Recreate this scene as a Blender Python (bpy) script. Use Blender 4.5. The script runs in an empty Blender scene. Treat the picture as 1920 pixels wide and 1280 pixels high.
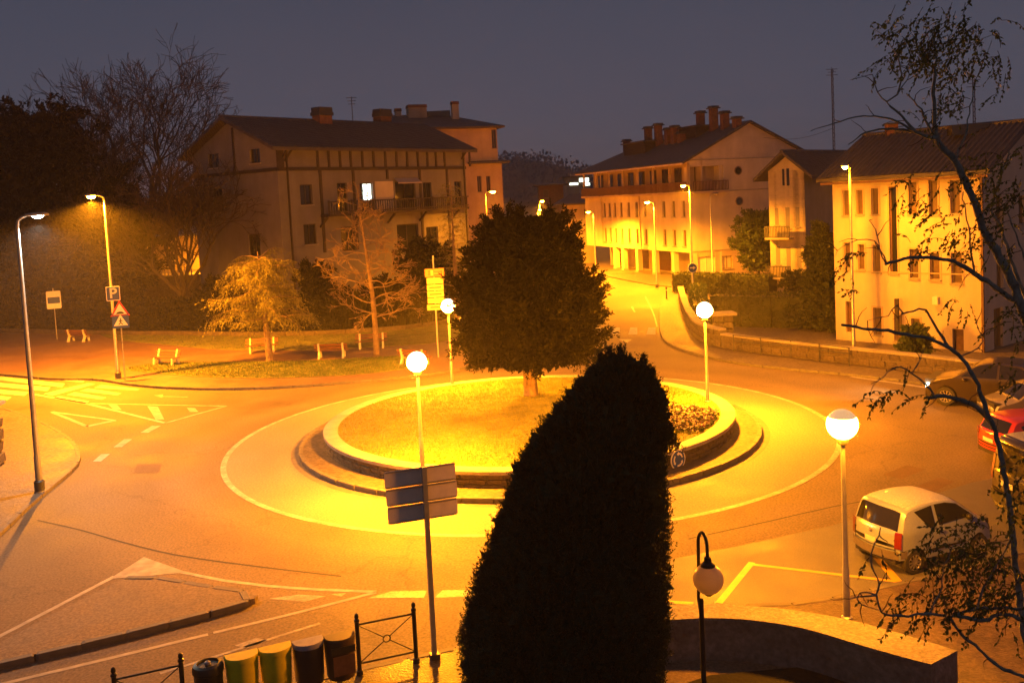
import bpy, bmesh, math, random
import numpy as np
from mathutils import Vector, Matrix
from mathutils.geometry import tessellate_polygon

R = math.radians
random.seed(7)
rng = np.random.default_rng(11)
scene = bpy.context.scene
COL = scene.collection

# ------------------------------------------------------------------ camera
CAM = Vector((0.0, 0.0, 9.0))
FPX, CX, CY, ROLL = 1780.0, 960.0, 502.0, 0.049     # in pixels of the 1920 x 1280 photograph
PITCH = math.atan(127.0 / FPX)
_r0 = Vector((1, 0, 0)); _u0 = Vector((0, math.sin(PITCH), math.cos(PITCH)))
FWD = Vector((0, math.cos(PITCH), -math.sin(PITCH)))
RGT = _r0 * math.cos(ROLL) - _u0 * math.sin(ROLL)
UPV = _r0 * math.sin(ROLL) + _u0 * math.cos(ROLL)
cd = bpy.data.cameras.new('camera')
cam = bpy.data.objects.new('camera', cd); COL.objects.link(cam)
cd.sensor_width = 36.0; cd.lens = FPX / 1920 * 36.0
cd.shift_y = (CY - 640.0) / 1920.0
cd.clip_start = 0.1; cd.clip_end = 3000
cam.matrix_world = Matrix(((RGT.x, UPV.x, -FWD.x, CAM.x), (RGT.y, UPV.y, -FWD.y, CAM.y), (RGT.z, UPV.z, -FWD.z, CAM.z), (0, 0, 0, 1)))
scene.camera = cam

# ------------------------------------------------------------------ night sky
world = bpy.data.worlds.new('World'); scene.world = world; world.use_nodes = True
wn = world.node_tree; wn.nodes.clear()
w_out = wn.nodes.new('ShaderNodeOutputWorld')
w_sky = wn.nodes.new('ShaderNodeTexSky'); w_sky.sky_type = 'NISHITA'; w_sky.sun_disc = False
w_sky.sun_elevation = R(-4.0); w_sky.sun_rotation = R(200); w_sky.altitude = 50
w_sky.air_density = 1.0; w_sky.dust_density = 1.0; w_sky.ozone_density = 2.0
w_b1 = wn.nodes.new('ShaderNodeBackground'); w_b1.inputs[1].default_value = 0.12
wn.links.new(w_sky.outputs[0], w_b1.inputs[0])
# low rain cloud lit from below by the town: purple grey, a little warmer towards the horizon
w_tc = wn.nodes.new('ShaderNodeTexCoord'); w_sep = wn.nodes.new('ShaderNodeSeparateXYZ')
w_ramp = wn.nodes.new('ShaderNodeValToRGB')
w_noise = wn.nodes.new('ShaderNodeTexNoise'); w_noise.inputs['Scale'].default_value = 2.2; w_noise.inputs['Detail'].default_value = 5
w_add = wn.nodes.new('ShaderNodeMath'); w_add.operation = 'MULTIPLY_ADD'; w_add.inputs[1].default_value = 0.10
wn.links.new(w_tc.outputs['Generated'], w_sep.inputs[0]); wn.links.new(w_tc.outputs['Generated'], w_noise.inputs['Vector'])
wn.links.new(w_noise.outputs['Fac'], w_add.inputs[0]); wn.links.new(w_sep.outputs['Z'], w_add.inputs[2])
wn.links.new(w_add.outputs[0], w_ramp.inputs[0])
cr = w_ramp.color_ramp
cr.elements[0].position = 0.03; cr.elements[0].color = (0.068, 0.060, 0.072, 1)
cr.elements[1].position = 0.33; cr.elements[1].color = (0.023, 0.029, 0.047, 1)
e = cr.elements.new(0.13); e.color = (0.044, 0.045, 0.063, 1)
w_b2 = wn.nodes.new('ShaderNodeBackground'); w_b2.inputs[1].default_value = 0.80
wn.links.new(w_ramp.outputs[0], w_b2.inputs[0])
w_mix = wn.nodes.new('ShaderNodeAddShader')
wn.links.new(w_b1.outputs[0], w_mix.inputs[0]); wn.links.new(w_b2.outputs[0], w_mix.inputs[1])
wn.links.new(w_mix.outputs[0], w_out.inputs[0])

scene.view_settings.view_transform = 'Standard'; scene.view_settings.look = 'None'
scene.view_settings.exposure = 1.15; scene.view_settings.gamma = 1.0
scene.view_settings.use_curve_mapping = False
scene.render.engine = 'CYCLES'
cy = scene.cycles
cy.use_denoising = True; cy.max_bounces = 5; cy.diffuse_bounces = 3; cy.glossy_bounces = 3
cy.transmission_bounces = 4; cy.volume_bounces = 0; cy.transparent_max_bounces = 8
cy.sample_clamp_indirect = 4.0; cy.caustics_reflective = False; cy.caustics_refractive = False
cy.use_light_tree = True

SODIUM = (1.0, 0.285, 0.006)          # colour of the high pressure sodium lamps
GLOBE_L = 3700.0                      # radiance of a lit globe
STREET_W = 16000.0                    # watts of a tall street lamp

HAZE_D = 0.0006
# ------------------------------------------------------------------ pixel helpers (measure the photograph once, on real planes)
def ray(px, py): return RGT * ((px - CX) / FPX) - UPV * ((py - CY) / FPX) + FWD
def G(px, py, z=0.0):
    d = ray(px, py); return CAM + d * ((z - CAM.z) / d.z)
def AT(px, py, Y):
    d = ray(px, py); return CAM + d * (Y / d.y)

# ------------------------------------------------------------------ materials
MATS = {}
def mat(name, col, rough=0.7, var=0.25, scale=3.0, bump=0.0, bscale=40.0, metal=0.0, spec=0.5, emit=None, estr=0.0, col2=None, rvar=0.0, coat=0.0, stripe=None, speck=None, streak=0.0):
    if name in MATS: return MATS[name]
    m = bpy.data.materials.new(name); m.use_nodes = True; nt = m.node_tree; N = nt.nodes; L = nt.links
    b = N['Principled BSDF']
    b.inputs['Roughness'].default_value = rough; b.inputs['Metallic'].default_value = metal
    b.inputs['Specular IOR Level'].default_value = spec
    if coat: b.inputs['Coat Weight'].default_value = coat; b.inputs['Coat Roughness'].default_value = 0.08
    tc = N.new('ShaderNodeTexCoord')
    no = N.new('ShaderNodeTexNoise'); no.inputs['Scale'].default_value = scale; no.inputs['Detail'].default_value = 8; no.inputs['Roughness'].default_value = 0.65
    L.new(tc.outputs['Object'], no.inputs['Vector'])
    mx = N.new('ShaderNodeMix'); mx.data_type = 'RGBA'
    c2 = col2 if col2 else [min(1, c * (1 + var)) for c in col]
    c1 = [c * (1 - var) for c in col] if not col2 else col
    mx.inputs[6].default_value = (*c1, 1); mx.inputs[7].default_value = (*c2, 1)
    rp = N.new('ShaderNodeMapRange'); rp.inputs[1].default_value = 0.3; rp.inputs[2].default_value = 0.7
    L.new(no.outputs['Fac'], rp.inputs[0]); L.new(rp.outputs[0], mx.inputs[0])
    cout = mx.outputs[2]
    if speck:                                    # fine aggregate: (scale, amount)
        n3 = N.new('ShaderNodeTexNoise'); n3.inputs['Scale'].default_value = speck[0]; n3.inputs['Detail'].default_value = 3
        L.new(tc.outputs['Object'], n3.inputs['Vector'])
        r3 = N.new('ShaderNodeMapRange'); r3.inputs[1].default_value = 0.3; r3.inputs[2].default_value = 0.7; r3.inputs[3].default_value = 1 - speck[1]; r3.inputs[4].default_value = 1 + speck[1]
        L.new(n3.outputs['Fac'], r3.inputs[0])
        ml = N.new('ShaderNodeVectorMath'); ml.operation = 'SCALE'
        L.new(cout, ml.inputs[0]); L.new(r3.outputs[0], ml.inputs['Scale']); cout = ml.outputs[0]
    if streak:                                   # rain stains running down the render
        mp = N.new('ShaderNodeMapping'); mp.inputs['Scale'].default_value = (1.1, 1.1, 0.16); L.new(tc.outputs['Object'], mp.inputs['Vector'])
        n4 = N.new('ShaderNodeTexNoise'); n4.inputs['Scale'].default_value = 1.0; n4.inputs['Detail'].default_value = 6; L.new(mp.outputs[0], n4.inputs['Vector'])
        r4 = N.new('ShaderNodeMapRange'); r4.inputs[1].default_value = 0.38; r4.inputs[2].default_value = 0.62; r4.inputs[3].default_value = 1 - streak; r4.inputs[4].default_value = 1.0; L.new(n4.outputs['Fac'], r4.inputs[0])
        m4 = N.new('ShaderNodeVectorMath'); m4.operation = 'SCALE'; L.new(cout, m4.inputs[0]); L.new(r4.outputs[0], m4.inputs['Scale']); cout = m4.outputs[0]
    oi = N.new('ShaderNodeObjectInfo')
    rr = N.new('ShaderNodeMapRange'); rr.inputs[3].default_value = 0.88; rr.inputs[4].default_value = 1.12
    L.new(oi.outputs['Random'], rr.inputs[0])
    ms = N.new('ShaderNodeVectorMath'); ms.operation = 'SCALE'; L.new(cout, ms.inputs[0]); L.new(rr.outputs[0], ms.inputs['Scale'])
    L.new(ms.outputs[0], b.inputs['Base Color'])
    if rvar:
        r2 = N.new('ShaderNodeMapRange'); r2.inputs[1].default_value = 0.35; r2.inputs[2].default_value = 0.65
        r2.inputs[3].default_value = max(0.05, rough - rvar); r2.inputs[4].default_value = min(1, rough + rvar)
        L.new(no.outputs['Fac'], r2.inputs[0]); L.new(r2.outputs[0], b.inputs['Roughness'])
    if bump:
        nb = N.new('ShaderNodeTexNoise'); nb.inputs['Scale'].default_value = bscale; nb.inputs['Detail'].default_value = 4
        L.new(tc.outputs['Object'], nb.inputs['Vector'])
        bp = N.new('ShaderNodeBump'); bp.inputs['Strength'].default_value = bump; bp.inputs['Distance'].default_value = 0.02
        h = nb.outputs['Fac']
        if stripe:                                # tile courses: (axis vector scale)
            wv = N.new('ShaderNodeTexWave'); wv.inputs['Scale'].default_value = stripe; wv.inputs['Distortion'].default_value = 0.6
            wv.bands_direction = 'DIAGONAL'; L.new(tc.outputs['Object'], wv.inputs['Vector'])
            ad = N.new('ShaderNodeMath'); ad.operation = 'ADD'; L.new(h, ad.inputs[0]); L.new(wv.outputs['Fac'], ad.inputs[1]); h = ad.outputs[0]
        L.new(h, bp.inputs['Height']); L.new(bp.outputs[0], b.inputs['Normal'])
    if emit:
        b.inputs['Emission Color'].default_value = (*emit, 1); b.inputs['Emission Strength'].default_value = estr
    MATS[name] = m; return m

def leafmat(name, col, var=0.35, trans=0.25, rough=0.55, spec=0.3):
    if name in MATS: return MATS[name]
    m = mat(name, col, rough=rough, var=var, scale=1.3, spec=spec)
    nt = m.node_tree; b = nt.nodes['Principled BSDF']; out = nt.nodes['Material Output']
    t = nt.nodes.new('ShaderNodeBsdfTranslucent'); mx = nt.nodes.new('ShaderNodeMixShader'); mx.inputs[0].default_value = trans
    lk = b.inputs['Base Color'].links[0].from_socket
    nt.links.new(lk, t.inputs[0]); nt.links.new(b.outputs[0], mx.inputs[1]); nt.links.new(t.outputs[0], mx.inputs[2]); nt.links.new(mx.outputs[0], out.inputs[0])
    return m

M = dict(
    asphalt=mat('asphalt', (0.18, 0.14, 0.095), rough=0.72, var=0.34, scale=0.22, bump=0.5, bscale=55, rvar=0.12, spec=0.2, speck=(16, 0.34)),
    apron=mat('apron', (0.19, 0.165, 0.13), rough=0.72, var=0.14, scale=0.5, bump=0.35, bscale=55, rvar=0.1, spec=0.3, speck=(16, 0.24)),
    parking=mat('parking_asphalt', (0.095, 0.092, 0.10), rough=0.55, var=0.2, scale=0.5, bump=0.6, bscale=45, rvar=0.14, spec=0.4, speck=(38, 0.3)),
    patch=mat('repair_asphalt', (0.16, 0.11, 0.075), rough=0.85, spec=.15, var=0.15, scale=1.0, bump=0.5, bscale=55, speck=(38, 0.25)),
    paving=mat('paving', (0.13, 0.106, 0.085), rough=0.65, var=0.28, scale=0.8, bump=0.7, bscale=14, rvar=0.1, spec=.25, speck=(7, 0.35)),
    ringpave=mat('cobbled_ring', (0.10, 0.08, 0.062), rough=0.7, var=0.25, scale=1.5, bump=0.9, bscale=12, speck=(9, 0.4), spec=.3),
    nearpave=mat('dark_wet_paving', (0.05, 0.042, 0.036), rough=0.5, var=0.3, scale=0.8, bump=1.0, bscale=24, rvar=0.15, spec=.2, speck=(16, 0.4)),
    redpave=mat('red_paving', (0.14, 0.085, 0.065), rough=0.55, var=0.22, scale=0.5, bump=0.5, bscale=30, rvar=0.1, speck=(14, 0.3)),
    litter=mat('leaf_litter', (0.062, 0.042, 0.032), rough=0.6, var=0.4, scale=1.6, bump=0.9, bscale=22, speck=(12, 0.45)),
    kerb=mat('kerb_concrete', (0.105, 0.095, 0.085), rough=0.7, var=0.3, scale=2.5, bump=0.3, bscale=30),
    coping=mat('coping_concrete', (0.27, 0.245, 0.21), rough=0.75, var=0.2, scale=1.5, bump=0.4, bscale=25, speck=(18, 0.15)),
    nearcoping=mat('pitted_coping', (0.17, 0.15, 0.125), rough=0.7, var=0.25, scale=1.5, bump=0.9, bscale=22, speck=(16, 0.35)),
    nearwall=mat('rendered_wall', (0.20, 0.18, 0.15), rough=0.8, var=0.35, scale=1.2, bump=0.7, bscale=20, speck=(9, 0.3)),
    stone=mat('rubble_stone', (0.085, 0.066, 0.05), rough=0.85, var=0.45, scale=3.5, bump=0.8, bscale=14),
    mortar=mat('mortar', (0.11, 0.095, 0.08), rough=0.95, var=0.2, scale=6, bump=0.5, bscale=40),
    paint=mat('road_paint', (0.46, 0.45, 0.42), rough=0.8, spec=.2, var=0.2, scale=3, bump=0.3, bscale=50, col2=(0.26, 0.24, 0.205), speck=(6, 0.3)),
    wornpaint=mat('worn_road_paint', (0.13, 0.12, 0.105), rough=0.6, scale=1.6, bump=0.4, bscale=50, col2=(0.40, 0.37, 0.32), speck=(12, 0.3)),
    ypaint=mat('yellow_paint', (0.50, 0.30, 0.03), rough=0.5, var=0.15, scale=3, bump=0.3, bscale=50),
    grass=mat('lawn_soil', (0.12, 0.12, 0.03), rough=0.9, var=0.4, scale=1.2, bump=1.0, bscale=14, speck=(8, 0.3)),
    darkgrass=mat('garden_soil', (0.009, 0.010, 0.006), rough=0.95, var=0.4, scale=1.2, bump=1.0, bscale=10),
    ground=mat('earth', (0.07, 0.065, 0.05), rough=0.95, var=0.3, scale=0.1),
    galv=mat('galvanised_steel', (0.42, 0.42, 0.40), rough=0.45, var=0.15, scale=6, metal=0.75),
    greymetal=mat('grey_painted_steel', (0.22, 0.22, 0.21), rough=0.5, var=0.15, scale=5),
    signback=mat('sign_back', (0.80, 0.70, 0.55), rough=0.6, var=0.08, scale=5),
    black=mat('black_painted_iron', (0.012, 0.012, 0.013), rough=0.4, var=0.3, scale=8, bump=0.2, bscale=40),
    darkmetal=mat('dark_metal', (0.04, 0.04, 0.042), rough=0.5, var=0.2, scale=6),
    globe=mat('lit_globe', (0.8, 0.8, 0.8), emit=SODIUM, estr=GLOBE_L),
    dimglobe=mat('dim_lit_globe', (0.8, 0.8, 0.8), emit=SODIUM, estr=GLOBE_L * 0.16),
    lens=mat('lit_lens', (0.8, 0.7, 0.4), emit=SODIUM, estr=600.0),
    led=mat('led_lens', (0.8, 0.8, 0.8), emit=(0.86, 1.0, 0.92), estr=120.0),
    deadglobe=leafmat('unlit_globe', (0.72, 0.66, 0.54), var=.1, trans=0.55, rough=0.3),
    glow=mat('frosted_upper_globe', (0.8, 0.75, 0.6), emit=(1.0, .62, .30), estr=5.0),
    cap=mat('globe_cap', (0.45, 0.42, 0.40), rough=0.35, var=0.1, emit=(1.0, .52, .2), estr=.35),
    bark=mat('bark', (0.22, 0.15, 0.10), rough=0.9, var=0.4, scale=5, bump=1.0, bscale=12),
    darkbark=mat('dark_bark', (0.045, 0.033, 0.026), rough=0.9, var=0.3, scale=4, bump=0.8, bscale=10),
    birchbark=mat('lichen_bark', (0.10, 0.105, 0.075), rough=0.9, scale=9, bump=1.0, bscale=40, col2=(0.32, 0.33, 0.26)),
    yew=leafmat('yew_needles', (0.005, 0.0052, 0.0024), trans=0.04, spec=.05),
    cypress=leafmat('cypress_scales', (0.055, 0.075, 0.034), trans=0.05, spec=.2),
    larch=leafmat('larch_needles', (0.20, 0.19, 0.055)),
    leaf=leafmat('green_leaves', (0.055, 0.085, 0.025)),
    hedge=leafmat('hedge_leaves', (0.045, 0.06, 0.022), trans=0.15),
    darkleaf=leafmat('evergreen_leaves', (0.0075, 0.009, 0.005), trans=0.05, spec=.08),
    parkblade=leafmat('park_grass', (0.085, 0.13, 0.03), trans=0.3),
    blade=leafmat('grass_blades', (0.20, 0.19, 0.03), trans=0.3),
    roof=mat('roof_tiles', (0.055, 0.05, 0.052), rough=0.55, var=0.35, scale=2.0, bump=1.0, bscale=6, stripe=3.2),
    plaster_pink=mat('pinkish_plaster', (0.18, 0.172, 0.18), rough=0.9, var=0.13, scale=0.8, bump=0.3, bscale=8, streak=.13),
    plaster_cream=mat('cream_plaster', (0.55, 0.47, 0.36), rough=0.9, var=0.12, scale=0.7, bump=0.3, bscale=8, streak=.12),
    plaster_ochre=mat('ochre_plaster', (0.44, 0.34, 0.24), rough=0.9, var=0.14, scale=0.7, bump=0.3, bscale=8, streak=.12),
    timber=mat('dark_timber', (0.028, 0.02, 0.016), rough=0.7, var=0.4, scale=4, bump=0.4, bscale=12),
    wood=mat('brown_wood', (0.12, 0.055, 0.03), rough=0.6, var=0.35, scale=4, bump=0.4, bscale=12),
    brick=mat('chimney_brick', (0.17, 0.075, 0.05), rough=0.9, var=0.3, scale=3, bump=0.7, bscale=9),
    glass=mat('night_glass', (0.012, 0.013, 0.016), rough=0.08, var=0.2, scale=1.0, spec=0.6),
    shutter=mat('brown_shutter', (0.10, 0.06, 0.04), rough=0.6, var=0.2, scale=5, bump=0.4, bscale=15),
    frame=mat('window_frame', (0.16, 0.11, 0.08), rough=0.6, var=0.2, scale=5),
    whiteframe=mat('white_frame', (0.6, 0.57, 0.52), rough=0.6, var=0.1, scale=5),
    litpane=mat('lit_pane', (0.8, 0.8, 0.75), emit=(0.85, 1.0, 0.82), estr=1.6),
    benchleg=mat('bench_concrete', (0.55, 0.52, 0.46), rough=0.8, var=0.2, scale=5),
    benchwood=mat('bench_wood', (0.17, 0.055, 0.03), rough=0.55, var=0.25, scale=6, bump=0.3, bscale=20),
    sblue=mat('sign_blue', (0.02, 0.07, 0.32), rough=0.35, var=0.1),
    swhite=mat('sign_white', (0.75, 0.75, 0.73), rough=0.35, var=0.08),
    sred=mat('sign_red', (0.55, 0.03, 0.02), rough=0.35, var=0.1),
    sorange=mat('sign_orange', (0.75, 0.20, 0.05), rough=0.4, var=0.1),
    syellow=mat('sign_yellow', (0.80, 0.62, 0.20), rough=0.4, var=0.08),
    ybin=mat('yellow_bin', (0.80, 0.66, 0.02), rough=0.4, var=0.18, scale=3),
    bbin=mat('dark_blue_bin', (0.015, 0.02, 0.035), rough=0.4, var=0.25, scale=4),
    kbin=mat('black_bin', (0.014, 0.016, 0.014), rough=0.45, var=0.25, scale=4),
    brbin=mat('brown_bin', (0.055, 0.03, 0.02), rough=0.5, var=0.3, scale=4),
    binlid=mat('grey_bin_lid', (0.28, 0.27, 0.30), rough=0.5, var=0.2, scale=6),
    silver=mat('silver_paint', (0.34, 0.40, 0.46), rough=0.3, var=0.06, scale=2, metal=0.35, coat=0.6, speck=(30, 0.06)),
    silverroof=mat('wet_silver_roof', (0.40, 0.43, 0.47), rough=0.45, var=0.1, scale=14, bump=0.8, bscale=30, coat=0.3, speck=(26, 0.18)),
    bumper=mat('grey_bumper', (0.12, 0.105, 0.09), rough=0.6, var=0.15, scale=5),
    redpaint=mat('red_paint', (0.42, 0.025, 0.015), rough=0.28, var=0.08, scale=2, coat=0.8),
    darkpaint=mat('black_paint', (0.016, 0.013, 0.013), rough=0.25, var=0.1, scale=2, coat=0.8),
    maroon=mat('dark_car_paint', (0.022, 0.015, 0.014), rough=0.28, var=0.08, scale=2, coat=0.7),
    greycar=mat('grey_car_paint', (0.22, 0.20, 0.18), rough=0.28, var=0.08, scale=2, coat=0.7),
    carglass=mat('car_glass', (0.01, 0.01, 0.011), rough=0.06, var=0.1, spec=0.8),
    tyre=mat('tyre', (0.02, 0.02, 0.02), rough=0.8, var=0.2, scale=8),
    rim=mat('alloy_rim', (0.5, 0.48, 0.44), rough=0.3, var=0.1, metal=0.8),
    tail=mat('tail_lamp', (0.12, 0.004, 0.004), rough=0.15, var=0.2, scale=10, coat=0.8),
    headlit=mat('lit_headlamp', (0.9, 0.9, 0.85), emit=(1.0, 0.86, 0.55), estr=40.0),
    headoff=mat('headlamp_glass', (0.4, 0.4, 0.4), rough=0.1, var=0.2, coat=1.0),
    plate=mat('number_plate', (0.65, 0.62, 0.5), rough=0.4, var=0.1, scale=20),
    chrome=mat('chrome', (0.6, 0.6, 0.6), rough=0.15, metal=1.0, var=0.05),
    trim=mat('black_trim', (0.015, 0.015, 0.015), rough=0.55, var=0.2),
    hill=mat('wooded_hill', (0.03, 0.035, 0.02), rough=1.0, var=0.4, scale=0.03),
    petal_w=leafmat('pale_petals', (0.45, 0.40, 0.36)), petal_p=leafmat('purple_petals', (0.10, 0.045, 0.10)),
    awning=mat('awning_cloth', (0.35, 0.3, 0.28), rough=0.8, var=0.1),
)

def wear_asphalt(m, centre):
    """tyre-polished lanes round the island and a few wandering cracks"""
    nt = m.node_tree; N = nt.nodes; L = nt.links; b = N['Principled BSDF']; src = b.inputs['Base Color'].links[0].from_socket
    ge = N.new('ShaderNodeNewGeometry'); ds = N.new('ShaderNodeVectorMath'); ds.operation = 'DISTANCE'; ds.inputs[1].default_value = centre; L.new(ge.outputs['Position'], ds.inputs[0])
    wv = N.new('ShaderNodeTexNoise'); wv.inputs['Scale'].default_value = .25; L.new(ge.outputs['Position'], wv.inputs['Vector'])
    ad = N.new('ShaderNodeMath'); ad.operation = 'MULTIPLY_ADD'; ad.inputs[1].default_value = 1.6; L.new(wv.outputs['Fac'], ad.inputs[0]); L.new(ds.outputs['Value'], ad.inputs[2])
    rp = N.new('ShaderNodeValToRGB'); mr = N.new('ShaderNodeMapRange'); mr.inputs[1].default_value = 10.0; mr.inputs[2].default_value = 22.0; L.new(ad.outputs[0], mr.inputs[0]); L.new(mr.outputs[0], rp.inputs[0])
    c = rp.color_ramp; c.elements[0].position = .1; c.elements[0].color = (1, 1, 1, 1); c.elements[1].position = .95; c.elements[1].color = (1, 1, 1, 1)
    for p_, v_ in ((.2, .82), (.3, 1.02), (.4, .84), (.55, 1.03), (.68, .88), (.8, 1.0)): e_ = c.elements.new(p_); e_.color = (v_, v_, v_, 1)
    m1 = N.new('ShaderNodeVectorMath'); m1.operation = 'MULTIPLY'; L.new(src, m1.inputs[0]); L.new(rp.outputs[0], m1.inputs[1])
    vo = N.new('ShaderNodeTexVoronoi'); vo.feature = 'DISTANCE_TO_EDGE'; vo.inputs['Scale'].default_value = .16
    wp = N.new('ShaderNodeTexNoise'); wp.inputs['Scale'].default_value = .8; wp.inputs['Detail'].default_value = 6; L.new(ge.outputs['Position'], wp.inputs['Vector'])
    mm = N.new('ShaderNodeVectorMath'); mm.operation = 'MULTIPLY_ADD'; mm.inputs[1].default_value = (2.2, 2.2, 0); L.new(wp.outputs['Color'], mm.inputs[0]); L.new(ge.outputs['Position'], mm.inputs[2]); L.new(mm.outputs[0], vo.inputs['Vector'])
    r2 = N.new('ShaderNodeMapRange'); r2.inputs[1].default_value = .0; r2.inputs[2].default_value = .008; r2.inputs[3].default_value = .8; r2.inputs[4].default_value = 1.0; L.new(vo.outputs['Distance'], r2.inputs[0])
    m2 = N.new('ShaderNodeVectorMath'); m2.operation = 'SCALE'; L.new(m1.outputs[0], m2.inputs[0]); L.new(r2.outputs[0], m2.inputs['Scale']); L.new(m2.outputs[0], b.inputs['Base Color'])
wear_asphalt(M['asphalt'], (0.36, 36.4, 0.0))

# ------------------------------------------------------------------ object helpers
WL = {}                                # world position of the frame each object's mesh is written in
def link(name, mesh, parent=None):
    o = bpy.data.objects.new(name, mesh); COL.objects.link(o)
    if parent: o.parent = parent
    return o
def tag(o, label=None, cat=None, group=None, kind=None):
    if label: o['label'] = label
    if cat: o['category'] = cat
    if group: o['group'] = group
    if kind: o['kind'] = kind
    return o
def thing(name, label, cat, loc=(0, 0, 0), rz=0.0, group=None):
    o = link(name, None); o.location = loc; o.rotation_euler = (0, 0, rz); o.empty_display_size = 0.2
    WL[o.name] = Vector(loc) if rz == 0 else Vector((0, 0, 0))
    return tag(o, label, cat, group)
def copy_tree(o, parent=None):
    c = o.copy(); COL.objects.link(c); c.parent = parent
    WL[c.name] = Vector((0, 0, 0))
    for ch in list(o.children): copy_tree(ch, c)
    return c

def fast_mesh(name, v, f, smooth=False):
    v = np.asarray(v, dtype=np.float32); f = np.asarray(f, dtype=np.int32)
    me = bpy.data.meshes.new(name); k = f.shape[1]
    me.vertices.add(len(v)); me.vertices.foreach_set('co', v.ravel())
    me.loops.add(f.size); me.loops.foreach_set('vertex_index', f.ravel())
    me.polygons.add(len(f)); me.polygons.foreach_set('loop_start', np.arange(0, f.size, k, dtype=np.int32))
    me.polygons.foreach_set('loop_total', np.full(len(f), k, dtype=np.int32))
    if smooth: me.polygons.foreach_set('use_smooth', np.ones(len(f), dtype=bool))
    me.update(calc_edges=True); return me

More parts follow.
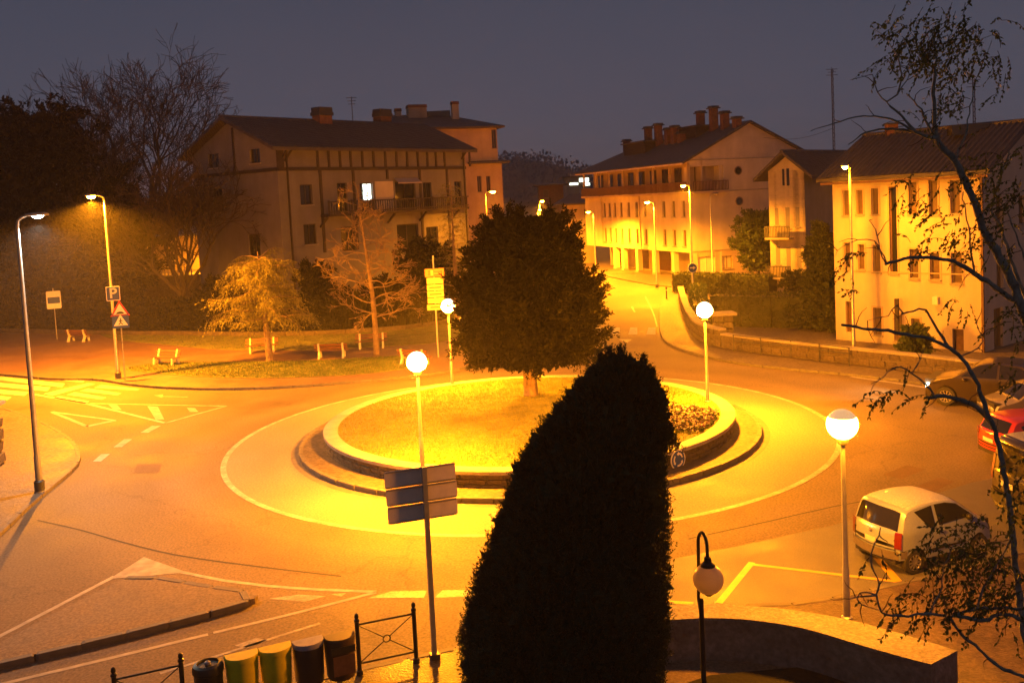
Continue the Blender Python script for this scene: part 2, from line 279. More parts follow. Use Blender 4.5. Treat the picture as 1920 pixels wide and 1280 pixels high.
class MB:
    def __init__(s): s.v = []; s.f = []
    def add(s, vs, fs):
        b = len(s.v); s.v += [tuple(p) for p in vs]; s.f += [tuple(i + b for i in q) for q in fs]; return s
    def quad(s, a, b, c, d): return s.add((a, b, c, d), ((0, 1, 2, 3),))
    def box(s, x0, x1, y0, y1, z0, z1, fn=None):
        vs = [(x, y, z) for z in (z0, z1) for y in (y0, y1) for x in (x0, x1)]
        if fn: vs = [fn(*p) for p in vs]
        return s.add(vs, ((0, 2, 3, 1), (4, 5, 7, 6), (0, 1, 5, 4), (2, 6, 7, 3), (0, 4, 6, 2), (1, 3, 7, 5)))
    def bar(s, a, b, w, h=None, up=(0, 0, 1)):
        a = Vector(a); b = Vector(b); h = h or w; d = (b - a).normalized(); u = Vector(up)
        if abs(d.dot(u)) > 0.98: u = Vector((0, 1, 0))
        sd = d.cross(u).normalized() * (w / 2); uu = sd.cross(d).normalized() * (h / 2)
        vs = [p + i * sd + j * uu for p in (a, b) for i, j in ((-1, -1), (1, -1), (1, 1), (-1, 1))]
        return s.add(vs, ((3, 2, 1, 0), (4, 5, 6, 7), (0, 1, 5, 4), (1, 2, 6, 5), (2, 3, 7, 6), (3, 0, 4, 7)))
    def tube(s, pts, rad, n=8, cap=True):
        pts = [Vector(p) for p in pts]; k = len(pts)
        if not hasattr(rad, '__len__'): rad = [rad] * k
        vs = []; fs = []; pu = None
        for i, p in enumerate(pts):
            t = (pts[min(i + 1, k - 1)] - pts[max(i - 1, 0)])
            t = t.normalized() if t.length > 1e-9 else Vector((0, 0, 1))
            if pu is None: pu = t.orthogonal().normalized()
            pu = (pu - t * pu.dot(t)); pu = pu.normalized() if pu.length > 1e-6 else t.orthogonal().normalized()
            w = t.cross(pu)
            for j in range(n):
                a = 2 * math.pi * j / n; vs.append(p + (pu * math.cos(a) + w * math.sin(a)) * rad[i])
        for i in range(k - 1):
            for j in range(n):
                a = i * n + j; b = i * n + (j + 1) % n; fs.append((a, b, b + n, a + n))
        if cap: fs.append(tuple(reversed(range(n)))); fs.append(tuple(range((k - 1) * n, k * n)))
        return s.add(vs, fs)
    def lathe(s, prof, n=24, c=(0, 0, 0), a0=0.0, a1=2 * math.pi):
        full = abs(a1 - a0 - 2 * math.pi) < 1e-6; m = n if full else n + 1; vs = []; fs = []
        for r, z in prof:
            for j in range(m):
                a = a0 + (a1 - a0) * j / n; vs.append((c[0] + r * math.cos(a), c[1] + r * math.sin(a), c[2] + z))
        for i in range(len(prof) - 1):
            for j in range(n):
                b = (j + 1) % m if full else j + 1
                fs.append((i * m + j, i * m + b, (i + 1) * m + b, (i + 1) * m + j))
        return s.add(vs, fs)
    def prism(s, poly, z0, z1, bottom=False):
        n = len(poly); A = sum(poly[i][0] * poly[(i + 1) % n][1] - poly[(i + 1) % n][0] * poly[i][1] for i in range(n))
        if A < 0: poly = poly[::-1]
        tri = tessellate_polygon([[Vector((p[0], p[1], 0)) for p in poly]])
        top = []
        for t in tri:
            a, b, c = [poly[i] for i in t]
            if (b[0] - a[0]) * (c[1] - a[1]) - (b[1] - a[1]) * (c[0] - a[0]) < 0: t = t[::-1]
            top.append(tuple(t))
        vs = [(p[0], p[1], z1) for p in poly] + [(p[0], p[1], z0) for p in poly]
        fs = top + [(i, i + n, (i + 1) % n + n, (i + 1) % n) for i in range(n)]
        return s.add(vs, fs)
    def sheet(s, poly, z):
        n = len(poly)
        tri = tessellate_polygon([[Vector((p[0], p[1], 0)) for p in poly]]); out = []
        for t in tri:
            a, b, c = [poly[i] for i in t]
            out.append(tuple(t) if (b[0] - a[0]) * (c[1] - a[1]) - (b[1] - a[1]) * (c[0] - a[0]) > 0 else tuple(t[::-1]))
        return s.add([(p[0], p[1], z) for p in poly], out)
    def mesh(s, name, off=Vector((0, 0, 0)), smooth=None):
        me = bpy.data.meshes.new(name)
        me.from_pydata([(p[0] - off[0], p[1] - off[1], p[2] - off[2]) for p in s.v], [], s.f); me.update()
        if smooth is not None:
            me.polygons.foreach_set('use_smooth', [True] * len(me.polygons))
            me.set_sharp_from_angle(angle=R(smooth))
        return me
    def build(s, name, m, parent=None, smooth=None, local=False):
        if parent is None and not local:
            xs = [p[0] for p in s.v]; ys = [p[1] for p in s.v]
            off = Vector(((min(xs) + max(xs)) / 2, (min(ys) + max(ys)) / 2, min(p[2] for p in s.v)))
        elif parent is not None and not local: off = WL[parent.name]
        else: off = Vector((0, 0, 0))
        me = s.mesh(name, off, smooth); me.materials.append(m)
        o = link(name, me, parent)
        if parent is None: o.location = off
        WL[o.name] = Vector(off); return o

def smooth_path(pts, step=0.8, closed=False):
    P = [Vector((p[0], p[1], p[2] if len(p) > 2 else 0)) for p in pts]; n = len(P); out = []
    for i in range(n if closed else n - 1):
        p0 = P[(i - 1) % n] if closed or i > 0 else P[0] * 2 - P[1]
        p1 = P[i]; p2 = P[(i + 1) % n]; p3 = P[(i + 2) % n] if closed or i + 2 < n else P[n - 1] * 2 - P[n - 2]
        k = max(1, int((p2 - p1).length / step))
        for j in range(k):
            t = j / k
            out.append(0.5 * ((2 * p1) + (p2 - p0) * t + (2 * p0 - 5 * p1 + 4 * p2 - p3) * t * t + (3 * p1 - p0 - 3 * p2 + p3) * t ** 3))
    if not closed: out.append(P[-1])
    return out
def resample(path, step, closed=False):
    P = list(path) + ([path[0]] if closed else []); d = [0.0]
    for a, b in zip(P, P[1:]): d.append(d[-1] + (b - a).length)
    n = max(1, round(d[-1] / step)); out = []; j = 0
    for i in range(n + 1):
        t = d[-1] * i / n
        while j < len(d) - 2 and d[j + 1] < t: j += 1
        s = (t - d[j]) / max(1e-9, d[j + 1] - d[j]); out.append(P[j].lerp(P[j + 1], s))
    return out

def block_mesh(name, ch, jit=0.0, seed=0, m=None):
    """unit block (1 x 1 x 1, centred) with chamfered edges and a little irregularity"""
    bm = bmesh.new(); bmesh.ops.create_cube(bm, size=1.0); rd = random.Random(seed)
    bmesh.ops.bevel(bm, geom=bm.edges[:], offset=ch, segments=1, affect='EDGES')
    for v in bm.verts: v.co += Vector((rd.uniform(-jit, jit), rd.uniform(-jit, jit), rd.uniform(-jit, jit)))
    me = bpy.data.meshes.new(name); bm.to_mesh(me); bm.free(); me.materials.append(m); return me
KERB_ME = [block_mesh('kerb_stone', 0.07, 0.02, i, M['kerb']) for i in range(4)]
STONE_ME = [block_mesh('stone', 0.14, 0.075, i, M['stone']) for i in range(10)]

def piece(name, me, parent, c, rz, sx, sy, sz, rx=0.0):
    o = link(name, me, parent); o.location = Vector(c) - WL[parent.name]; o.rotation_euler = (rx, 0, rz); o.scale = (sx, sy, sz); return o
def kerbs(parent, path, closed=False, z0=-0.05, z1=0.13, w=0.17, step=1.0, seed=1):
    rd = random.Random(seed); P = resample(path, step, closed)
    for a, b in zip(P, P[1:]):
        c = (a + b) / 2; d = b - a
        piece('kerb_stone', rd.choice(KERB_ME), parent, (c.x, c.y, (z0 + z1) / 2 + rd.uniform(-.006, .006)), math.atan2(d.y, d.x) + rd.uniform(-.006, .006), d.length * 0.965, w, z1 - z0)
def stones(parent, path, z0, z1, rows, avg, depth=0.16, closed=False, seed=2):
    """rubble courses along a path; the faces stand proud of a mortar core"""
    rd = random.Random(seed); P = list(path) + ([path[0]] if closed else [])
    cum = [0.0]
    for a, b in zip(P, P[1:]): cum.append(cum[-1] + (b - a).length)
    tot = cum[-1]
    def at(t):
        t = min(max(t, 0), tot - 1e-6); j = 0
        lo, hi = 0, len(cum) - 1
        while hi - lo > 1:
            mid = (lo + hi) // 2
            if cum[mid] <= t: lo = mid
            else: hi = mid
        s = (t - cum[lo]) / max(1e-9, cum[lo + 1] - cum[lo]); return P[lo].lerp(P[lo + 1], s), (P[lo + 1] - P[lo]).normalized()
    h = (z1 - z0) / rows
    for r in range(rows):
        t = rd.uniform(0, avg * .5) if not closed else 0.0
        while t < tot - avg * 0.3:
            l = min(avg * rd.uniform(0.6, 1.4), tot - t); p, d = at(t + l / 2)
            hh = h * rd.uniform(0.84, 1.0)
            piece('stone', rd.choice(STONE_ME), parent, (p.x, p.y, z0 + h * (r + 0.5) + rd.uniform(-.01, .01)), math.atan2(d.y, d.x) + rd.choice((0, math.pi)) + rd.uniform(-.05, .05), l * 0.96, depth * rd.uniform(.9, 1.25), hh * 0.95, rd.uniform(-.06, .06))
            t += l
def ribbon(mb, path, w, z, closed=False):
    P = list(path); n = len(P); L_ = []
    for i, p in enumerate(P):
        t = (P[(i + 1) % n] - P[(i - 1) % n]) if closed else (P[min(i + 1, n - 1)] - P[max(i - 1, 0)])
        nn = Vector((-t.y, t.x, 0)).normalized() * (w / 2); L_.append((p + nn, p - nn))
    for i in range(n if closed else n - 1):
        a, b = L_[i]; c, d = L_[(i + 1) % n]
        mb.quad((b.x, b.y, z), (d.x, d.y, z), (c.x, c.y, z), (a.x, a.y, z))
    return mb
def GP(pts, z=0.0): return [G(x, y, z) for x, y in pts]

# ================================================================== SETTING
gm = MB().sheet([(-900, -60), (900, -60), (900, 1500), (-900, 1500)], -0.02)
tag(gm.build('ground', M['ground']), kind='structure')
road = MB().sheet([(-70, 4), (70, 4), (70, 190), (-70, 190)], 0.0).build('road', M['asphalt'])
tag(road, kind='structure')

IC = Vector((0.36, 36.4, 0.0)); R_WALL, R_KERB, R_LINE = 7.75, 8.7, 11.42
def ring(r, n=160, a0=0.0, a1=2 * math.pi): return [IC + Vector((r * math.cos(a0 + (a1 - a0) * i / n), r * math.sin(a0 + (a1 - a0) * i / n), 0)) for i in range(n)]
def annulus(mb, r0, r1, z, n=160):
    A = ring(r0, n); B = ring(r1, n)
    for i in range(n):
        j = (i + 1) % n; mb.quad((A[i].x, A[i].y, z), (B[i].x, B[i].y, z), (B[j].x, B[j].y, z), (A[j].x, A[j].y, z))
    return mb
annulus(MB(), R_KERB - 0.05, R_LINE - 0.08, 0.005).build('apron', M['apron'], road)
annulus(MB(), R_LINE - 0.1, R_LINE + 0.1, 0.009).build('edge_line', M['wornpaint'], road)
annulus(MB(), R_KERB + 0.06, R_KERB + 0.36, 0.009).build('gutter', M['kerb'], road)

def mark(name, px, m='paint', z=0.006):
    return MB().sheet([(p.x, p.y) for p in GP(px)], z).build(name, M[m], road)
def line(name, px, w=0.14, m='paint', z=0.006, sm=True, step=0.7):
    P = GP(px); P = smooth_path(P, step) if sm else P
    return ribbon(MB(), P, w, z).build(name, M[m], road)
# crossing on the left and the hatching beside it
for q in ([(-60, 687), (160, 711), (155, 717), (-60, 694)], [(-60, 699), (122, 719), (116, 726), (-60, 706)], [(-60, 712), (95, 726), (88, 733), (-60, 720)],
          [(-60, 725), (54, 735), (46, 742), (-60, 732)], [(-60, 737), (22, 744), (14, 750), (-60, 744)]):
    mark('zebra_stripe', q)
for q in ([(81, 738), (165, 718), (178, 720), (98, 742)], [(190, 721), (262, 729), (256, 732), (176, 727)], [(165, 728), (228, 737), (220, 741), (150, 733)],
          [(140, 735), (200, 745), (190, 749), (125, 740)], [(112, 742), (168, 752), (160, 757), (100, 746)]):
    mark('hatch_bar', q)
line('edge_line', [(64, 739), (165, 757), (310, 793)], 0.2, sm=False)
line('edge_line', [(310, 793), (366, 777), (425, 761)], 0.18, sm=False)
line('edge_line', [(165, 756), (300, 759), (425, 761)], 0.16, 'wornpaint', sm=False)
for q in ([(203, 758), (220, 759), (228, 768), (214, 768)], [(276, 761), (296, 762), (308, 786), (292, 787)], [(350, 764), (366, 765), (372, 772), (356, 772)]): mark('hatch_bar', q)
line('give_way_triangle', [(97, 772), (163, 799)], 0.2, sm=False); line('give_way_triangle', [(163, 799), (216, 788)], 0.34, sm=False); line('give_way_triangle', [(216, 788), (97, 772)], 0.16, sm=False, z=0.0075)
line('lane_arrow', [(300, 743), (352, 744)], 0.12, 'wornpaint', sm=False); mark('lane_arrow', [(288, 741), (306, 739), (304, 746)], 'wornpaint', z=0.0075)
for q in ([(263, 811), (285, 798), (302, 798), (278, 811)], [(213, 838), (233, 823), (248, 823), (228, 838)], [(174, 865), (190, 851), (206, 851), (189, 865)]): mark('dash', q)
mark('repair_patch', [(250, 887), (257, 870), (303, 870), (298, 886)], 'patch')
# lower left: nose of the splitter island
mark('chevron', [(270, 1044), (352, 1073), (205, 1085)], 'paint', z=0.0075)
line('edge_line', [(215, 1080), (100, 1140), (0, 1192), (-80, 1235)], 0.14); line('edge_line', [(340, 1072), (420, 1088), (500, 1098), (600, 1105), (705, 1109)], 0.13)
line('edge_line', [(-60, 1297), (200, 1235), (390, 1189)], 0.13); line('edge_line', [(400, 1186), (550, 1150), (705, 1110)], 0.12)
mark('worn_chevron', [(505, 1122), (560, 1114), (612, 1117), (570, 1128)], 'wornpaint'); mark('worn_chevron', [(620, 1114), (650, 1111), (640, 1118)], 'wornpaint')
mark('give_way_bar', [(690, 1121), (735, 1108), (800, 1107), (795, 1120)], 'wornpaint'); mark('give_way_bar', [(815, 1120), (830, 1106), (900, 1106), (900, 1118)], 'wornpaint')
line('gutter_line', [(300, 1262), (430, 1222), (520, 1193), (600, 1168)], 0.09, 'wornpaint'); mark('worn_patch', [(440, 1210), (480, 1195), (500, 1200), (465, 1214)], 'wornpaint')
line('asphalt_joint', [(70, 975), (150, 993), (230, 1016), (330, 1040), (470, 1060), (640, 1080)], 0.07, 'tyre', z=0.004)
line('asphalt_joint', [(1290, 1010), (1450, 975), (1560, 950), (1700, 925)], 0.05, 'tyre', z=0.004)
# far street
for x0, x1 in ((1112, 1128), (1144, 1162), (1178, 1195), (1212, 1229)): mark('zebra_stripe', [(x0, 627), (x0 + 4, 614), (x1, 614), (x1, 627)])
mark('give_way_triangle', [(1160, 636), (1185, 636), (1176, 643)], 'wornpaint')
line('edge_line', [(1232, 612), (1226, 590), (1218, 572), (1210, 556)], 0.10, 'wornpaint'); line('lane_line', [(1185, 575), (1190, 585)], 0.14, 'wornpaint', sm=False)
line('edge_line', [(1595, 706), (1740, 727), (1920, 756), (2100, 790)], 0.22, 'paint')
# parking bays on the right
bay = MB().sheet([(p.x, p.y) for p in GP([(1200, 1060), (1400, 1020), (1560, 985), (1820, 905), (2100, 840), (2100, 1080), (1700, 1115), (1500, 1150), (1200, 1160)])], 0.003); bay.build('parking_bay', M['parking'], road)
line('bay_line', [(1348, 1130), (1410, 1054)], 0.16, 'ypaint', z=0.008, sm=False); line('bay_line', [(1402, 1057), (1690, 1091)], 0.13, 'ypaint', z=0.0095, sm=False)
line('bay_line', [(1685, 1092), (1640, 1040)], 0.2, 'ypaint', z=0.011, sm=False); line('bay_line', [(1225, 1126), (1300, 1131)], 0.14, 'ypaint', z=0.008, sm=False)
mark('repair_patch', [(1655, 890), (1700, 872), (1735, 880), (1690, 898)], 'patch'); mark('repair_patch', [(1710, 915), (1760, 895), (1790, 903), (1745, 925)], 'patch')

def pavement(name, kerb_px, extra, m, z=0.12, seed=1, step=1.0, sm=True):
    k = GP(kerb_px); k = smooth_path(k, 0.5) if sm else k
    poly = [(p.x, p.y) for p in k] + [tuple(e) for e in extra]
    o = MB().prism(poly, -0.04, z).build(name, M[m]); tag(o, kind='structure')
    kerbs(o, k, z1=z + 0.01, seed=seed, step=step); return o
# the park side, from the crossing round to the far street
park = pavement('park_pavement', [(-120, 702), (-20, 703), (100, 712), (178, 713), (240, 722), (300, 728), (390, 731), (480, 730), (560, 726), (640, 720), (760, 709), (860, 694), (940, 670), (1000, 640), (1060, 600), (1095, 570), (1108, 552)],
    [(6, 112), (0, 170), (-70, 170), (-70, 62)], 'redpave', seed=3)
left_pav = pavement('corner_pavement', [(-120, 1115), (-60, 1058), (0, 1003), (60, 946), (110, 905), (140, 878), (148, 858), (135, 832), (105, 810), (60, 788), (0, 768), (-90, 750)], [(-40, 46), (-40, 24)], 'paving', seed=4)
right_pav = pavement('far_pavement', [(1256, 545), (1240, 570), (1238, 600), (1242, 630), (1256, 647), (1290, 661), (1340, 674), (1400, 685), (1500, 696), (1600, 705), (1740, 722), (1920, 746), (2100, 772)], [(40, 36), (60, 36), (60, 110), (20, 110)], 'paving', seed=5)
arc = MB().prism([(2, 126), (9.0, 116), (10.6, 104), (13.5, 92.5), (15.3, 89), (19, 92), (19.4, 99), (11, 124), (8, 130)], -0.04, 0.11).build('arcade_pavement', M['paving']); tag(arc, kind='structure')
islet = pavement('splitter_island', [(-120, 1283), (0, 1252), (120, 1224), (240, 1195), (360, 1164), (440, 1143), (478, 1131), (484, 1124), (470, 1119), (420, 1113), (350, 1101), (278, 1089), (235, 1092)], [(p.x, p.y) for p in GP([(100, 1160), (0, 1215), (-120, 1262)])], 'asphalt', z=0.13, seed=6, step=0.9, sm=False)
near_k = [(-250, 1490), (220, 1378), (347, 1348), (672, 1265), (780, 1243), (860, 1224), (960, 1195), (1080, 1165), (1265, 1140)]
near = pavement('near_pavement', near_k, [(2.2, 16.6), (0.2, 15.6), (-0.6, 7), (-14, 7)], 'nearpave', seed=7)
litter = pavement('leafy_pavement', [(1400, 1143), (1505, 1139), (1594, 1122), (1700, 1098), (1800, 1074), (1920, 1040), (2100, 1000)], [(22, 22), (22, 8), (5.9, 8), (5.9, 16.2)], 'litter', seed=8, z=0.1)
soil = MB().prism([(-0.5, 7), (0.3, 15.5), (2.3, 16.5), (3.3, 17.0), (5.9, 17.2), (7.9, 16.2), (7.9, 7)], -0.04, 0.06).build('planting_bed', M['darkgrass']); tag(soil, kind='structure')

# ------------------------------------------------------------------ leaves, blades
def leaf_quads(c, d, length, width, twist=None):
    """diamond leaves: centres (N,3), directions (N,3), length (N,) and width (N,)"""
    c = np.asarray(c); d = np.asarray(d); n = len(c)
    d = d / np.maximum(np.linalg.norm(d, axis=1, keepdims=True), 1e-6)
    r = rng.normal(size=(n, 3)); s = np.cross(d, r); s /= np.maximum(np.linalg.norm(s, axis=1, keepdims=True), 1e-6)
    l = np.broadcast_to(length, (n,))[:, None]; w = np.broadcast_to(width, (n,))[:, None]
    v = np.empty((n, 4, 3)); v[:, 0] = c; v[:, 1] = c + d * l * 0.45 + s * w * 0.5; v[:, 2] = c + d * l; v[:, 3] = c + d * l * 0.45 - s * w * 0.5
    return v.reshape(-1, 3), np.arange(n * 4).reshape(n, 4)
def leaf_object(name, v, f, m, parent=None):
    v = np.asarray(v, dtype=np.float64)
    off = np.array(WL[parent.name]) if parent is not None else np.array([v[:, 0].mean(), v[:, 1].mean(), v[:, 2].min()])
    me = fast_mesh(name, v - off, f); me.materials.append(m); o = link(name, me, parent)
    if parent is None: o.location = off
    WL[o.name] = Vector(off); return o
def grass_on(name, pts, h, m, parent=None):
    n = len(pts); a = rng.uniform(0, 2 * np.pi, n); t = rng.uniform(0.3, 1.3, n)
    d = np.stack([np.cos(a) * t, np.sin(a) * t, np.ones(n)], 1)
    v, f = leaf_quads(pts, d, h * rng.uniform(0.5, 1.3, n), h * 0.22)
    return leaf_object(name, v, f, m, parent)

# ------------------------------------------------------------------ the planted island
isl = thing('roundabout_island', 'round raised island with low rubble wall and bright lawn in the road', 'traffic island', (IC.x, IC.y, 0))
pav = annulus(MB(), R_WALL - 0.2, R_KERB, 0.17).build('paved_ring', M['ringpave'], isl)
kerbs(isl, [p for p in ring(R_KERB, 200)], closed=True, z1=0.18, seed=9)
core = MB().lathe([(R_WALL - 0.06, 0.05), (R_WALL - 0.06, 0.60), (7.05, 0.60)], 160, (IC.x, IC.y, 0)).build('mortar_core', M['mortar'], isl)
stones(isl, [p + Vector((0, 0, 0)) for p in ring(R_WALL - 0.07, 200)], 0.12, 0.60, 3, 0.52, 0.17, closed=True, seed=12)
nseg = 36
for i in range(nseg):                          # coping slabs
    a0 = 2 * math.pi * i / nseg; a1 = 2 * math.pi * (i + 1) / nseg - 0.0015
    m_ = MB().lathe([(7.30, 0.60), (7.31, 0.715), (7.34, 0.725), (7.81, 0.725), (7.84, 0.71), (7.84, 0.60), (7.30, 0.60)], 5, (IC.x, IC.y, 0), a0, a1)
    m_.build('coping_slab', M['coping'], isl, smooth=35)
lawn_v = []; NR = 26
lm = MB(); prof = [(7.32 * i / NR, 0.70 + 0.16 * (1 - (i / NR) ** 2)) for i in range(NR, -1, -1)]
lm.lathe(prof[:-1] + [(0.01, prof[-1][1])], 90, (IC.x, IC.y, 0)); lm.build('lawn', M['grass'], isl, smooth=60)
n = 60000; rr = 7.28 * np.sqrt(rng.uniform(0, 1, n)); aa = rng.uniform(0, 2 * np.pi, n)
gp = np.stack([IC.x + rr * np.cos(aa), IC.y + rr * np.sin(aa), 0.69 + 0.16 * (1 - (rr / 7.32) ** 2)], 1)
tag(grass_on('grass_blades', gp, 0.085, M['blade'], isl), kind='stuff')
# flower bed on the right rim
fc = G(1292, 788, 0.72); n = 1500
fx = fc.x + rng.normal(0, 0.85, n); fy = fc.y + rng.normal(0, 1.0, n)
keep = ((fx - IC.x) ** 2 + (fy - IC.y) ** 2 < 7.2 ** 2) & (np.hypot((fx - fc.x) / 1.5, (fy - fc.y) / 2.0) < 1); fx, fy = fx[keep], fy[keep]
clump = np.sin(fx * 5.1) * np.cos(fy * 4.3)
fz = 0.72 + 0.16 * np.maximum(0, clump) + rng.uniform(0.02, 0.16, len(fx))
base = np.stack([fx, fy, fz], 1); a = rng.uniform(0, 2 * np.pi, len(fx))
bedo = thing('flower_bed', 'patch of pale and purple flowers on the rim of the raised island', 'flowers', (fc.x, fc.y, 0.7))
for nm, mm, sel in (('pale_flowers', 'petal_w', rng.uniform(size=len(fx)) < 0.45), ('purple_flowers', 'petal_p', None)):
    if sel is None: sel = ~prev
    prev = sel; bb = np.repeat(base[sel], 5, 0); ang = rng.uniform(0, 2 * np.pi, len(bb))
    v, f = leaf_quads(bb, np.stack([np.cos(ang), np.sin(ang), rng.uniform(-.1, .8, len(bb))], 1), 0.075, 0.06); tag(leaf_object(nm, v, f, M[mm], bedo), kind='stuff')
bb = np.repeat(base, 6, 0) - np.array([0, 0, 0.1]); ang = rng.uniform(0, 2 * np.pi, len(bb))
v, f = leaf_quads(bb + rng.normal(0, .04, bb.shape), np.stack([np.cos(ang), np.sin(ang), rng.uniform(0, 1, len(bb))], 1), 0.12, 0.05); tag(leaf_object('leaves', v, f, M['leaf'], bedo), kind='stuff')

# ------------------------------------------------------------------ park lawns
lawn1 = [(p.x, p.y) for p in smooth_path(GP([(236, 692), (300, 700), (390, 707), (500, 709), (600, 706), (690, 700), (765, 690), (800, 676), (770, 668), (690, 671), (600, 676), (500, 678), (400, 679), (300, 681)], 0.13), 0.7, closed=True)]
lawn2 = [(p.x, p.y) for p in smooth_path(GP([(200, 632), (300, 645), (420, 655), (560, 656), (700, 650), (830, 640), (900, 610), (900, 590), (700, 600), (500, 606), (300, 606), (160, 600)], 0.13), 1.0, closed=True)]
for poly, cnt in ((lawn1, 26000), (lawn2, 20000)):
    lo = MB().prism(poly, 0.02, 0.15).build('lawn', M['grass']); tag(lo, kind='structure')
    P2 = np.array(poly); mn, mx_ = P2.min(0), P2.max(0); pts = rng.uniform(mn, mx_, (cnt * 3, 2)); ins = np.zeros(len(pts), bool); j = len(P2) - 1
    for i in range(len(P2)):
        xi, yi = P2[i]; xj, yj = P2[j]
        ins ^= ((yi > pts[:, 1]) != (yj > pts[:, 1])) & (pts[:, 0] < (xj - xi) * (pts[:, 1] - yi) / (yj - yi + 1e-12) + xi); j = i
    pts = pts[ins][:cnt]
    tag(grass_on('grass_blades', np.c_[pts, np.full(len(pts), 0.145)], 0.10, M['parkblade'], lo), kind='stuff')

# ================================================================== WALLS ALONG THE STREET
def street_wall(name, label, px, h, avg, rows, px_z=0.12, th=0.4, seed=3, cop=0.1):
    P = resample(smooth_path(GP(px, px_z), 0.4), 0.45)
    c0 = P[len(P) // 2]; t = thing(name, label, 'wall', (c0.x, c0.y, px_z - 0.02))
    back = []
    for i, p in enumerate(P):
        d = P[min(i + 1, len(P) - 1)] - P[max(i - 1, 0)]; nn = Vector((d.y, -d.x, 0)).normalized()
        if nn.dot(Vector((CAM.x, CAM.y, 0)) - p) > 0: nn = -nn
        back.append(p + nn * th)
    inn = [p.lerp(b, 0.12) for p, b in zip(P, back)]
    MB().prism([(p.x, p.y) for p in inn] + [(p.x, p.y) for p in reversed(back)], px_z - 0.05, px_z + h).build('mortar_core', M['mortar'], t)
    stones(t, [p.lerp(b, 0.14) for p, b in zip(P, back)], px_z, px_z + h, rows, avg, 0.14, seed=seed)
    k = 3
    for i in range(0, len(P) - 1, k):
        j = min(i + k, len(P) - 1)
        f = [P[q].lerp(back[q], -0.1) for q in range(i, j + 1)]; b = [P[q].lerp(back[q], 1.1) for q in range(i, j + 1)]
        f[-1] = f[-1].lerp(f[-2], 0.02); b[-1] = b[-1].lerp(b[-2], 0.02)
        MB().prism([(p.x, p.y) for p in f] + [(p.x, p.y) for p in reversed(b)], px_z + h, px_z + h + cop).build('coping_slab', M['coping'], t)
    return t
street_wall('stone_wall', 'long low stone wall with pale coping along the right pavement', [(1352, 652), (1420, 662), (1500, 672), (1620, 686), (1740, 700), (1860, 716), (2050, 744)], 0.72, 0.55, 2, seed=5)
street_wall('stone_wall', 'curved stone wall with pale coping climbing beside the far street', [(1272, 560), (1278, 585), (1288, 612), (1304, 634), (1328, 645), (1350, 651)], 0.95, 0.6, 3, seed=6)
# stone gate post between the two walls
gp_ = G(1352, 644, 0.12); t = thing('gate_post', 'squat stone gate post where the two stone walls meet', 'gate post', (gp_.x + .3, gp_.y + 0.75, 0.1))
w = WL[t.name]
for i in range(4):
    for sx in (-1, 1):
        piece('stone', STONE_ME[i * 2 + (sx > 0)], t, (w.x + sx * 0.27, w.y, 0.1 + 0.21 + i * 0.4), 0, 0.54, 0.95, 0.4)
MB().box(w.x - 0.72, w.x + 0.72, w.y - 0.62, w.y + 0.62, 1.7, 1.84).build('coping_slab', M['coping'], t)

# iron railing behind the wall
rl = GP([(1375, 632), (1432, 638), (1492, 643), (1545, 650), (1592, 656)], 0.9)
t = thing('railing', 'thin dark handrail with two rails running behind the stone wall', 'railing', (rl[2].x, rl[2].y, 0.1))
for h in (1.02, 0.72): MB().tube([(p.x, p.y, h) for p in rl], 0.025, 6).build('rail', M['darkmetal'], t)
for p in resample(rl, 1.9): MB().tube([(p.x, p.y, 0.1), (p.x, p.y, 1.04)], 0.028, 6).build('post', M['darkmetal'], t)

# curved rendered wall in the foreground
Zt = 0.85
fr = smooth_path(GP([(1180, 1166), (1265, 1160), (1340, 1157), (1420, 1162), (1510, 1177), (1600, 1203), (1680, 1226), (1745, 1243)], Zt), 0.12)
bk = smooth_path(GP([(1180, 1138), (1265, 1133), (1340, 1131), (1420, 1136), (1510, 1146), (1600, 1163), (1700, 1190), (1795, 1219)], Zt), 0.12)
t = thing('planter_wall', 'curved rendered planter wall with a broad pale top in the foreground', 'wall', (fr[-1].x, fr[-1].y, 0))
MB().prism([(p.x, p.y) for p in fr] + [(p.x, p.y) for p in reversed(bk)], -0.05, Zt - 0.06).build('wall_body', M['nearwall'], t)
ff = [p.lerp(bk[min(i, len(bk) - 1)], -0.03) for i, p in enumerate(fr)]
MB().prism([(p.x, p.y) for p in ff] + [(p.x, p.y) for p in reversed(bk)], Zt - 0.06, Zt).build('coping', M['nearcoping'], t)

# ================================================================== BUILDINGS
class Wall:
    """vertical wall plane: origin, unit direction to the right as seen from outside, outward normal"""
    def __init__(s, o, d):
        s.o = Vector((o[0], o[1], 0)); s.d = Vector((d[0], d[1], 0)).normalized(); s.n = Vector((s.d.y, -s.d.x, 0))
    def uv(s, px, py):
        r = ray(px, py); t = (s.o - CAM).dot(s.n) / r.dot(s.n); p = CAM + r * t; return (p - s.o).dot(s.d), p.z
    def pt(s, u, z, off=0.0): return s.o + s.d * u + s.n * off + Vector((0, 0, z))
    def rect(s, x0, y0, x1, y1):
        c = [s.uv(x0, y0), s.uv(x1, y0), s.uv(x1, y1), s.uv(x0, y1)]
        return ((c[0][0] + c[3][0]) / 2, (c[1][0] + c[2][0]) / 2, (c[2][1] + c[3][1]) / 2, (c[0][1] + c[1][1]) / 2)
    def box(s, mb, u0, u1, z0, z1, o0, o1): return mb.box(u0, u1, o0, o1, z0, z1, lambda u, o, z: s.pt(u, z, o))

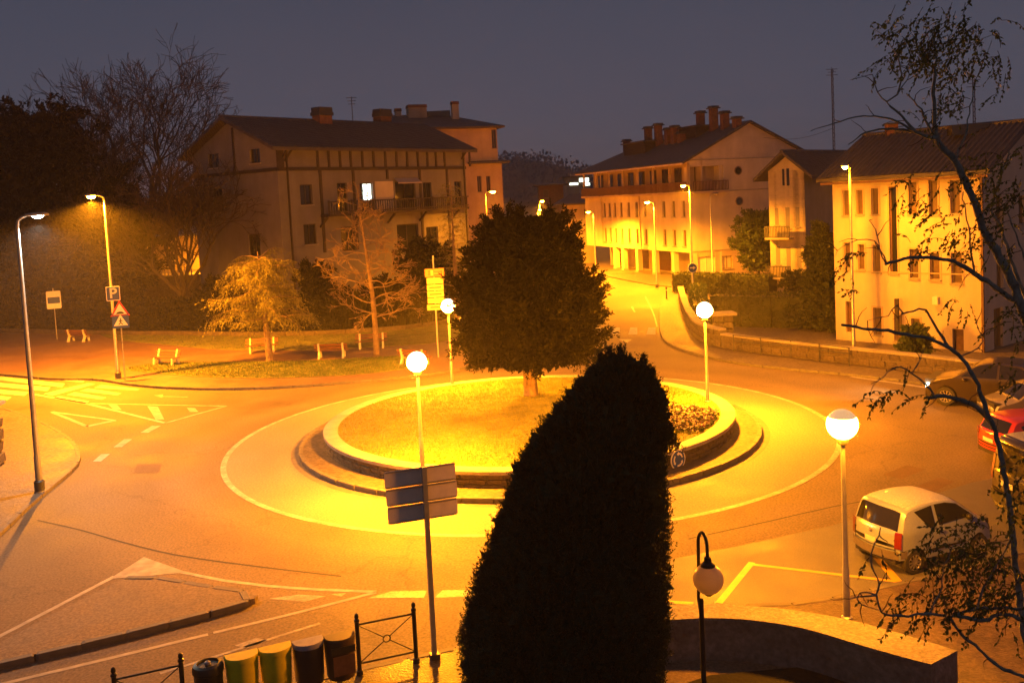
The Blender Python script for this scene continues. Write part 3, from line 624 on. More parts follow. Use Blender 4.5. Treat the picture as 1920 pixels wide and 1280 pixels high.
def pierced(W, u0, u1, z0, z1, rects, depth=0.22, gable=None):
    """wall face with real openings and reveals; gable = (u_apex, z_apex) adds a triangle on top"""
    mb = MB(); us = sorted({u0, u1} | {min(max(r[i], u0), u1) for r in rects for i in (0, 1)}); zs = sorted({z0, z1} | {min(max(r[i], z0), z1) for r in rects for i in (2, 3)})
    for a, b in zip(us, us[1:]):
        for c, d in zip(zs, zs[1:]):
            m, q = (a + b) / 2, (c + d) / 2
            if any(r[0] < m < r[1] and r[2] < q < r[3] for r in rects): continue
            mb.quad(W.pt(a, c), W.pt(b, c), W.pt(b, d), W.pt(a, d))
    for a, b, c, d in rects:
        mb.quad(W.pt(a, c), W.pt(a, d), W.pt(a, d, -depth), W.pt(a, c, -depth)); mb.quad(W.pt(b, d), W.pt(b, c), W.pt(b, c, -depth), W.pt(b, d, -depth))
        mb.quad(W.pt(a, d), W.pt(b, d), W.pt(b, d, -depth), W.pt(a, d, -depth)); mb.quad(W.pt(b, c), W.pt(a, c), W.pt(a, c, -depth), W.pt(b, c, -depth))
    if gable: mb.add((W.pt(u0, z1), W.pt(u1, z1), W.pt(*gable)), ((0, 1, 2),))
    return mb
def window(W, r, parent, depth=0.2, pane='glass', frame='frame', fw=0.07, sill=True, name='window', bars=1, surround=None):
    a, b, c, d = r
    p = MB(); W.box(p, a, b, c, d, -depth - 0.03, -depth + 0.0); o = p.build(name, M[pane], parent)
    f = MB()
    W.box(f, a, a + fw, c, d, -depth + 0.004, -depth + 0.06); W.box(f, b - fw, b, c, d, -depth + 0.004, -depth + 0.06)
    W.box(f, a + fw, b - fw, d - fw, d, -depth + 0.004, -depth + 0.055); W.box(f, a + fw, b - fw, c, c + fw, -depth + 0.004, -depth + 0.055)
    if bars and b - a > 0.5: W.box(f, (a + b) / 2 - 0.03, (a + b) / 2 + 0.03, c + fw, d - fw, -depth + 0.004, -depth + 0.05)
    f.build('frame', M[frame], o)
    if sill: s_ = MB(); W.box(s_, a - 0.08, b + 0.08, c - 0.09, c - 0.005, -depth + 0.06, 0.09); s_.build('sill', M['coping'], o)
    if surround:
        s_ = MB(); g = 0.1
        W.box(s_, a - g, a - 0.002, c - 0.1, d + g, 0.003, 0.03); W.box(s_, b + 0.002, b + g, c - 0.1, d + g, 0.003, 0.03); W.box(s_, a - 0.002, b + 0.002, d + 0.002, d + g, 0.003, 0.028)
        s_.build('surround', M[surround], o)
    return o
def gable_roof(W, u0, u1, z_e, u_mid, z_r, length, t, m='roof', over=0.6, front=0.6, th=0.22, name='roof', parent_name=None):
    """two slopes over wall W's gable: ridge runs backwards from the wall"""
    mb = MB(); sl = (z_r - z_e)
    for ue, s in ((u0, -1), (u1, 1)):
        k = over / max(0.1, abs(ue - u_mid)); a = (ue + s * over, z_e - sl * k); b = (u_mid, z_r)
        for lay in ((0.02, th),):
            q = [W.pt(a[0], a[1] + lay[0], front), W.pt(b[0], b[1] + lay[0], front), W.pt(b[0], b[1] + lay[0], -length - front), W.pt(a[0], a[1] + lay[0], -length - front)]
            r_ = [v + Vector((0, 0, lay[1])) for v in q]; mb.add(q + r_, ((0, 1, 2, 3), (7, 6, 5, 4), (0, 4, 5, 1), (1, 5, 6, 2), (2, 6, 7, 3), (3, 7, 4, 0)))
    ro = mb.build(name, M[m], t)
    tl = MB()                                     # columns of half-round tiles
    for ue, s in ((u0, -1), (u1, 1)):
        k = over / max(0.1, abs(ue - u_mid)); a = (ue + s * over, z_e - sl * k + th + .02); b = (u_mid, z_r + th + .02); y = -front + .15
        while y < length + front:
            pts = [W.pt(a[0] + (b[0] - a[0]) * q, a[1] + (b[1] - a[1]) * q + rng.uniform(-.012, .012), -y) for q in np.linspace(0, 1, 12)]
            tl.tube(pts, .085, 5, cap=False); y += .30
    tl.tube([W.pt(u_mid, z_r + th + .02, front), W.pt(u_mid, z_r + th + .02, -length - front)], .14, 8)
    tag(tl.build('roof_tiles', M[m], ro, smooth=60), kind='stuff'); return ro
def box_body(mb, W, u0, u1, depth, z0, z1, ins=0.25):
    """closes the house behind its pierced front: floor-to-eaves shell a little inside the faces"""
    W.box(mb, u0 + ins, u1 - ins, z0, z1, -depth, -ins - 0.06); return mb
def chimney(t, c, w, d, z0, z1, rz=0.0, body='brick', capm='darkmetal', capo=0.12, ch=0.22):
    ca, sa = math.cos(rz), math.sin(rz)
    fn = lambda x, y, z: (c[0] + x * ca - y * sa, c[1] + x * sa + y * ca, z)
    o = MB().box(-w / 2, w / 2, -d / 2, d / 2, z0, z1, fn).build('chimney', M[body], t)
    mb = MB().box(-w / 2 - capo, w / 2 + capo, -d / 2 - capo, d / 2 + capo, z1 + .001, z1 + ch * 0.4, fn)
    mb.box(-w / 2 - capo * .4, w / 2 + capo * .4, -d / 2 - capo * .4, d / 2 + capo * .4, z1 + ch * .4, z1 + ch, fn); mb.build('chimney_cap', M[capm], o)
    return o

# ---------------- half-timbered house on the left
C0 = G(540, 618)
TR = Wall((C0.x, C0.y), (0.632, 0.775)); LT = 21.2
TLd = Vector((0.775, -0.632, 0)); WT = 11.2; TL = Wall((C0.x - TLd.x * WT, C0.y - TLd.y * WT), TLd)
ZE, ZR, ZB = 13.85, 16.3, TR.uv(560, 317)[1]
th = thing('timbered_house', 'large half-timbered house with long balcony and dark tiled roof', 'house', (C0.x, C0.y, 0))
wr = [TR.rect(563, 346, 586, 384), TR.rect(633, 343, 652, 400), TR.rect(676, 343, 700, 400), TR.rect(742, 340, 780, 398), TR.rect(794, 342, 810, 397), TR.rect(853, 340, 866, 385),
      TR.rect(570, 420, 594, 458), TR.rect(640, 425, 668, 470), TR.rect(745, 420, 785, 470), TR.rect(800, 425, 822, 470)]
pierced(TR, 0, LT, 0, ZE, wr).build('wall', M['plaster_pink'], th)
wl = [TL.rect(390, 283, 410, 315), TL.rect(468, 273, 487, 306), TL.rect(398, 352, 418, 398), TL.rect(466, 440, 488, 480)]
pierced(TL, 0, WT, 0, ZE, [r for r in wl], gable=(WT / 2, ZR)).build('wall', M['plaster_pink'], th)
bd = MB(); box_body(bd, TR, 0, LT, WT - 0.3, 0, ZE - .05); TRb = Wall(TR.pt(LT, 0)[:2], (-TLd.x, -TLd.y)); bd.quad(TRb.pt(0, 0), TRb.pt(WT, 0), TRb.pt(WT, ZE), TRb.pt(0, ZE)); bd.add((TRb.pt(0, ZE), TRb.pt(WT, ZE), TRb.pt(WT / 2, ZR)), ((0, 1, 2),))
bd.build('rear_walls', M['plaster_pink'], th)
for i, r in enumerate(wr): 
    o = window(TR, r, th, pane='glass', frame='timber', sill=i in (0, 5, 6), bars=1)
    if i == 2:                                # the one lit french window
        a, b = TR.rect(683, 345, 698, 377)[:2]; q = TR.rect(683, 345, 698, 377); mb = MB(); TR.box(mb, q[0], q[1], q[2], q[3], -0.155, -0.14); mb.build('lit_pane', M['litpane'], o)
        mb = MB(); um = (q[0] + q[1]) / 2 - .02; TR.box(mb, um - .04, um + .04, q[2], q[3], -0.135, -0.12); mb.build('frame_bar', M['whiteframe'], o)
for r in wl: window(TL, r, th, frame='timber')
# curtains / blinds beside the lit window and striped awning
mb = MB(); a, b, c, d = TR.rect(704, 340, 738, 400); TR.box(mb, a, b, c, d, -0.05, 0.03); mb.build('panel', M['plaster_cream'], th)
a, b, c, d = TR.rect(738, 334, 782, 342)
aw = MB(); aw.add([TR.pt(a, d, 0.01), TR.pt(b, d, 0.01), TR.pt(b, c, 0.55), TR.pt(a, c, 0.55), TR.pt(b, c - .12, 0.56), TR.pt(a, c - .12, 0.56)], ((3, 2, 1, 0), (3, 5, 4, 2))); aw.build('awning', M['awning'], th)
# timber framing
def beam(W, x0, y0, x1, y1, w=0.2, p=th, off=0.05):
    a = W.uv(x0, y0); b = W.uv(x1, y1); MB().bar(W.pt(*a, off * .5), W.pt(*b, off * .5), w, off * 1.6, up=tuple(W.n)).build('timber', M['timber'], p)
def vpost(W, px, z0, z1, w=0.18, p=th):
    u = W.uv(px, 300)[0]; mb = MB(); W.box(mb, u - w / 2, u + w / 2, z0, z1, 0.002, 0.08); mb.build('timber_post', M['timber'], p)
mb = MB(); TR.box(mb, 0, LT, ZB - 0.13, ZB + 0.13, 0.003, 0.11); mb.build('timber_beam', M['timber'], th)
mb = MB(); TL.box(mb, 0, WT, ZB - 0.13, ZB + 0.13, 0.003, 0.11); mb.build('timber_beam', M['timber'], th)
for x in (595, 616, 637, 657, 679, 700, 722, 743, 763, 783, 801, 817, 833, 880): vpost(TR, x, ZB + 0.13, ZE - 0.02, 0.2)
mb = MB(); TR.box(mb, -0.05, 0.55, ZB + .13, ZE, 0.003, 0.14); mb.build('timber_post', M['timber'], th)
zb = TR.uv(603, 402)[1]
for x in (598, 660, 785, 836): vpost(TR, x, zb - 3.0, ZB - 0.13, 0.24)
vpost(TR, 724, ZB - .9, ZB - .13, 0.24)
vpost(TL, 440, ZB + 0.13, ZR - 0.6, 0.2)
beam(TR, 549, 277, 533, 302, 0.16)
# eaves brackets
for u in (0.5, LT - 0.5):
    MB().bar(TR.pt(u, ZE - 0.9, 0.08), TR.pt(u, ZE - 0.12, 0.75), 0.12).build('bracket', M['timber'], th)
# balcony
ua = TR.uv(600, 390)[0]; ub = TR.uv(862, 385)[0]; zt = TR.uv(603, 380)[1]
mb = MB(); TR.box(mb, ua, ub, zb - 0.22, zb, 0.012, 1.15); bal = mb.build('balcony', M['timber'], th)
for h in (zb + .12, zt): mb = MB(); TR.box(mb, ua, ub, h - .05, h + .05, 1.05, 1.13); mb.build('balcony_rail', M['timber'], bal)
for k in range(int((ub - ua) / 0.26) + 1):
    u = ua + k * 0.26; big = k % 9 == 0; mb = MB(); TR.box(mb, u - (.07 if big else .03), u + (.07 if big else .03), zb + .001, zt - .052 if not big else zt + .12, 1.06, 1.12); mb.build('baluster', M['timber'], bal)
for x in (598, 660, 725, 785, 846): u = TR.uv(x, 380)[0]; MB().bar(TR.pt(u, zb - 1.0, 0.02), TR.pt(u, zb - .23, 0.95), 0.14).build('bracket', M['timber'], bal)
for u in (0.75, LT - .4): mb = MB(); TR.box(mb, u, u + .11, 0, ZE - .1, 0.09, 0.2); mb.build('downpipe', M['timber'], th)
gable_roof(TL, 0, WT, ZE, WT / 2, ZR, LT, th, over=0.8, front=0.9, th=0.26)
for (px, py, wd, z1) in ((605, 215, 1.35, 16.95), (718, 218, 1.35, 17.35)):
    u = None
    c = AT(px, 235, 82 if px < 650 else 90); chimney(th, (c.x, c.y), wd, 1.0, 14.6, z1, rz=math.atan2(TR.d.y, TR.d.x), ch=0.7, capo=0.1)
am = AT(662, 235, 92); ant = MB().tube([(am.x, am.y, 15.6), (am.x, am.y, 19.6)], 0.04, 5)
for h, l in ((19.5, .5), (19.2, .4), (18.9, .35)): ant.bar((am.x - l, am.y, h), (am.x + l, am.y, h), 0.05)
ant.build('antenna', M['darkmetal'], th)

# ---------------- taller pink building behind it
b2c = AT(940, 300, 114)
B2 = Wall((b2c.x - 0.95 * 17, b2c.y - 0.31 * 17), (0.95, 0.31)); w2 = 17.0
zt2 = B2.uv(930, 240)[1]; zl2 = B2.uv(940, 306)[1]
t2 = thing('pink_building', 'tall pinkish building with hipped roofs rising behind the half-timbered house', 'building', (b2c.x, b2c.y, 0))
rs = [B2.rect(922, 243, 931, 278), B2.rect(895, 330, 903, 360), B2.rect(912, 330, 920, 360)]
ui = B2.uv(932, 260)[0]
pierced(B2, 0, w2, 0, zl2, [rs[1], rs[2]]).build('wall', M['plaster_ochre'], t2); mb = MB(); B2.box(mb, 0.3, w2 - .01, 0, zl2 - .02, -14, -0.3); mb.build('rear_walls', M['plaster_ochre'], t2)
pierced(B2, 0, ui, zl2, zt2, [rs[0]]).build('wall', M['plaster_ochre'], t2); mb = MB(); B2.box(mb, 0.2, ui - .01, zl2, zt2 - .02, -12, -0.3); mb.build('rear_walls', M['plaster_ochre'], t2)
for r in rs: window(B2, r, t2)
def hip_roof(W, u0, u1, dep, z0, z1, t, over=0.8, rin=5.0, m='roof', th=0.2):
    a = [W.pt(u0 - over, z0, over), W.pt(u1 + over, z0, over), W.pt(u1 + over, z0, -dep - over), W.pt(u0 - over, z0, -dep - over)]
    q = [v + Vector((0, 0, th)) for v in a]; r = [W.pt(u0 + rin, z1, -dep / 2), W.pt(u1 - rin, z1, -dep / 2)]
    return MB().add(a + q + r, ((3, 2, 1, 0), (0, 1, 5, 4), (1, 2, 6, 5), (2, 3, 7, 6), (3, 0, 4, 7), (4, 5, 9, 8), (5, 6, 9), (6, 7, 8, 9), (7, 4, 8))).build('roof', M[m], t)
hip_roof(B2, 0, ui, 12, zt2, zt2 + 2.3, t2); hip_roof(B2, ui - 3.0, w2, 13, zl2, zl2 + 1.6, t2, rin=1.4)
for px, py, w_, d_, z1, bm_ in ((782, 0, 2.2, 1.6, zt2 + 3.0, 'plaster_ochre'), (747, 0, .7, .7, zt2 + 2.7, 'plaster_ochre'), (854, 0, .8, .8, zt2 + 3.2, 'plaster_ochre'), (705, 0, .6, .6, zt2 + 2.5, 'plaster_ochre')):
    c = AT(px, 230, 116); chimney(t2, (c.x, c.y), w_, d_, zt2 + 0.2, z1, rz=0.3, body=bm_, capm='brick', ch=0.35, capo=0.08)
c = AT(820, 220, 117); MB().box(-1.6, 1.6, -.5, .5, zt2 + 1.0, zt2 + 2.6, lambda x, y, z: (c.x + x, c.y + y, z)).build('roof_light', M['glass'], t2)

# ---------------- arcaded building in the middle distance
cB = G(1300, 525); dB = Vector((0.318, -0.948, 0)); LB = 27.0; WB = 14.0
BL = Wall((cB.x - dB.x * LB, cB.y - dB.y * LB), dB); BG = Wall((cB.x, cB.y), (0.948, 0.318))
ZeB, ZrB, ZA, ZF = 12.2, 15.7, 2.75, 8.85
tb = thing('arcaded_building', 'long cream building with ground floor arcade, roof chimneys and gable end', 'building', (cB.x, cB.y, 0))
colx = [1133.5, 1143, 1153, 1165, 1179, 1194, 1210, 1245, 1263, 1282]
up_r = []; lo_r = []
for x in colx:
    u, _ = BL.uv(x, 400); wd = 0.34
    up_r.append((u - wd, u + wd, 6.4, 8.05)); lo_r.append((u - wd, u + wd, 3.35, 5.05))
pierced(BL, 0, LB, ZA + .3, ZF, up_r + lo_r).build('wall', M['plaster_cream'], tb)
for r in up_r + lo_r: window(BL, r, tb, pane='shutter', frame='frame', bars=0, fw=0.05, sill=True)
# arcade: piers, lintel beam, ceiling, garage doors
mb = MB(); BL.box(mb, 0, LB, ZA, ZA + .3, -0.35, 0.06); mb.build('arcade_lintel', M['plaster_cream'], tb)
mb = MB(); BL.box(mb, 0, LB, ZA + .05, ZA + .25, -3.2, -0.36); mb.build('arcade_ceiling', M['plaster_cream'], tb)
mb = MB(); BL.box(mb, 0, LB, 0, ZA + .02, -3.4, -3.2); mb.build('arcade_wall', M['plaster_cream'], tb)
for px in (1153, 1168, 1195, 1226, 1262, 1297):
    u, _ = BL.uv(px, 500); mb = MB(); BL.box(mb, u - .3, u + .3, 0.1, ZA, -0.55, 0.02); pr = mb.build('arcade_pier', M['plaster_cream'], tb); mb = MB(); BL.box(mb, u - .36, u + .36, 0.1, 0.3, -0.6, 0.07); mb.build('pier_base', M['coping'], pr)
W3 = Wall(BL.pt(0, 0, -3.19)[:2], dB)
for x0, x1 in ((1157, 1168), (1196, 1217), (1234, 1258)):
    a = W3.uv(x0, 500)[0]; b = W3.uv(x1, 500)[0]
    if b - a < 1: b = a + 2.4
    mb = MB(); W3.box(mb, a, b, 0.1, 2.35, 0.0, 0.06); g = mb.build('garage_door', M['wood'], tb)
    for k in range(5): mb = MB(); W3.box(mb, a + .05, b - .05, 0.15 + k * .44, 0.15 + k * .44 + .40, 0.061, 0.085); mb.build('door_panel', M['wood'], g)
# top floor: recessed loggia with boarded front, slim columns and railing
mb = MB(); BL.box(mb, 0, LB, ZF, ZeB, -1.5, -1.3); mb.build('loggia_wall', M['plaster_ochre'], tb)
mb = MB(); BL.box(mb, 0, LB, ZF - .12, ZF + .1, -1.3, 0.5); mb.build('loggia_floor', M['plaster_ochre'], tb)
W4 = Wall(BL.pt(0, 0, -1.29)[:2], dB)
for k in range(9):
    u = 1.6 + k * 2.85; r = (u, u + 1.5, ZF + .1, ZeB - .7); mb = MB(); W4.box(mb, *r, 0, 0.05); dd = mb.build('loggia_door', M['shutter'], tb)
    mb = MB(); W4.box(mb, u + .1, u + .7, ZF + .4, ZeB - .8, 0.051, 0.07); W4.box(mb, u + .8, u + 1.4, ZF + .4, ZeB - .8, 0.051, 0.07); mb.build('pane', M['glass'], dd)
for k in range(8): u = 0.2 + k * (LB - .4) / 7; mb = MB(); BL.box(mb, u - .1, u + .1, ZF + .1, ZeB, 0.0, 0.2); mb.build('column', M['plaster_ochre'], tb)
def railing(W, u0, u1, zb_, h, off, t, m='wood', step=0.16, name='railing'):
    mb = MB(); W.box(mb, u0, u1, zb_ + h - .06, zb_ + h, off - .05, off + .03); r_ = mb.build(name, M[m], t)
    mb = MB(); W.box(mb, u0, u1, zb_ + .04, zb_ + .09, off - .04, off + .02); mb.build('bottom_rail', M[m], r_)
    n_ = int((u1 - u0) / step)
    mb = MB()
    for k in range(n_ + 1): u = u0 + (u1 - u0) * k / max(1, n_); W.box(mb, u - .035, u + .035, zb_ + .09, zb_ + h - .06, off - .03, off + .01)
    tag(mb.build('balusters', M[m], r_), kind='stuff'); return r_
railing(BL, 0, LB, ZF + .1, 1.0, 0.46, tb)
# gable end
ub_ = BG.uv(1357, 350)[0]
rects = [BG.rect(1293, 308, 1351, 338)]
pierced(BG, 0, WB, ZA, ZeB, [(0.05, ub_, ZF + .1, ZeB - .75)], depth=1.2, gable=(WB / 2, ZrB)).build('wall', M['plaster_cream'], tb)
pierced(BG, 0, WB, 0, ZA - .002, [(0.6, 2.6, 0.1, 2.3), (3.4, 4.6, 0.9, 2.2)], depth=0.25).build('wall', M['plaster_ochre'], tb)
window(BG, (0.6, 2.6, 0.1, 2.3), tb, sill=False, frame='whiteframe', pane='whiteframe', name='door'); window(BG, (3.4, 4.6, 0.9, 2.2), tb)
mb = MB(); BG.box(mb, 0.05, ub_, ZF + .1, ZeB - .75, -1.25, -1.2); mb.build('loggia_wall', M['plaster_ochre'], tb)
mb = MB(); BG.box(mb, 0.1, ub_ + .2, ZF - .14, ZF + .08, 0.01, 0.6); mb.build('balcony', M['plaster_ochre'], tb); railing(BG, 0.1, ub_ + .2, ZF + .1, 1.0, 0.55, tb)
for z, w_ in ((ZF - .05, .12), (ZeB - .15, .1), (ZA + .05, .12)): mb = MB(); BG.box(mb, ub_ + .3 if z == ZF - .05 else 0.01, WB, z, z + w_, 0.003, 0.06); mb.build('string_course', M['coping'], tb)
for px, py in ((1384, 320), (1386, 377)):
    u, z = BG.uv(px, py); pts = [BG.pt(u + .36 * math.cos(a), z + .36 * math.sin(a), 0.01) for a in np.linspace(0, 2 * math.pi, 20, endpoint=False)]
    o = MB().add(pts, (tuple(range(20)),)).build('round_window', M['glass'], tb)
    MB().tube([BG.pt(u + .40 * math.cos(a), z + .40 * math.sin(a), 0.02) for a in np.linspace(0, 2 * math.pi, 25)], 0.06, 6, cap=False).build('frame', M['frame'], o)
mb = MB(); BL.box(mb, 0.2, LB - .2, ZA + .31, ZF - .15, -13.8, -0.3); BL.box(mb, 0.2, LB - .2, 0, ZeB - .05, -13.8, -3.5); BL.box(mb, 0.2, LB - 1.3, ZF - .14, ZeB - .05, -5, -1.55); mb.build('rear_walls', M['plaster_cream'], tb)
# roof: gable at the near end, hip at the far one
ov = 0.9; k = (ZrB - ZeB) / 7.0; ze = ZeB - k * ov
P = [BG.pt(-ov, ze, .5), BG.pt(7, ZrB, .5), BG.pt(14 + ov, ze, .5), BG.pt(14 + ov, ze, -LB - ov), BG.pt(-ov, ze, -LB - ov), BG.pt(7, ZrB, -LB + 8.5)]
Q = [p + Vector((0, 0, .24)) for p in P]
MB().add([p + Vector((0, 0, .015)) for p in P] + Q, ((0, 1, 5, 4), (1, 2, 3, 5), (3, 4, 5), (6, 10, 11, 7), (7, 11, 9, 8), (9, 11, 10), (0, 6, 7, 1), (1, 7, 8, 2), (2, 8, 9, 3), (3, 9, 10, 4), (4, 10, 6, 0))).build('roof', M['roof'], tb)
mb = MB(); BL.box(mb, -.6, LB + .3, ze - .06, ze + .10, .9, 1.02); mb.build('gutter', M['plaster_cream'], tb)
mb = MB(); BL.box(mb, 0, LB, ZeB - .32, ZeB - .2, -1.3, 0.85); mb.build('soffit', M['plaster_cream'], tb)
for px, top in ((1173, 262), (1217, 238), (1236, 232), (1254, 240), (1265, 236), (1276, 247), (1317, 209), (1342, 200), (1362, 209), (1385, 219)):
    u = 7 if px > 1290 else 7.0
    # stand on the ridge line: find the ridge point with this column
    best = min(np.linspace(0, LB - 5, 200), key=lambda s: abs((lambda q: CX + FPX * (q - CAM).dot(RGT) / (q - CAM).dot(FWD))(BG.pt(6.2, ZrB, -s)) - px)) if px > 1290 else None
    if best is not None: c = BG.pt(6.0, 0, -best); zb0 = ZrB - 0.7
    else: c = BG.pt(4.2, 0, -(9 + (1276 - px) * 0.135)); zb0 = ZrB - 2.6
    dpt = (c - Vector((0, 0, 0))).y; zt_ = CAM.z + (375 - 0.049 * (px - 960) - top) / FPX * dpt
    chimney(tb, (c.x, c.y), 0.72, 0.72, zb0, zt_ - .35, rz=0.32, ch=0.3, capo=0.2)
for (ua_, ub2, dd, zz) in ((6.6, 6.9, -8.5, ZrB + .25), (4.4, 5.6, -16.5, ZrB - .75)):
    mb = MB(); BG.box(mb, ua_ - 2, ub2, ZrB - 2.5, zz, dd - 3.5, dd + 2); mb.build('roof_block', M['timber'], tb); mb = MB(); BG.box(mb, ua_ - 2.3, ub2 + .3, zz + .001, zz + .15, dd - 3.8, dd + 2.3); mb.build('roof_block_cap', M['roof'], tb)
for u in (5.2, 15.5): mb = MB(); BL.box(mb, u, u + .12, ZA, ZeB, 0.02, 0.14); mb.build('downpipe', M['plaster_ochre'], tb)

# ---------------- long house on the right
cR = G(1568, 640); cR2 = G(1845, 665); RM = Wall(cR[:2], (cR2 - cR)[:2]); LR = (cR2 - cR).length
RG = Wall(cR2[:2], (-RM.n)[:2]); WR = 9.0; ZeR, ZrR = 9.45, 11.6
tr_ = thing('long_house', 'cream three-storey house with narrow windows behind the stone wall', 'house', (cR2.x, cR2.y, 0))
rr_ = []
for q in ((1581, 357, 1592, 404), (1606, 356, 1618, 402), (1634, 353, 1647, 402), (1704, 341, 1719, 402), (1742, 338, 1758, 402), (1782, 338, 1800, 400),
          (1583, 455, 1596, 502), (1609, 458, 1621, 505), (1637, 460, 1651, 510), (1706, 467, 1722, 521), (1744, 474, 1762, 524), (1784, 474, 1804, 531),
          (1638, 577, 1653, 628), (1677, 590, 1692, 640), (1709, 597, 1725, 640)):
    rr_.append(RM.rect(*q))
strip = RM.rect(1668, 350, 1682, 512); door = RM.rect(1786, 617, 1807, 668); door = (door[0], door[1], 0.05, door[3]); door2 = RM.rect(1586, 565, 1597, 640)
door2 = (door2[0], door2[1], 0.6, door2[3])
pierced(RM, 0, LR, 0, ZeR, rr_ + [strip, door, door2]).build('wall', M['plaster_cream'], tr_)
for r in rr_: window(RM, r, tr_, pane='shutter', frame='frame', fw=0.05, bars=0, surround='plaster_ochre')
window(RM, strip, tr_, pane='glass', frame='wood', fw=0.06, bars=0, name='stair_window', surround='plaster_ochre')
window(RM, door, tr_, pane='wood', frame='wood', sill=False, name='door', bars=0); window(RM, door2, tr_, pane='wood', frame='wood', sill=False, name='door', bars=0)
pierced(RG, 0, WR, 0, ZeR, [(1.6, 2.4, 6.4, 7.9), (4.4, 5.2, 6.4, 7.9), (1.6, 2.4, 3.2, 4.7), (1.2, 2.3, 0.1, 2.2)], gable=(WR / 2, ZrR)).build('wall', M['plaster_cream'], tr_)
for r in ((1.6, 2.4, 6.4, 7.9), (4.4, 5.2, 6.4, 7.9), (1.6, 2.4, 3.2, 4.7)): window(RG, r, tr_, pane='shutter')
window(RG, (1.2, 2.3, 0.1, 2.2), tr_, pane='wood', sill=False, name='door')
mb = MB(); RM.box(mb, 0.0, LR - .3, 0, ZeR - .03, -WR, -0.3); mb.build('rear_walls', M['plaster_pink'], tr_)
gable_roof(RG, 0, WR, ZeR, WR / 2, ZrR, LR - .1, tr_, over=0.7, front=0.7, th=0.2)
mb = MB(); RM.box(mb, LR - .05, LR + .07, 0, ZeR, 0.02, 0.13); mb.build('downpipe', M['wood'], tr_)
mb = MB(); RM.box(mb, -.3, LR + .6, ZeR - .48, ZeR - .36, 0.62, 0.75); mb.build('gutter', M['wood'], tr_)
mb = MB(); RM.box(mb, 0.0, LR, 4.05, 4.11, 0.003, 0.04); mb.build('cable', M['plaster_ochre'], tr_)
q = RM.rect(1752, 556, 1762, 570); mb = MB(); RM.box(mb, *q, 0.004, 0.25); mb.build('meter_box', M['whiteframe'], tr_)
q = RM.rect(1688, 558, 1695, 625); mb = MB(); RM.box(mb, q[0], q[1], q[2], q[3], 0.5, 0.62); mb.build('side_panel', M['timber'], tr_)
c = RG.pt(WR / 2, 0, -LR + 1.2); chimney(tr_, (c.x, c.y), 0.6, 0.5, ZrR - .4, ZrR + 0.7, ch=0.1)
c = RG.pt(WR / 2 - 1, 0, -2.2); MB().box(c.x - 1, c.x + 1, c.y - .3, c.y + .3, ZrR - .3, ZrR + .25).build('roof_light', M['glass'], tr_)

# ---------------- narrow gabled house behind it
cT = G(1447, 556); Tw = Wall(cT[:2], (0.72, -0.69)); uT = Tw.uv(1512, 480)[0]
ZeT, ZrT = 10.3, 11.6
tt = thing('gabled_house', 'narrow cream house with small balconies and a steep dark gable', 'house', (cT.x, cT.y, 0))
rt = []
for q in ((1453, 390, 1460, 422), (1473, 389, 1481, 428), (1492, 388, 1499, 425), (1455, 462, 1463, 496), (1475, 464, 1483, 510), (1495, 465, 1503, 503)):
    r = Tw.rect(*q); rt.append(r)
sm_ = [Tw.rect(1467, 317, 1471, 348), Tw.rect(1475, 316, 1480, 348)]
pierced(Tw, 0, uT, 0, ZeT, rt + [s for s in sm_ if s[3] < ZeT], gable=(uT / 2, ZrT - .2)).build('wall', M['plaster_cream'], tt)
for r in rt: window(Tw, r, tt, pane='shutter', fw=0.05, bars=0)
for r in sm_:
    if r[3] >= ZeT: mb = MB(); Tw.box(mb, r[0], r[1], r[2], r[3], 0.004, 0.03); mb.build('window', M['glass'], tt)
    else: window(Tw, r, tt, bars=0, fw=.03, sill=False)
Ts = Wall(Tw.pt(uT, 0)[:2], (-Tw.n)[:2])
mb = MB(); Ts.box(mb, 0, 16.5, 0, ZeT - .05, -uT + .02, -0.0); mb.build('side_walls', M['plaster_pink'], tt)
for zb2 in (Tw.uv(1465, 445)[1], Tw.uv(1465, 519)[1]):
    mb = MB(); Tw.box(mb, -0.05, Tw.uv(1488, 440)[0], zb2 - .14, zb2, 0.01, 0.8); bl = mb.build('balcony', M['coping'], tt); railing(Tw, -0.05, Tw.uv(1488, 440)[0], zb2, 0.95, 0.75, tt, m='darkmetal', step=.13)
gable_roof(Tw, 0, uT, ZeT, uT / 2, ZrT, 17, tt, over=1.0, front=0.7, th=0.22)
# tall radio mast and a cable antenna on the roofs behind
for px, y0, y1, Yd, nm in ((1563, 270, 130, 84, 'tall thin radio mast rising behind the long roof'), (1826, 240, 150, 70, 'lattice aerial mast standing on the roof at far right')):
    a = AT(px, y0, Yd); b = AT(px, y1, Yd); t = thing('aerial_mast', nm, 'mast', (a.x, a.y, 0))
    zt_, zb_ = b.z, 0.0; mm = MB()
    for s in ((-.12, -.1), (.12, -.1), (0, .14)): mm.bar((a.x + s[0], a.y + s[1], zb_), (a.x + s[0] * .5, a.y + s[1] * .5, zt_), 0.05)
    mm.build('pole', M['darkmetal'], t); mm = MB()
    z = 8.0
    while z < zt_: mm.bar((a.x - .12, a.y - .1, z), (a.x + .12, a.y - .1, z + .35), .03); mm.bar((a.x + .12, a.y - .1, z + .35), (a.x, a.y + .14, z + .7), .03); z += .7
    mm.build('lattice', M['darkmetal'], t); mm = MB()
    for dz, l in ((0, .5), (-.25, .35), (-.5, .5)): mm.bar((a.x - l, a.y, zt_ + dz), (a.x + l, a.y, zt_ + dz), .04)
    mm.build('aerial', M['darkmetal'], t)
w0 = AT(1432, 258, 84); w1 = AT(1563, 240, 84)
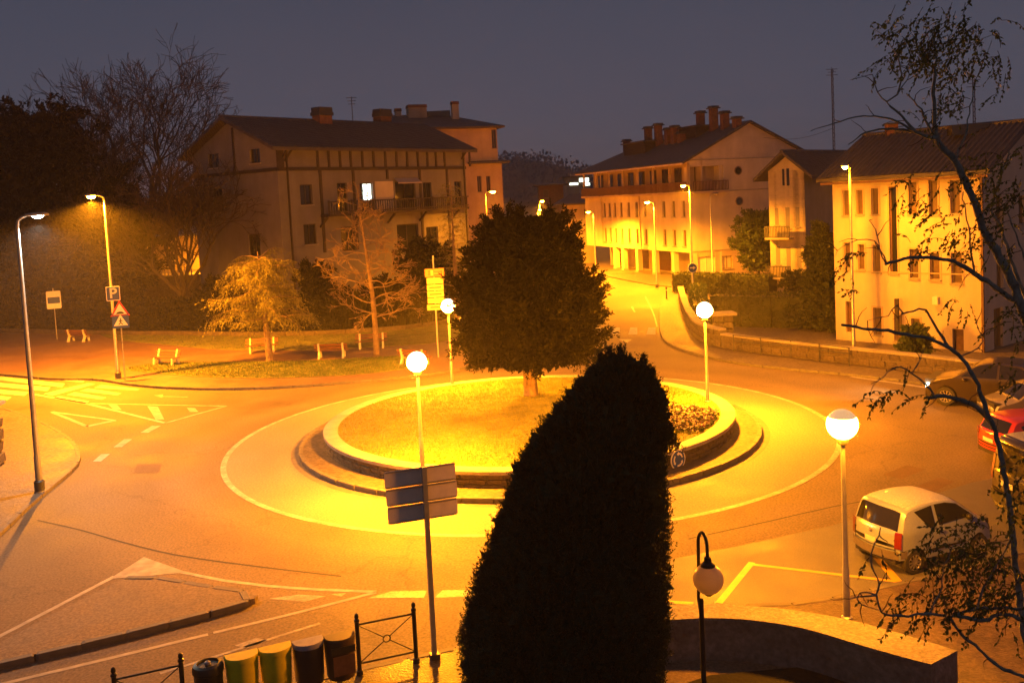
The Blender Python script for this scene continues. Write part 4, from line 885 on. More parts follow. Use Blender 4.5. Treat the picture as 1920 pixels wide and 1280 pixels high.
MB().tube([w0.lerp(w1, q) - Vector((0, 0, .5 * math.sin(math.pi * q))) for q in np.linspace(0, 1, 12)], .02, 4).build('overhead_wire', M['darkmetal'])
tag(bpy.data.objects['overhead_wire'], 'thin sagging wire between the arcaded building and the radio mast', 'wire')
# ---------------- low buildings far down the street
def far_house(px0, px1, ytop, Yd, label, wm, roof_h=1.6, lit=None):
    a = AT(px0, 400, Yd); b = AT(px1, 400, Yd); zt_ = AT((px0 + px1) / 2, ytop, Yd).z
    W = Wall(a[:2], (b - a)[:2]); L_ = (Vector(b[:2]) - Vector(a[:2])).length; t = thing('far_house', label, 'building', (a.x, a.y, 0))
    rs = [(u, u + .8, zt_ - 1.9, zt_ - .6) for u in np.arange(.7, L_ - 1, 2.2)]
    pierced(W, 0, L_, 0, zt_, rs).build('wall', M[wm], t)
    for r in rs: window(W, r, t, pane='shutter', bars=0)
    mb = MB(); W.box(mb, .1, L_ - .1, 0, zt_ - .02, -9, -.3); mb.build('rear_walls', M[wm], t); hip_roof(W, 0, L_, 9, zt_, zt_ + roof_h, t, rin=min(3, L_ / 3))
    if lit:
        for (x0, y0, x1, y1) in lit: mb = MB(); q = W.rect(x0, y0, x1, y1); W.box(mb, *q, 0.02, 0.06); mb.build('lit_window', M['litpane'], t)
    return t
far_house(1055, 1112, 384, 128, 'low house with a plain wall left of the arcaded building', 'plaster_ochre', 1.5)
far_house(1012, 1058, 348, 150, 'dark brown far house seen above the yew crown', 'brick', 0.6)
far_house(1064, 1106, 332, 190, 'distant block with glaring white lit windows at the street end', 'plaster_ochre', 0.4, lit=[(1086, 334, 1104, 341), (1094, 343, 1106, 348), (1068, 343, 1084, 347)])

# wooded hill in the distance
hv = []; NX, NY = 60, 14
for j in range(NY):
    for i in range(NX):
        x = -420 + i * 16.0; y = 620 + j * 30
        h = (34 * math.exp(-((x - 10) / 75) ** 2) + 22 * math.exp(-((x + 260) / 160) ** 2) + 8) * math.exp(-((y - 780) / 130) ** 2) + rng.uniform(0, 2.2) - 3
        hv.append((x, y, h))
hf = [(j * NX + i, j * NX + i + 1, (j + 1) * NX + i + 1, (j + 1) * NX + i) for j in range(NY - 1) for i in range(NX - 1)]
hm = fast_mesh('hill', hv, hf, True); hm.materials.append(M['hill']); ho = link('hill', hm); tag(ho, kind='structure')
sel = np.array(hv); sel = sel[(sel[:, 1] < 790) & (np.abs(sel[:, 0]) < 240)]
cc = sel[rng.integers(0, len(sel), 9000)] + rng.normal(0, 1, (9000, 3)) * np.array([7, 7, 1.6]) + np.array([0, 0, 3.0])
v, f = leaf_quads(cc, rng.normal(size=(9000, 3)) + np.array([0, 0, .8]), rng.uniform(2, 4, 9000), rng.uniform(1.2, 2.5, 9000))
tag(leaf_object('far_wood', v, f, M['darkleaf']), 'dark wood covering the distant hill', 'wood', kind='stuff')

# ================================================================== LAMPS
def globe_lamp(loc, h, label, r=0.31, cap=False, tilt=0.0):
    t = thing('globe_lamp', label, 'street lamp', loc, 0.0, 'lit globe lamps of the roundabout'); L = dict(local=True, parent=t)
    MB().lathe([(0.0, 0.0), (0.11, 0.0), (0.11, 0.03), (0.075, 0.05), (0.07, 1.05), (0.062, 1.08), (0.058, 1.1), (0.045, h - r - 0.1), (0.045, h - r - .06)], 14).build('pole', M['galv'], smooth=40, **L)
    MB().lathe([(0.045, h - r - .12), (0.10, h - r - .09), (0.12, h - r - .02), (0.125, h - r + .035), (0.0, h - r + .04)], 16).build('collar', M['darkmetal'], smooth=40, **L)
    top = 0.66 if cap else 0.5            # the lower part shines, the upper part is screened by the reflector inside
    pr = [(max(0.001, r * math.sin(a)), h - r * math.cos(a)) for a in np.linspace(0.28, math.pi * top, 18)]
    MB().lathe(pr, 28).build('globe', M['dimglobe' if cap else 'globe'], smooth=60, **L)
    if True:
        pr = [(max(0.001, (r) * math.sin(a)), h - r * math.cos(a)) for a in np.linspace(math.pi * top, math.pi, 10)]
        MB().lathe(pr, 28).build('globe_cap' if cap else 'upper_globe', M['cap' if cap else 'glow'], smooth=60, **L)
    return t
def globe_at(px_g, px_b, z0, label, **k):
    b = G(*px_b, z0); d = ray(*px_g); p = CAM + d * (b.y / d.y); return globe_lamp((b.x, b.y, z0), p.z - z0, label, **k)
globe_at((777, 678), (793, 883), 0.73, 'lit globe lamp at the front left rim of the raised island')
globe_at((1320, 581), (1327, 753), 0.73, 'lit globe lamp beside the flower bed on the raised island')
globe_at((837, 573), (848, 722), 0.73, 'lit globe lamp at the back of the island, half behind the yew')
globe_at((1578, 795), (1588, 1158), 0.1, 'lit globe lamp with grey cap near the silver car', cap=True)

def street_lamp(base, h, arm, label, lit=True, kind='sodium', power=1.0, pole_m='galv'):
    """arm = horizontal vector from the pole to the lantern"""
    t = thing('street_lamp', label, 'street lamp', base, 0.0, 'tall street lamps'); L = dict(local=True, parent=t)
    ax = Vector((arm[0], arm[1], 0)); l = ax.length; dn = ax / l; sd = Vector((-dn.y, dn.x, 0))
    MB().lathe([(0.0, 0.0), (0.17, 0.0), (0.17, .04), (.11, .06), (.105, 1.2), (.09, 1.25), (.055, h - .25)], 14).build('pole', M[pole_m], smooth=40, **L)
    MB().lathe([(.16, .0), (.165, .35), (.11, .40)], 12).build('base_collar', M['darkmetal'], smooth=40, **L)
    arc_ = [Vector((0, 0, h - .3)), Vector((0, 0, h - .1)) + dn * .03, Vector((0, 0, h)) + dn * .14, Vector((0, 0, h + .05)) + dn * (l * .5)]
    MB().tube(arc_, [.055, .05, .045, .04], 8).build('arm', M[pole_m], smooth=60, **L)
    # lantern: a flattened, tapered housing with the lens bowl under it
    hv_ = []; st = [(.0, .05, .05), (.12, .10, .07), (.35, .15, .09), (.6, .14, .085), (.72, .06, .04)]
    mb = MB(); n_ = 12
    for s_, w_, hh in st:
        c = Vector((0, 0, h + .06)) + dn * (l * .45 + s_)
        for j in range(n_): a = 2 * math.pi * j / n_; mb.v.append(tuple(c + sd * w_ * math.cos(a) + Vector((0, 0, hh * math.sin(a) * (1.0 if math.sin(a) > 0 else .45)))))
    for i in range(len(st) - 1):
        for j in range(n_): mb.f.append((i * n_ + j, i * n_ + (j + 1) % n_, (i + 1) * n_ + (j + 1) % n_, (i + 1) * n_ + j))
    mb.f.append(tuple(range(n_))); mb.f.append(tuple(range((len(st) - 1) * n_, len(st) * n_)))
    lan = mb.build('lantern', M['greymetal'], smooth=50, **L)
    c = Vector((0, 0, h + .02)) + dn * (l * .45 + .38)
    mb = MB(); 
    ls_ = .62 if kind == 'led' else .85
    for k_, (rr, dz) in enumerate(((1.0, 0), (.95, -.06), (.75, -.13), (.4, -.17), (.02, -.18))):
        for j in range(16): a = 2 * math.pi * j / 16; mb.v.append(tuple(c + dn * .27 * ls_ * rr * math.cos(a) + sd * .15 * ls_ * rr * math.sin(a) + Vector((0, 0, dz * (.35 if kind == 'led' else .8)))))
    for i in range(4):
        for j in range(16): mb.f.append((i * 16 + j, i * 16 + (j + 1) % 16, (i + 1) * 16 + (j + 1) % 16, (i + 1) * 16 + j))
    mb.build('lens', M['lens' if lit and kind == 'sodium' else 'led' if lit else 'deadglobe'], lan, smooth=60, local=True)
    if lit:
        ld = bpy.data.lights.new('lamp_light', 'SPOT'); ld.energy = STREET_W * power; ld.color = SODIUM if kind == 'sodium' else (0.80, 1.0, 0.90)
        ld.spot_size = R(166); ld.spot_blend = 0.5; ld.shadow_soft_size = 0.08
        lo = bpy.data.objects.new('lamp_light', ld); COL.objects.link(lo); lo.parent = t; lo.location = c + Vector((0, 0, -.26))
    return t
def lamp_at(px_head, base, arm, label, **k):
    """pole foot in the world, height read off the head's row"""
    d = ray(*px_head); z = (CAM + d * (base[1] / d.y)).z; return street_lamp((base[0], base[1], base[2] if len(base) > 2 else 0.0), z - (base[2] if len(base) > 2 else 0), arm, label, **k)
b = G(222, 710, .12); lamp_at((190, 368), (b.x, b.y, .12), (-.5, -.35), 'orange street lamp carrying the parking sign on its pole', power=2.4)
b = G(75, 921, .12); lamp_at((40, 408), (b.x, b.y, .12), (.45, .35), 'white street lamp with dark pole on the left corner pavement', kind='led', power=.06, pole_m='greymetal')
b = G(1601, 664, .12); lamp_at((1594, 313), (b.x, b.y, .12), (-.4, -.5), 'orange street lamp in front of the long cream house', power=.18)
b = G(1300, 562, .1); lamp_at((1292, 348), (b.x, b.y, .1), (-.5, -.3), 'orange street lamp with the round blue sign on its pole', power=.9)
b = G(1232, 540, .1); lamp_at((1225, 379), (b.x, b.y, .1), (-.5, .1), 'orange street lamp standing before the arcade in the far street', power=1.25)
b = AT(1117, 500, 108); lamp_at((1117, 397), (b.x, b.y, .1), (-.5, .2), 'orange street lamp at the far left end of the arcaded building', power=1.4)
b = AT(917, 500, 82); lamp_at((917, 360), (b.x, b.y, .1), (.6, -.1), 'orange street lamp with arm to the right above the yew', power=.3)
b = AT(1017, 500, 96); lamp_at((1017, 377), (b.x, b.y, .1), (.2, -.4), 'orange street lamp just above the top of the yew', power=.7)
b = AT(1013, 500, 122); lamp_at((1013, 393), (b.x, b.y, .1), (.2, -.4), 'lower orange street lamp glinting through the yew top', power=.5)
b = G(1337, 526, .1); lamp_at((1334, 364), (b.x, b.y, .1), (.4, .1), 'unlit street lamp by the gable end of the arcaded building', lit=False)
b = G(300, 560); b = AT(383, 430, 92); street_lamp((b.x, b.y, 0), 6.5, (-.4, -.2), 'street lamp hidden behind the half-timbered house, lighting the white fence', power=.15)

# hanging globe lamp in the foreground, not lit
fl = AT(1320, 1280, 13.6); gz = AT(1328, 1085, 13.6).z
t = thing('crook_lamp', 'unlit cream globe hanging from a black shepherd crook post in the foreground', 'lamp post', (fl.x, fl.y, 0)); L = dict(local=True, parent=t)
xr = AT(1316, 1050, 13.6).x - fl.x; xg = AT(1328, 1085, 13.6).x - fl.x; zt_ = AT(1320, 1003, 13.6).z
MB().lathe([(0, 0), (.12, 0), (.12, .05), (.06, .12), (.05, 1.3), (.065, 1.34), (.04, 1.4), (.036, gz - .3)], 14).build('base_pole', M['black'], smooth=40, **L)
xm = (xr + xg) / 2 + .0; rad_ = (xg - xr) / 2
pth = [(xr * .6, .30, gz - .4), (xr, .28, gz), (xr, .24, zt_ - .2)] + [(xm - rad_ * math.cos(a), .24 * (1 - a / math.pi), zt_ - .16 + .16 * math.sin(a)) for a in np.linspace(.2, math.pi - .1, 9)] + [(xg, 0, gz + .3), (xg, 0, gz + .2)]
MB().tube([(0, 0, gz - .62), (xr * .3, .16, gz - .5)] + pth, .026, 8).build('crook', M['black'], smooth=60, **L)
MB().lathe([(.02, gz + .34), (.05, gz + .33), (.06, gz + .26), (.105, gz + .235), (.11, gz + .19)], 16, (xg, 0, 0)).build('collar', M['black'], smooth=40, **L)
gl = MB().lathe([(max(.001, .225 * math.sin(a)), gz - .225 * math.cos(a)) for a in np.linspace(0.0, math.pi * .86, 18)], 28, (xg, 0, 0)).build('globe', M['deadglobe'], smooth=60, **L)
MB().lathe([(.001, gz - .25), (.05, gz - .245), (.075, gz - .21)], 12, (xg, 0, 0)).build('finial', M['black'], smooth=60, **L)

# ================================================================== SIGNS
def disc_pts(c, ux, uz, r, n=24, a0=0.0): return [c + ux * (r * math.cos(a0 + 2 * math.pi * i / n)) + uz * (r * math.sin(a0 + 2 * math.pi * i / n)) for i in range(n)]
def plate_poly(mb, pts, nrm, th):
    n = len(pts); back = [p - nrm * th for p in pts]; mb.add(list(pts) + back, [tuple(range(n)), tuple(reversed(range(n, 2 * n)))] + [(i, i + n, (i + 1) % n + n, (i + 1) % n) for i in range(n)]); return mb
def rrect(c, ux, uz, w, h, r=.05, n=4):
    out = []
    for cx_, cz_, a in ((w / 2 - r, h / 2 - r, 0), (-w / 2 + r, h / 2 - r, 90), (-w / 2 + r, -h / 2 + r, 180), (w / 2 - r, -h / 2 + r, 270)):
        for i in range(n + 1): q = R(a + 90 * i / n); out.append(c + ux * (cx_ + r * math.cos(q)) + uz * (cz_ + r * math.sin(q)))
    return out
UZ = Vector((0, 0, 1))
def text_on(name, body, c, ux, nrm, size, m, parent):
    cu = bpy.data.curves.new(name, 'FONT'); cu.body = body; cu.size = size; cu.align_x = 'CENTER'; cu.align_y = 'CENTER'; cu.offset = size * .02
    o = bpy.data.objects.new(name, cu); dg = bpy.context.evaluated_depsgraph_get()
    COL.objects.link(o); dg.update(); me = bpy.data.meshes.new_from_object(o.evaluated_get(bpy.context.evaluated_depsgraph_get())); COL.objects.unlink(o); bpy.data.objects.remove(o)
    me.name = name; me.materials.append(m); q = link(name, me, parent)
    rm = Matrix((ux, UZ, nrm)).transposed().to_4x4(); q.matrix_local = Matrix.Translation(c - WL[parent.name]) @ rm; return q
def sign(px_foot, z0, label, Ldir=(1, 0), pole_h=2.5, r=.035, rz_m='galv', name='road_sign'):
    b = G(*px_foot, z0); t = thing(name, label, 'sign', (b.x, b.y, z0))
    MB().lathe([(0, 0), (r, 0), (r, pole_h), (0, pole_h)], 10).build('post', M[rz_m], t, local=True, smooth=40)
    ux = Vector((Ldir[0], Ldir[1], 0)).normalized(); return t, b, ux, Vector((ux.y, -ux.x, 0))
# parking sign on the orange lamp: hangs on it, so a thing of its own
lb = G(222, 710, .12); c = AT(212, 550, lb.y); ux = Vector((.93, .37, 0)); nr = Vector((ux.y, -ux.x, 0)); c = c + nr * .16
t = thing('parking_sign', 'blue square parking sign with white P on the orange lamp pole', 'sign', tuple(c))
pl = plate_poly(MB(), rrect(c, ux, UZ, .72, .80, .05), nr, .03).build('plate', M['swhite'], t)
plate_poly(MB(), rrect(c + nr * .004, ux, UZ, .64, .72, .04), nr, .003).build('blue_field', M['sblue'], pl)
text_on('letter', 'P', c + nr * .008, ux, nr, .78, M['swhite'], pl)
MB().bar(c - nr * .02 - UZ * .2, c - nr * .16 - UZ * .2, .05).build('bracket', M['galv'], t); MB().bar(c - nr * .02 + UZ * .2, c - nr * .16 + UZ * .2, .05).build('bracket', M['galv'], t)
# speed hump triangle above a pedestrian crossing sign
t, b, ux, nr = sign((235, 713), .12, 'red warning triangle above blue pedestrian crossing sign on one post', (.93, .37), 4.3)
def tri(c, s): return [c + ux * (-s / 2) - UZ * s * .29, c + ux * (s / 2) - UZ * s * .29, c + UZ * s * .58]
cz = AT(232, 582, b.y).z; c = b + nr * .06; c.z = cz
o = plate_poly(MB(), tri(c, 1.0), nr, .03).build('warning_triangle', M['sred'], t); plate_poly(MB(), tri(c + nr * .004, .70), nr, .003).build('white_field', M['swhite'], o)
plate_poly(MB(), [c + nr * .008 + ux * (.2 * math.cos(a)) + UZ * (-.17 + .13 * math.sin(a)) for a in np.linspace(0, math.pi, 9)], nr, .002).build('hump_symbol', M['trim'], o)
c2 = Vector((c.x, c.y, AT(232, 600, b.y).z)); o = plate_poly(MB(), rrect(c2, ux, UZ, .86, .86, .04), nr, .03).build('crossing_plate', M['sblue'], t)
plate_poly(MB(), tri(c2 + nr * .004 - UZ * .08, .72), nr, .003).build('white_triangle', M['swhite'], o)
pm = MB(); pc = c2 + nr * .008 - UZ * .1
pm.add(disc_pts(pc + UZ * .19, ux, UZ, .035, 10), (tuple(range(10)),)); 
for a, b_ in (((0, .15), (-.01, .0)), ((-.01, .0), (.09, -.13)), ((-.01, .0), (-.10, -.13)), ((0, .12), (.09, .05)), ((0, .12), (-.08, .04))): pm.bar(pc + ux * a[0] + UZ * a[1], pc + ux * b_[0] + UZ * b_[1], .045, .004, up=tuple(nr))
pm.build('walking_figure', M['trim'], o)
# information board far left
t, b, ux, nr = sign((107, 636), .12, 'blue and white information board on a post at far left', (.93, .37), 3.9)
c = Vector((b.x, b.y, AT(103, 562, b.y).z)) + nr * .06; H_ = AT(103, 545, b.y).z - AT(103, 578, b.y).z
o = plate_poly(MB(), rrect(c, ux, UZ, 1.0, H_, .08), nr, .03).build('board', M['swhite'], t); plate_poly(MB(), rrect(c + nr * .004 - UZ * .02 * H_, ux, UZ, .84, H_ * .36, .05), nr, .003).build('blue_field', M['sblue'], o)
# direction totem
t, b, ux, nr = sign((822, 669), .12, 'tall yellow direction signs stacked under a red top panel on one post', (.99, .12), 5.9, .05, name='direction_sign')
rows = [(503, 519, 'sorange', 1.16, 0), (520, 532, 'syellow', 1.0, .02), (532.8, 544.5, 'syellow', 1.0, .02), (545.3, 557, 'syellow', 1.0, .02), (557.8, 568.5, 'syellow', 1.0, .02), (570, 581, 'syellow', 1.1, -.03)]
pxm = (AT(830, 540, b.y) - AT(799, 540, b.y)).length
for i, (y0, y1, m_, ws, sh) in enumerate(rows):
    xm_ = 814.5 + (y0 - 503) * .05; c = (AT(xm_, y0, b.y) + AT(xm_, y1, b.y)) / 2 + nr * .09; c.y = b.y + nr.y * .09; h_ = AT(xm_, y0, b.y).z - AT(xm_, y1, b.y).z
    o = plate_poly(MB(), rrect(c, ux, UZ, pxm * ws, h_ * .97, .03), nr, .04).build('panel', M[m_], t)
    if i == 0:
        for s_, mm in ((-.33, 'sred'), (-.16, 'syellow')): plate_poly(MB(), rrect(c + ux * pxm * s_ + nr * .004, ux, UZ, .13, h_ * .6, .02), nr, .003).build('emblem', M[mm], o)
        plate_poly(MB(), rrect(c + ux * pxm * .2 + nr * .004 + UZ * .05, ux, UZ, .5, .12, .02), nr, .003).build('strip', M['sred'], o); plate_poly(MB(), rrect(c + ux * pxm * .2 + nr * .004 - UZ * .14, ux, UZ, .45, .08, .02), nr, .003).build('strip', M['sred'], o)
    elif i in (2, 3, 5): plate_poly(MB(), rrect(c + nr * .004, ux, UZ, pxm * .72, h_ * .2, .02), nr, .003).build('strip', M['sorange'], o)
# three name boards seen from behind, foreground
b = G(815, 1233, .12); t = thing('direction_sign', 'backs of three grey direction boards stacked on a square post', 'sign', (b.x, b.y, .12))
ux = (G(780, 1243) - G(672, 1265)).normalized(); nr = Vector((ux.y, -ux.x, 0)); tilt = .115
hp = AT(792, 875, b.y).z
w_ = .045; mb = MB(); mb.box(-w_, w_, -w_, w_, .12, hp, lambda x, y, z: b + ux * x + nr * y + UZ * (z - .12)); mb.build('post', M['galv'], t)
mb = MB(); mb.box(-.09, .09, -.09, .09, .12, .22, lambda x, y, z: b + ux * x + nr * y + UZ * (z - .12)); mb.build('post_base', M['darkmetal'], t)
s_ = 1780 / b.y
for y0, y1, x0, x1 in ((872, 916, 723, 856), (905, 949, 726, 859), (938, 982, 729, 860)):
    c = AT((x0 + x1) / 2, (y0 + y1) / 2 - 1, b.y) - nr * .052; c = Vector((c.x, c.y, c.z)); wd = (x1 - x0) / s_ / max(.5, abs(ux.x)) * .99; hh = (y1 - y0 - 11) / s_
    o = plate_poly(MB(), rrect(c, ux, UZ, wd, hh, .03), nr, .02).build('board', M['signback'], t)
    for e_ in (-1, 1): MB().bar(c + nr * .012 + UZ * (e_ * (hh / 2 - .018)) - ux * (wd / 2 - .03), c + nr * .012 + UZ * (e_ * (hh / 2 - .018)) + ux * (wd / 2 - .03), .03, .024).build('rim', M['galv'], o)
    MB().bar(c + nr * .004 - UZ * hh * .4, c + nr * .004 + UZ * hh * .4, .10, .012).build('clamp', M['signback'], o)
# round blue sign on the lamp by the far street
lb = G(1300, 562, .1); c = AT(1299, 502, lb.y) + Vector((-.05, -.2, 0)); t = thing('round_sign', 'round blue arrow sign with white rim on a lamp pole', 'sign', tuple(c)); ux = Vector((1, .1, 0)).normalized(); nr = Vector((ux.y, -ux.x, 0))
o = plate_poly(MB(), disc_pts(c, ux, UZ, .40), nr, .03).build('disc', M['swhite'], t); plate_poly(MB(), disc_pts(c + nr * .004, ux, UZ, .355), nr, .003).build('blue_field', M['sblue'], o)
am_ = MB(); cc_ = c + nr * .009; plate_poly(am_, [cc_ + ux * x + UZ * z for x, z in ((-.24, -.03), (.04, -.03), (.04, -.13), (.25, .02), (.04, .17), (.04, .07), (-.24, .07))], nr, .002); am_.build('arrow', M['swhite'], o)
MB().bar(c - nr * .02, c - nr * .16, .06).build('bracket', M['galv'], t)
# roundabout sign on the island wall
c = G(1262, 860, .38); dv = (c - IC); dv.z = 0; nr = dv.normalized(); c = IC + nr * (R_WALL + .12) + UZ * .40; ux = Vector((-nr.y, nr.x, 0))
t = thing('roundabout_sign', 'round blue roundabout sign leaning on the island wall beside the cypress', 'sign', tuple(c))
o = plate_poly(MB(), disc_pts(c, ux, UZ, .33), nr, .03).build('disc', M['swhite'], t); plate_poly(MB(), disc_pts(c + nr * .004, ux, UZ, .295), nr, .003).build('blue_field', M['sblue'], o)
for k in range(3):
    a0 = R(120 * k + 15); arp = []; q = np.linspace(a0, a0 + R(70), 8); cc_ = c + nr * .008
    arp = [cc_ + ux * (.20 * math.cos(a)) + UZ * (.20 * math.sin(a)) for a in q]; am_ = MB()
    plate_poly(am_, [cc_ + ux * (.225 * math.cos(a)) + UZ * (.225 * math.sin(a)) for a in q] + [cc_ + ux * (.165 * math.cos(a)) + UZ * (.165 * math.sin(a)) for a in reversed(q)], nr, .002)
    ae = q[-1]; plate_poly(am_, [cc_ + ux * (.26 * math.cos(ae)) + UZ * (.26 * math.sin(ae)), cc_ + ux * (.195 * math.cos(ae + .42)) + UZ * (.195 * math.sin(ae + .42)), cc_ + ux * (.13 * math.cos(ae)) + UZ * (.13 * math.sin(ae))], nr, .002)
    am_.build('arrow', M['swhite'], o)

# ================================================================== RAILINGS AND BINS IN THE FOREGROUND
def barrier(p0, p1, label):
    a = G(*p0, .12); b = G(*p1, .12); c = (a + b) / 2; t = thing('barrier', label, 'barrier', (c.x, c.y, .12), 0, 'black pavement barriers'); h = 1.16
    for p in (a, b): 
        MB().lathe([(0, 0), (.065, 0), (.065, .08), (.042, .1), (.042, h - .12), (.055, h - .11), (.055, h - .08), (.03, h - .06), (.045, h - .02), (.035, h + .03), (.001, h + .05)], 12, (p.x, p.y, .12)).build('post', M['black'], t, smooth=40)
    za, zb_ = .12 + .98, .12 + .22
    for z in (za, zb_): MB().tube([(a.x, a.y, z), (b.x, b.y, z)], .02, 8).build('rail', M['black'], t, smooth=60)
    m_ = c + UZ * ((za + zb_) / 2 - .12)
    for q in ((a, zb_), (a, za), (b, zb_), (b, za)):
        e_ = Vector((q[0].x, q[0].y, q[1])); MB().tube([e_, e_.lerp(m_, .92)], .011, 6).build('cross_bar', M['black'], t)
    d = (b - a).normalized(); MB().tube([m_ + d * (.07 * math.cos(x)) + UZ * (.07 * math.sin(x)) for x in np.linspace(0, 2 * math.pi, 17)], .013, 6, cap=False).build('ring', M['black'], t); return t
barrier((675, 1264), (781, 1241), 'black cross-braced pavement barrier beside the direction board post')
barrier((222, 1376), (347, 1346), 'black cross-braced pavement barrier at the bottom left edge')

kd = (G(672, 1265) - G(347, 1348)).normalized(); kn = Vector((kd.y, -kd.x, 0)); krz = math.atan2(kd.y, kd.x)
def bin_at(px, ytop, h, name, label, m, shape, lid=None, w=.56):
    # stands on the near pavement just inside the kerb line; h is its height
    d = ray(px, ytop); tt_ = (.12 + h - CAM.z) / d.z; p = CAM + d * tt_
    t = thing(name, label, 'bin', (p.x, p.y, .12), krz if abs(krz) > 1e-6 else .001, 'recycling bins by the kerb'); L = dict(local=True, parent=t); r = w / 2
    if shape == 'drum':
        MB().lathe([(0, .05), (r * .82, .05), (r * .86, .08), (r * .92, h * .8), (r, h * .82), (r, h * .9), (r * .93, h * .96), (r * .7, h * .985), (r * .66, h * .95), (.001, h * .95)], 24).build('drum', M[m], smooth=30, **L)
        MB().lathe([(r * .2, h * .955), (r * .2, h * 1.0), (.001, h * 1.02)], 12).build('lid', M['binlid'], smooth=40, **L)
        MB().lathe([(r * .93, h * .3), (r * .96, h * .31), (r * .93, h * .32)], 24).build('band', M['darkmetal'], **L)
    else:
        # half-round body with a flat back and a sloping top
        pts = [(-r, .16)] + [(r * math.cos(a), -.02 - .26 * math.sin(a)) for a in np.linspace(math.pi, 2 * math.pi, 13)][0:0] + [(-r * math.cos(a), .04 - .25 * math.sin(a)) for a in np.linspace(0, math.pi, 13)] + [(r, .16)]
        def ring_(z, k, tilt_=0.0): return [(x * k, y * k, z + tilt_ * (y + .2)) for x, y in pts]
        mb = MB(); n_ = len(pts); lv = [(.16, .86, 0), (.18, .9, 0), (h * .86, 1.0, 0)]
        for z, k, tl in lv: mb.v += ring_(z, k, tl)
        for i in range(len(lv) - 1):
            for j in range(n_): mb.f.append((i * n_ + j, i * n_ + (j + 1) % n_, (i + 1) * n_ + (j + 1) % n_, (i + 1) * n_ + j))
        mb.f.append(tuple(reversed(range(n_)))); mb.f.append(tuple(range((len(lv) - 1) * n_, len(lv) * n_)))
        mb.build('body', M[m], smooth=35, **L)
        mb = MB(); lv = [(h * .865, 1.03, 0.0), (h * .92, 1.04, .0), (h * .955, .99, -.03)]
        for z, k, tl in lv: mb.v += ring_(z, k, tl)
        for i in range(len(lv) - 1):
            for j in range(n_): mb.f.append((i * n_ + j, i * n_ + (j + 1) % n_, (i + 1) * n_ + (j + 1) % n_, (i + 1) * n_ + j))
        mb.f.append(tuple(reversed(range(n_)))); mb.f.append(tuple(range((len(lv) - 1) * n_, len(lv) * n_)))
        mb.build('lid', M[lid or m], smooth=35, **L)
        MB().box(-.05, .05, .17, .23, 0, h * .8).build('support', M['galv'], **L)
        if shape == 'open': 
            MB().box(-r * .72, r * .72, -.24, -.215, h * .30, h * .66).build('door', M['wood'], **L); MB().box(-r * .8, r * .8, -.228, -.20, h * .70, h * .82).build('slot', M['trim'], **L)
    return t
bin_at(389, 1240, .92, 'litter_bin', 'black round litter bin with small grey lid, leftmost of the bins', 'kbin', 'drum', w=.55)
bin_at(453, 1222, 1.0, 'recycling_bin', 'yellow recycling bin next to the black drum', 'ybin', 'half', w=.58)
bin_at(516, 1208, 1.0, 'recycling_bin', 'yellow recycling bin next to the dark blue bin', 'ybin', 'half', w=.58)
bin_at(578, 1196, 1.0, 'recycling_bin', 'dark blue recycling bin with pale grey lid', 'bbin', 'half', lid='binlid', w=.56)
bin_at(637, 1186, 1.0, 'recycling_bin', 'dark brown bin beside the barrier post, rightmost of the bins', 'brbin', 'open', w=.56)

# ================================================================== BENCHES
def make_bench():
    t = thing('park_bench', 'x', 'bench', (0, 0, 0), .001, 'park benches'); L = dict(local=True, parent=t)
    for s in (-.72, .72):
        mb = MB(); pr = [(-.30, 0), (-.10, 0), (.0, .34), (.24, .34), (.30, 0), (.40, 0), (.36, .42), (.02, .44), (-.14, .92), (-.24, .90), (-.12, .40)]
        fn = lambda x, y, z: (x, y, z); v = [(s - .055, -y, z) for y, z in pr] + [(s + .055, -y, z) for y, z in pr]; n_ = len(pr)
        tri_ = tessellate_polygon([[Vector((y, z, 0)) for y, z in pr]])
        mb.add(v, [tuple(q) for q in tri_] + [tuple(i + n_ for i in q[::-1]) for q in tri_] + [(i, (i + 1) % n_, (i + 1) % n_ + n_, i + n_) for i in range(n_)]); mb.build('leg', M['benchleg'], **L)
    for k in range(3): MB().box(-1.0, 1.0, -.34 + k * .125, -.34 + k * .125 + .105, .445, .485).build('seat_slat', M['benchwood'], **L)
    for k in range(2): MB().box(-1.0, 1.0, 0, .04, 0, .12, lambda x, y, z, k=k: (x, .06 + .055 * k + y + z * .3, .58 + k * .17 + z)).build('back_slat', M['benchwood'], **L)
    return t
bench0 = make_bench(); first = True
for (px, py, rz, lab) in ((146, 640, 160, 'park bench beside the information board'), (314, 683, -25, 'park bench near the lamp with parking sign, seen from behind'),
                          (492, 660, 10, 'park bench behind the larch trunk'), (622, 671, 178, 'park bench between the two park trees, nearest the lawn strip'),
                          (697, 652, 6, 'park bench behind the bare tree'), (776, 684, 150, 'park bench beside the direction sign, half hidden by a globe lamp')):
    o = bench0 if first else copy_tree(bench0); first = False; p = G(px, py, .13); o.location = (p.x, p.y, .13); o.rotation_euler = (0, 0, R(rz)); o['label'] = lab

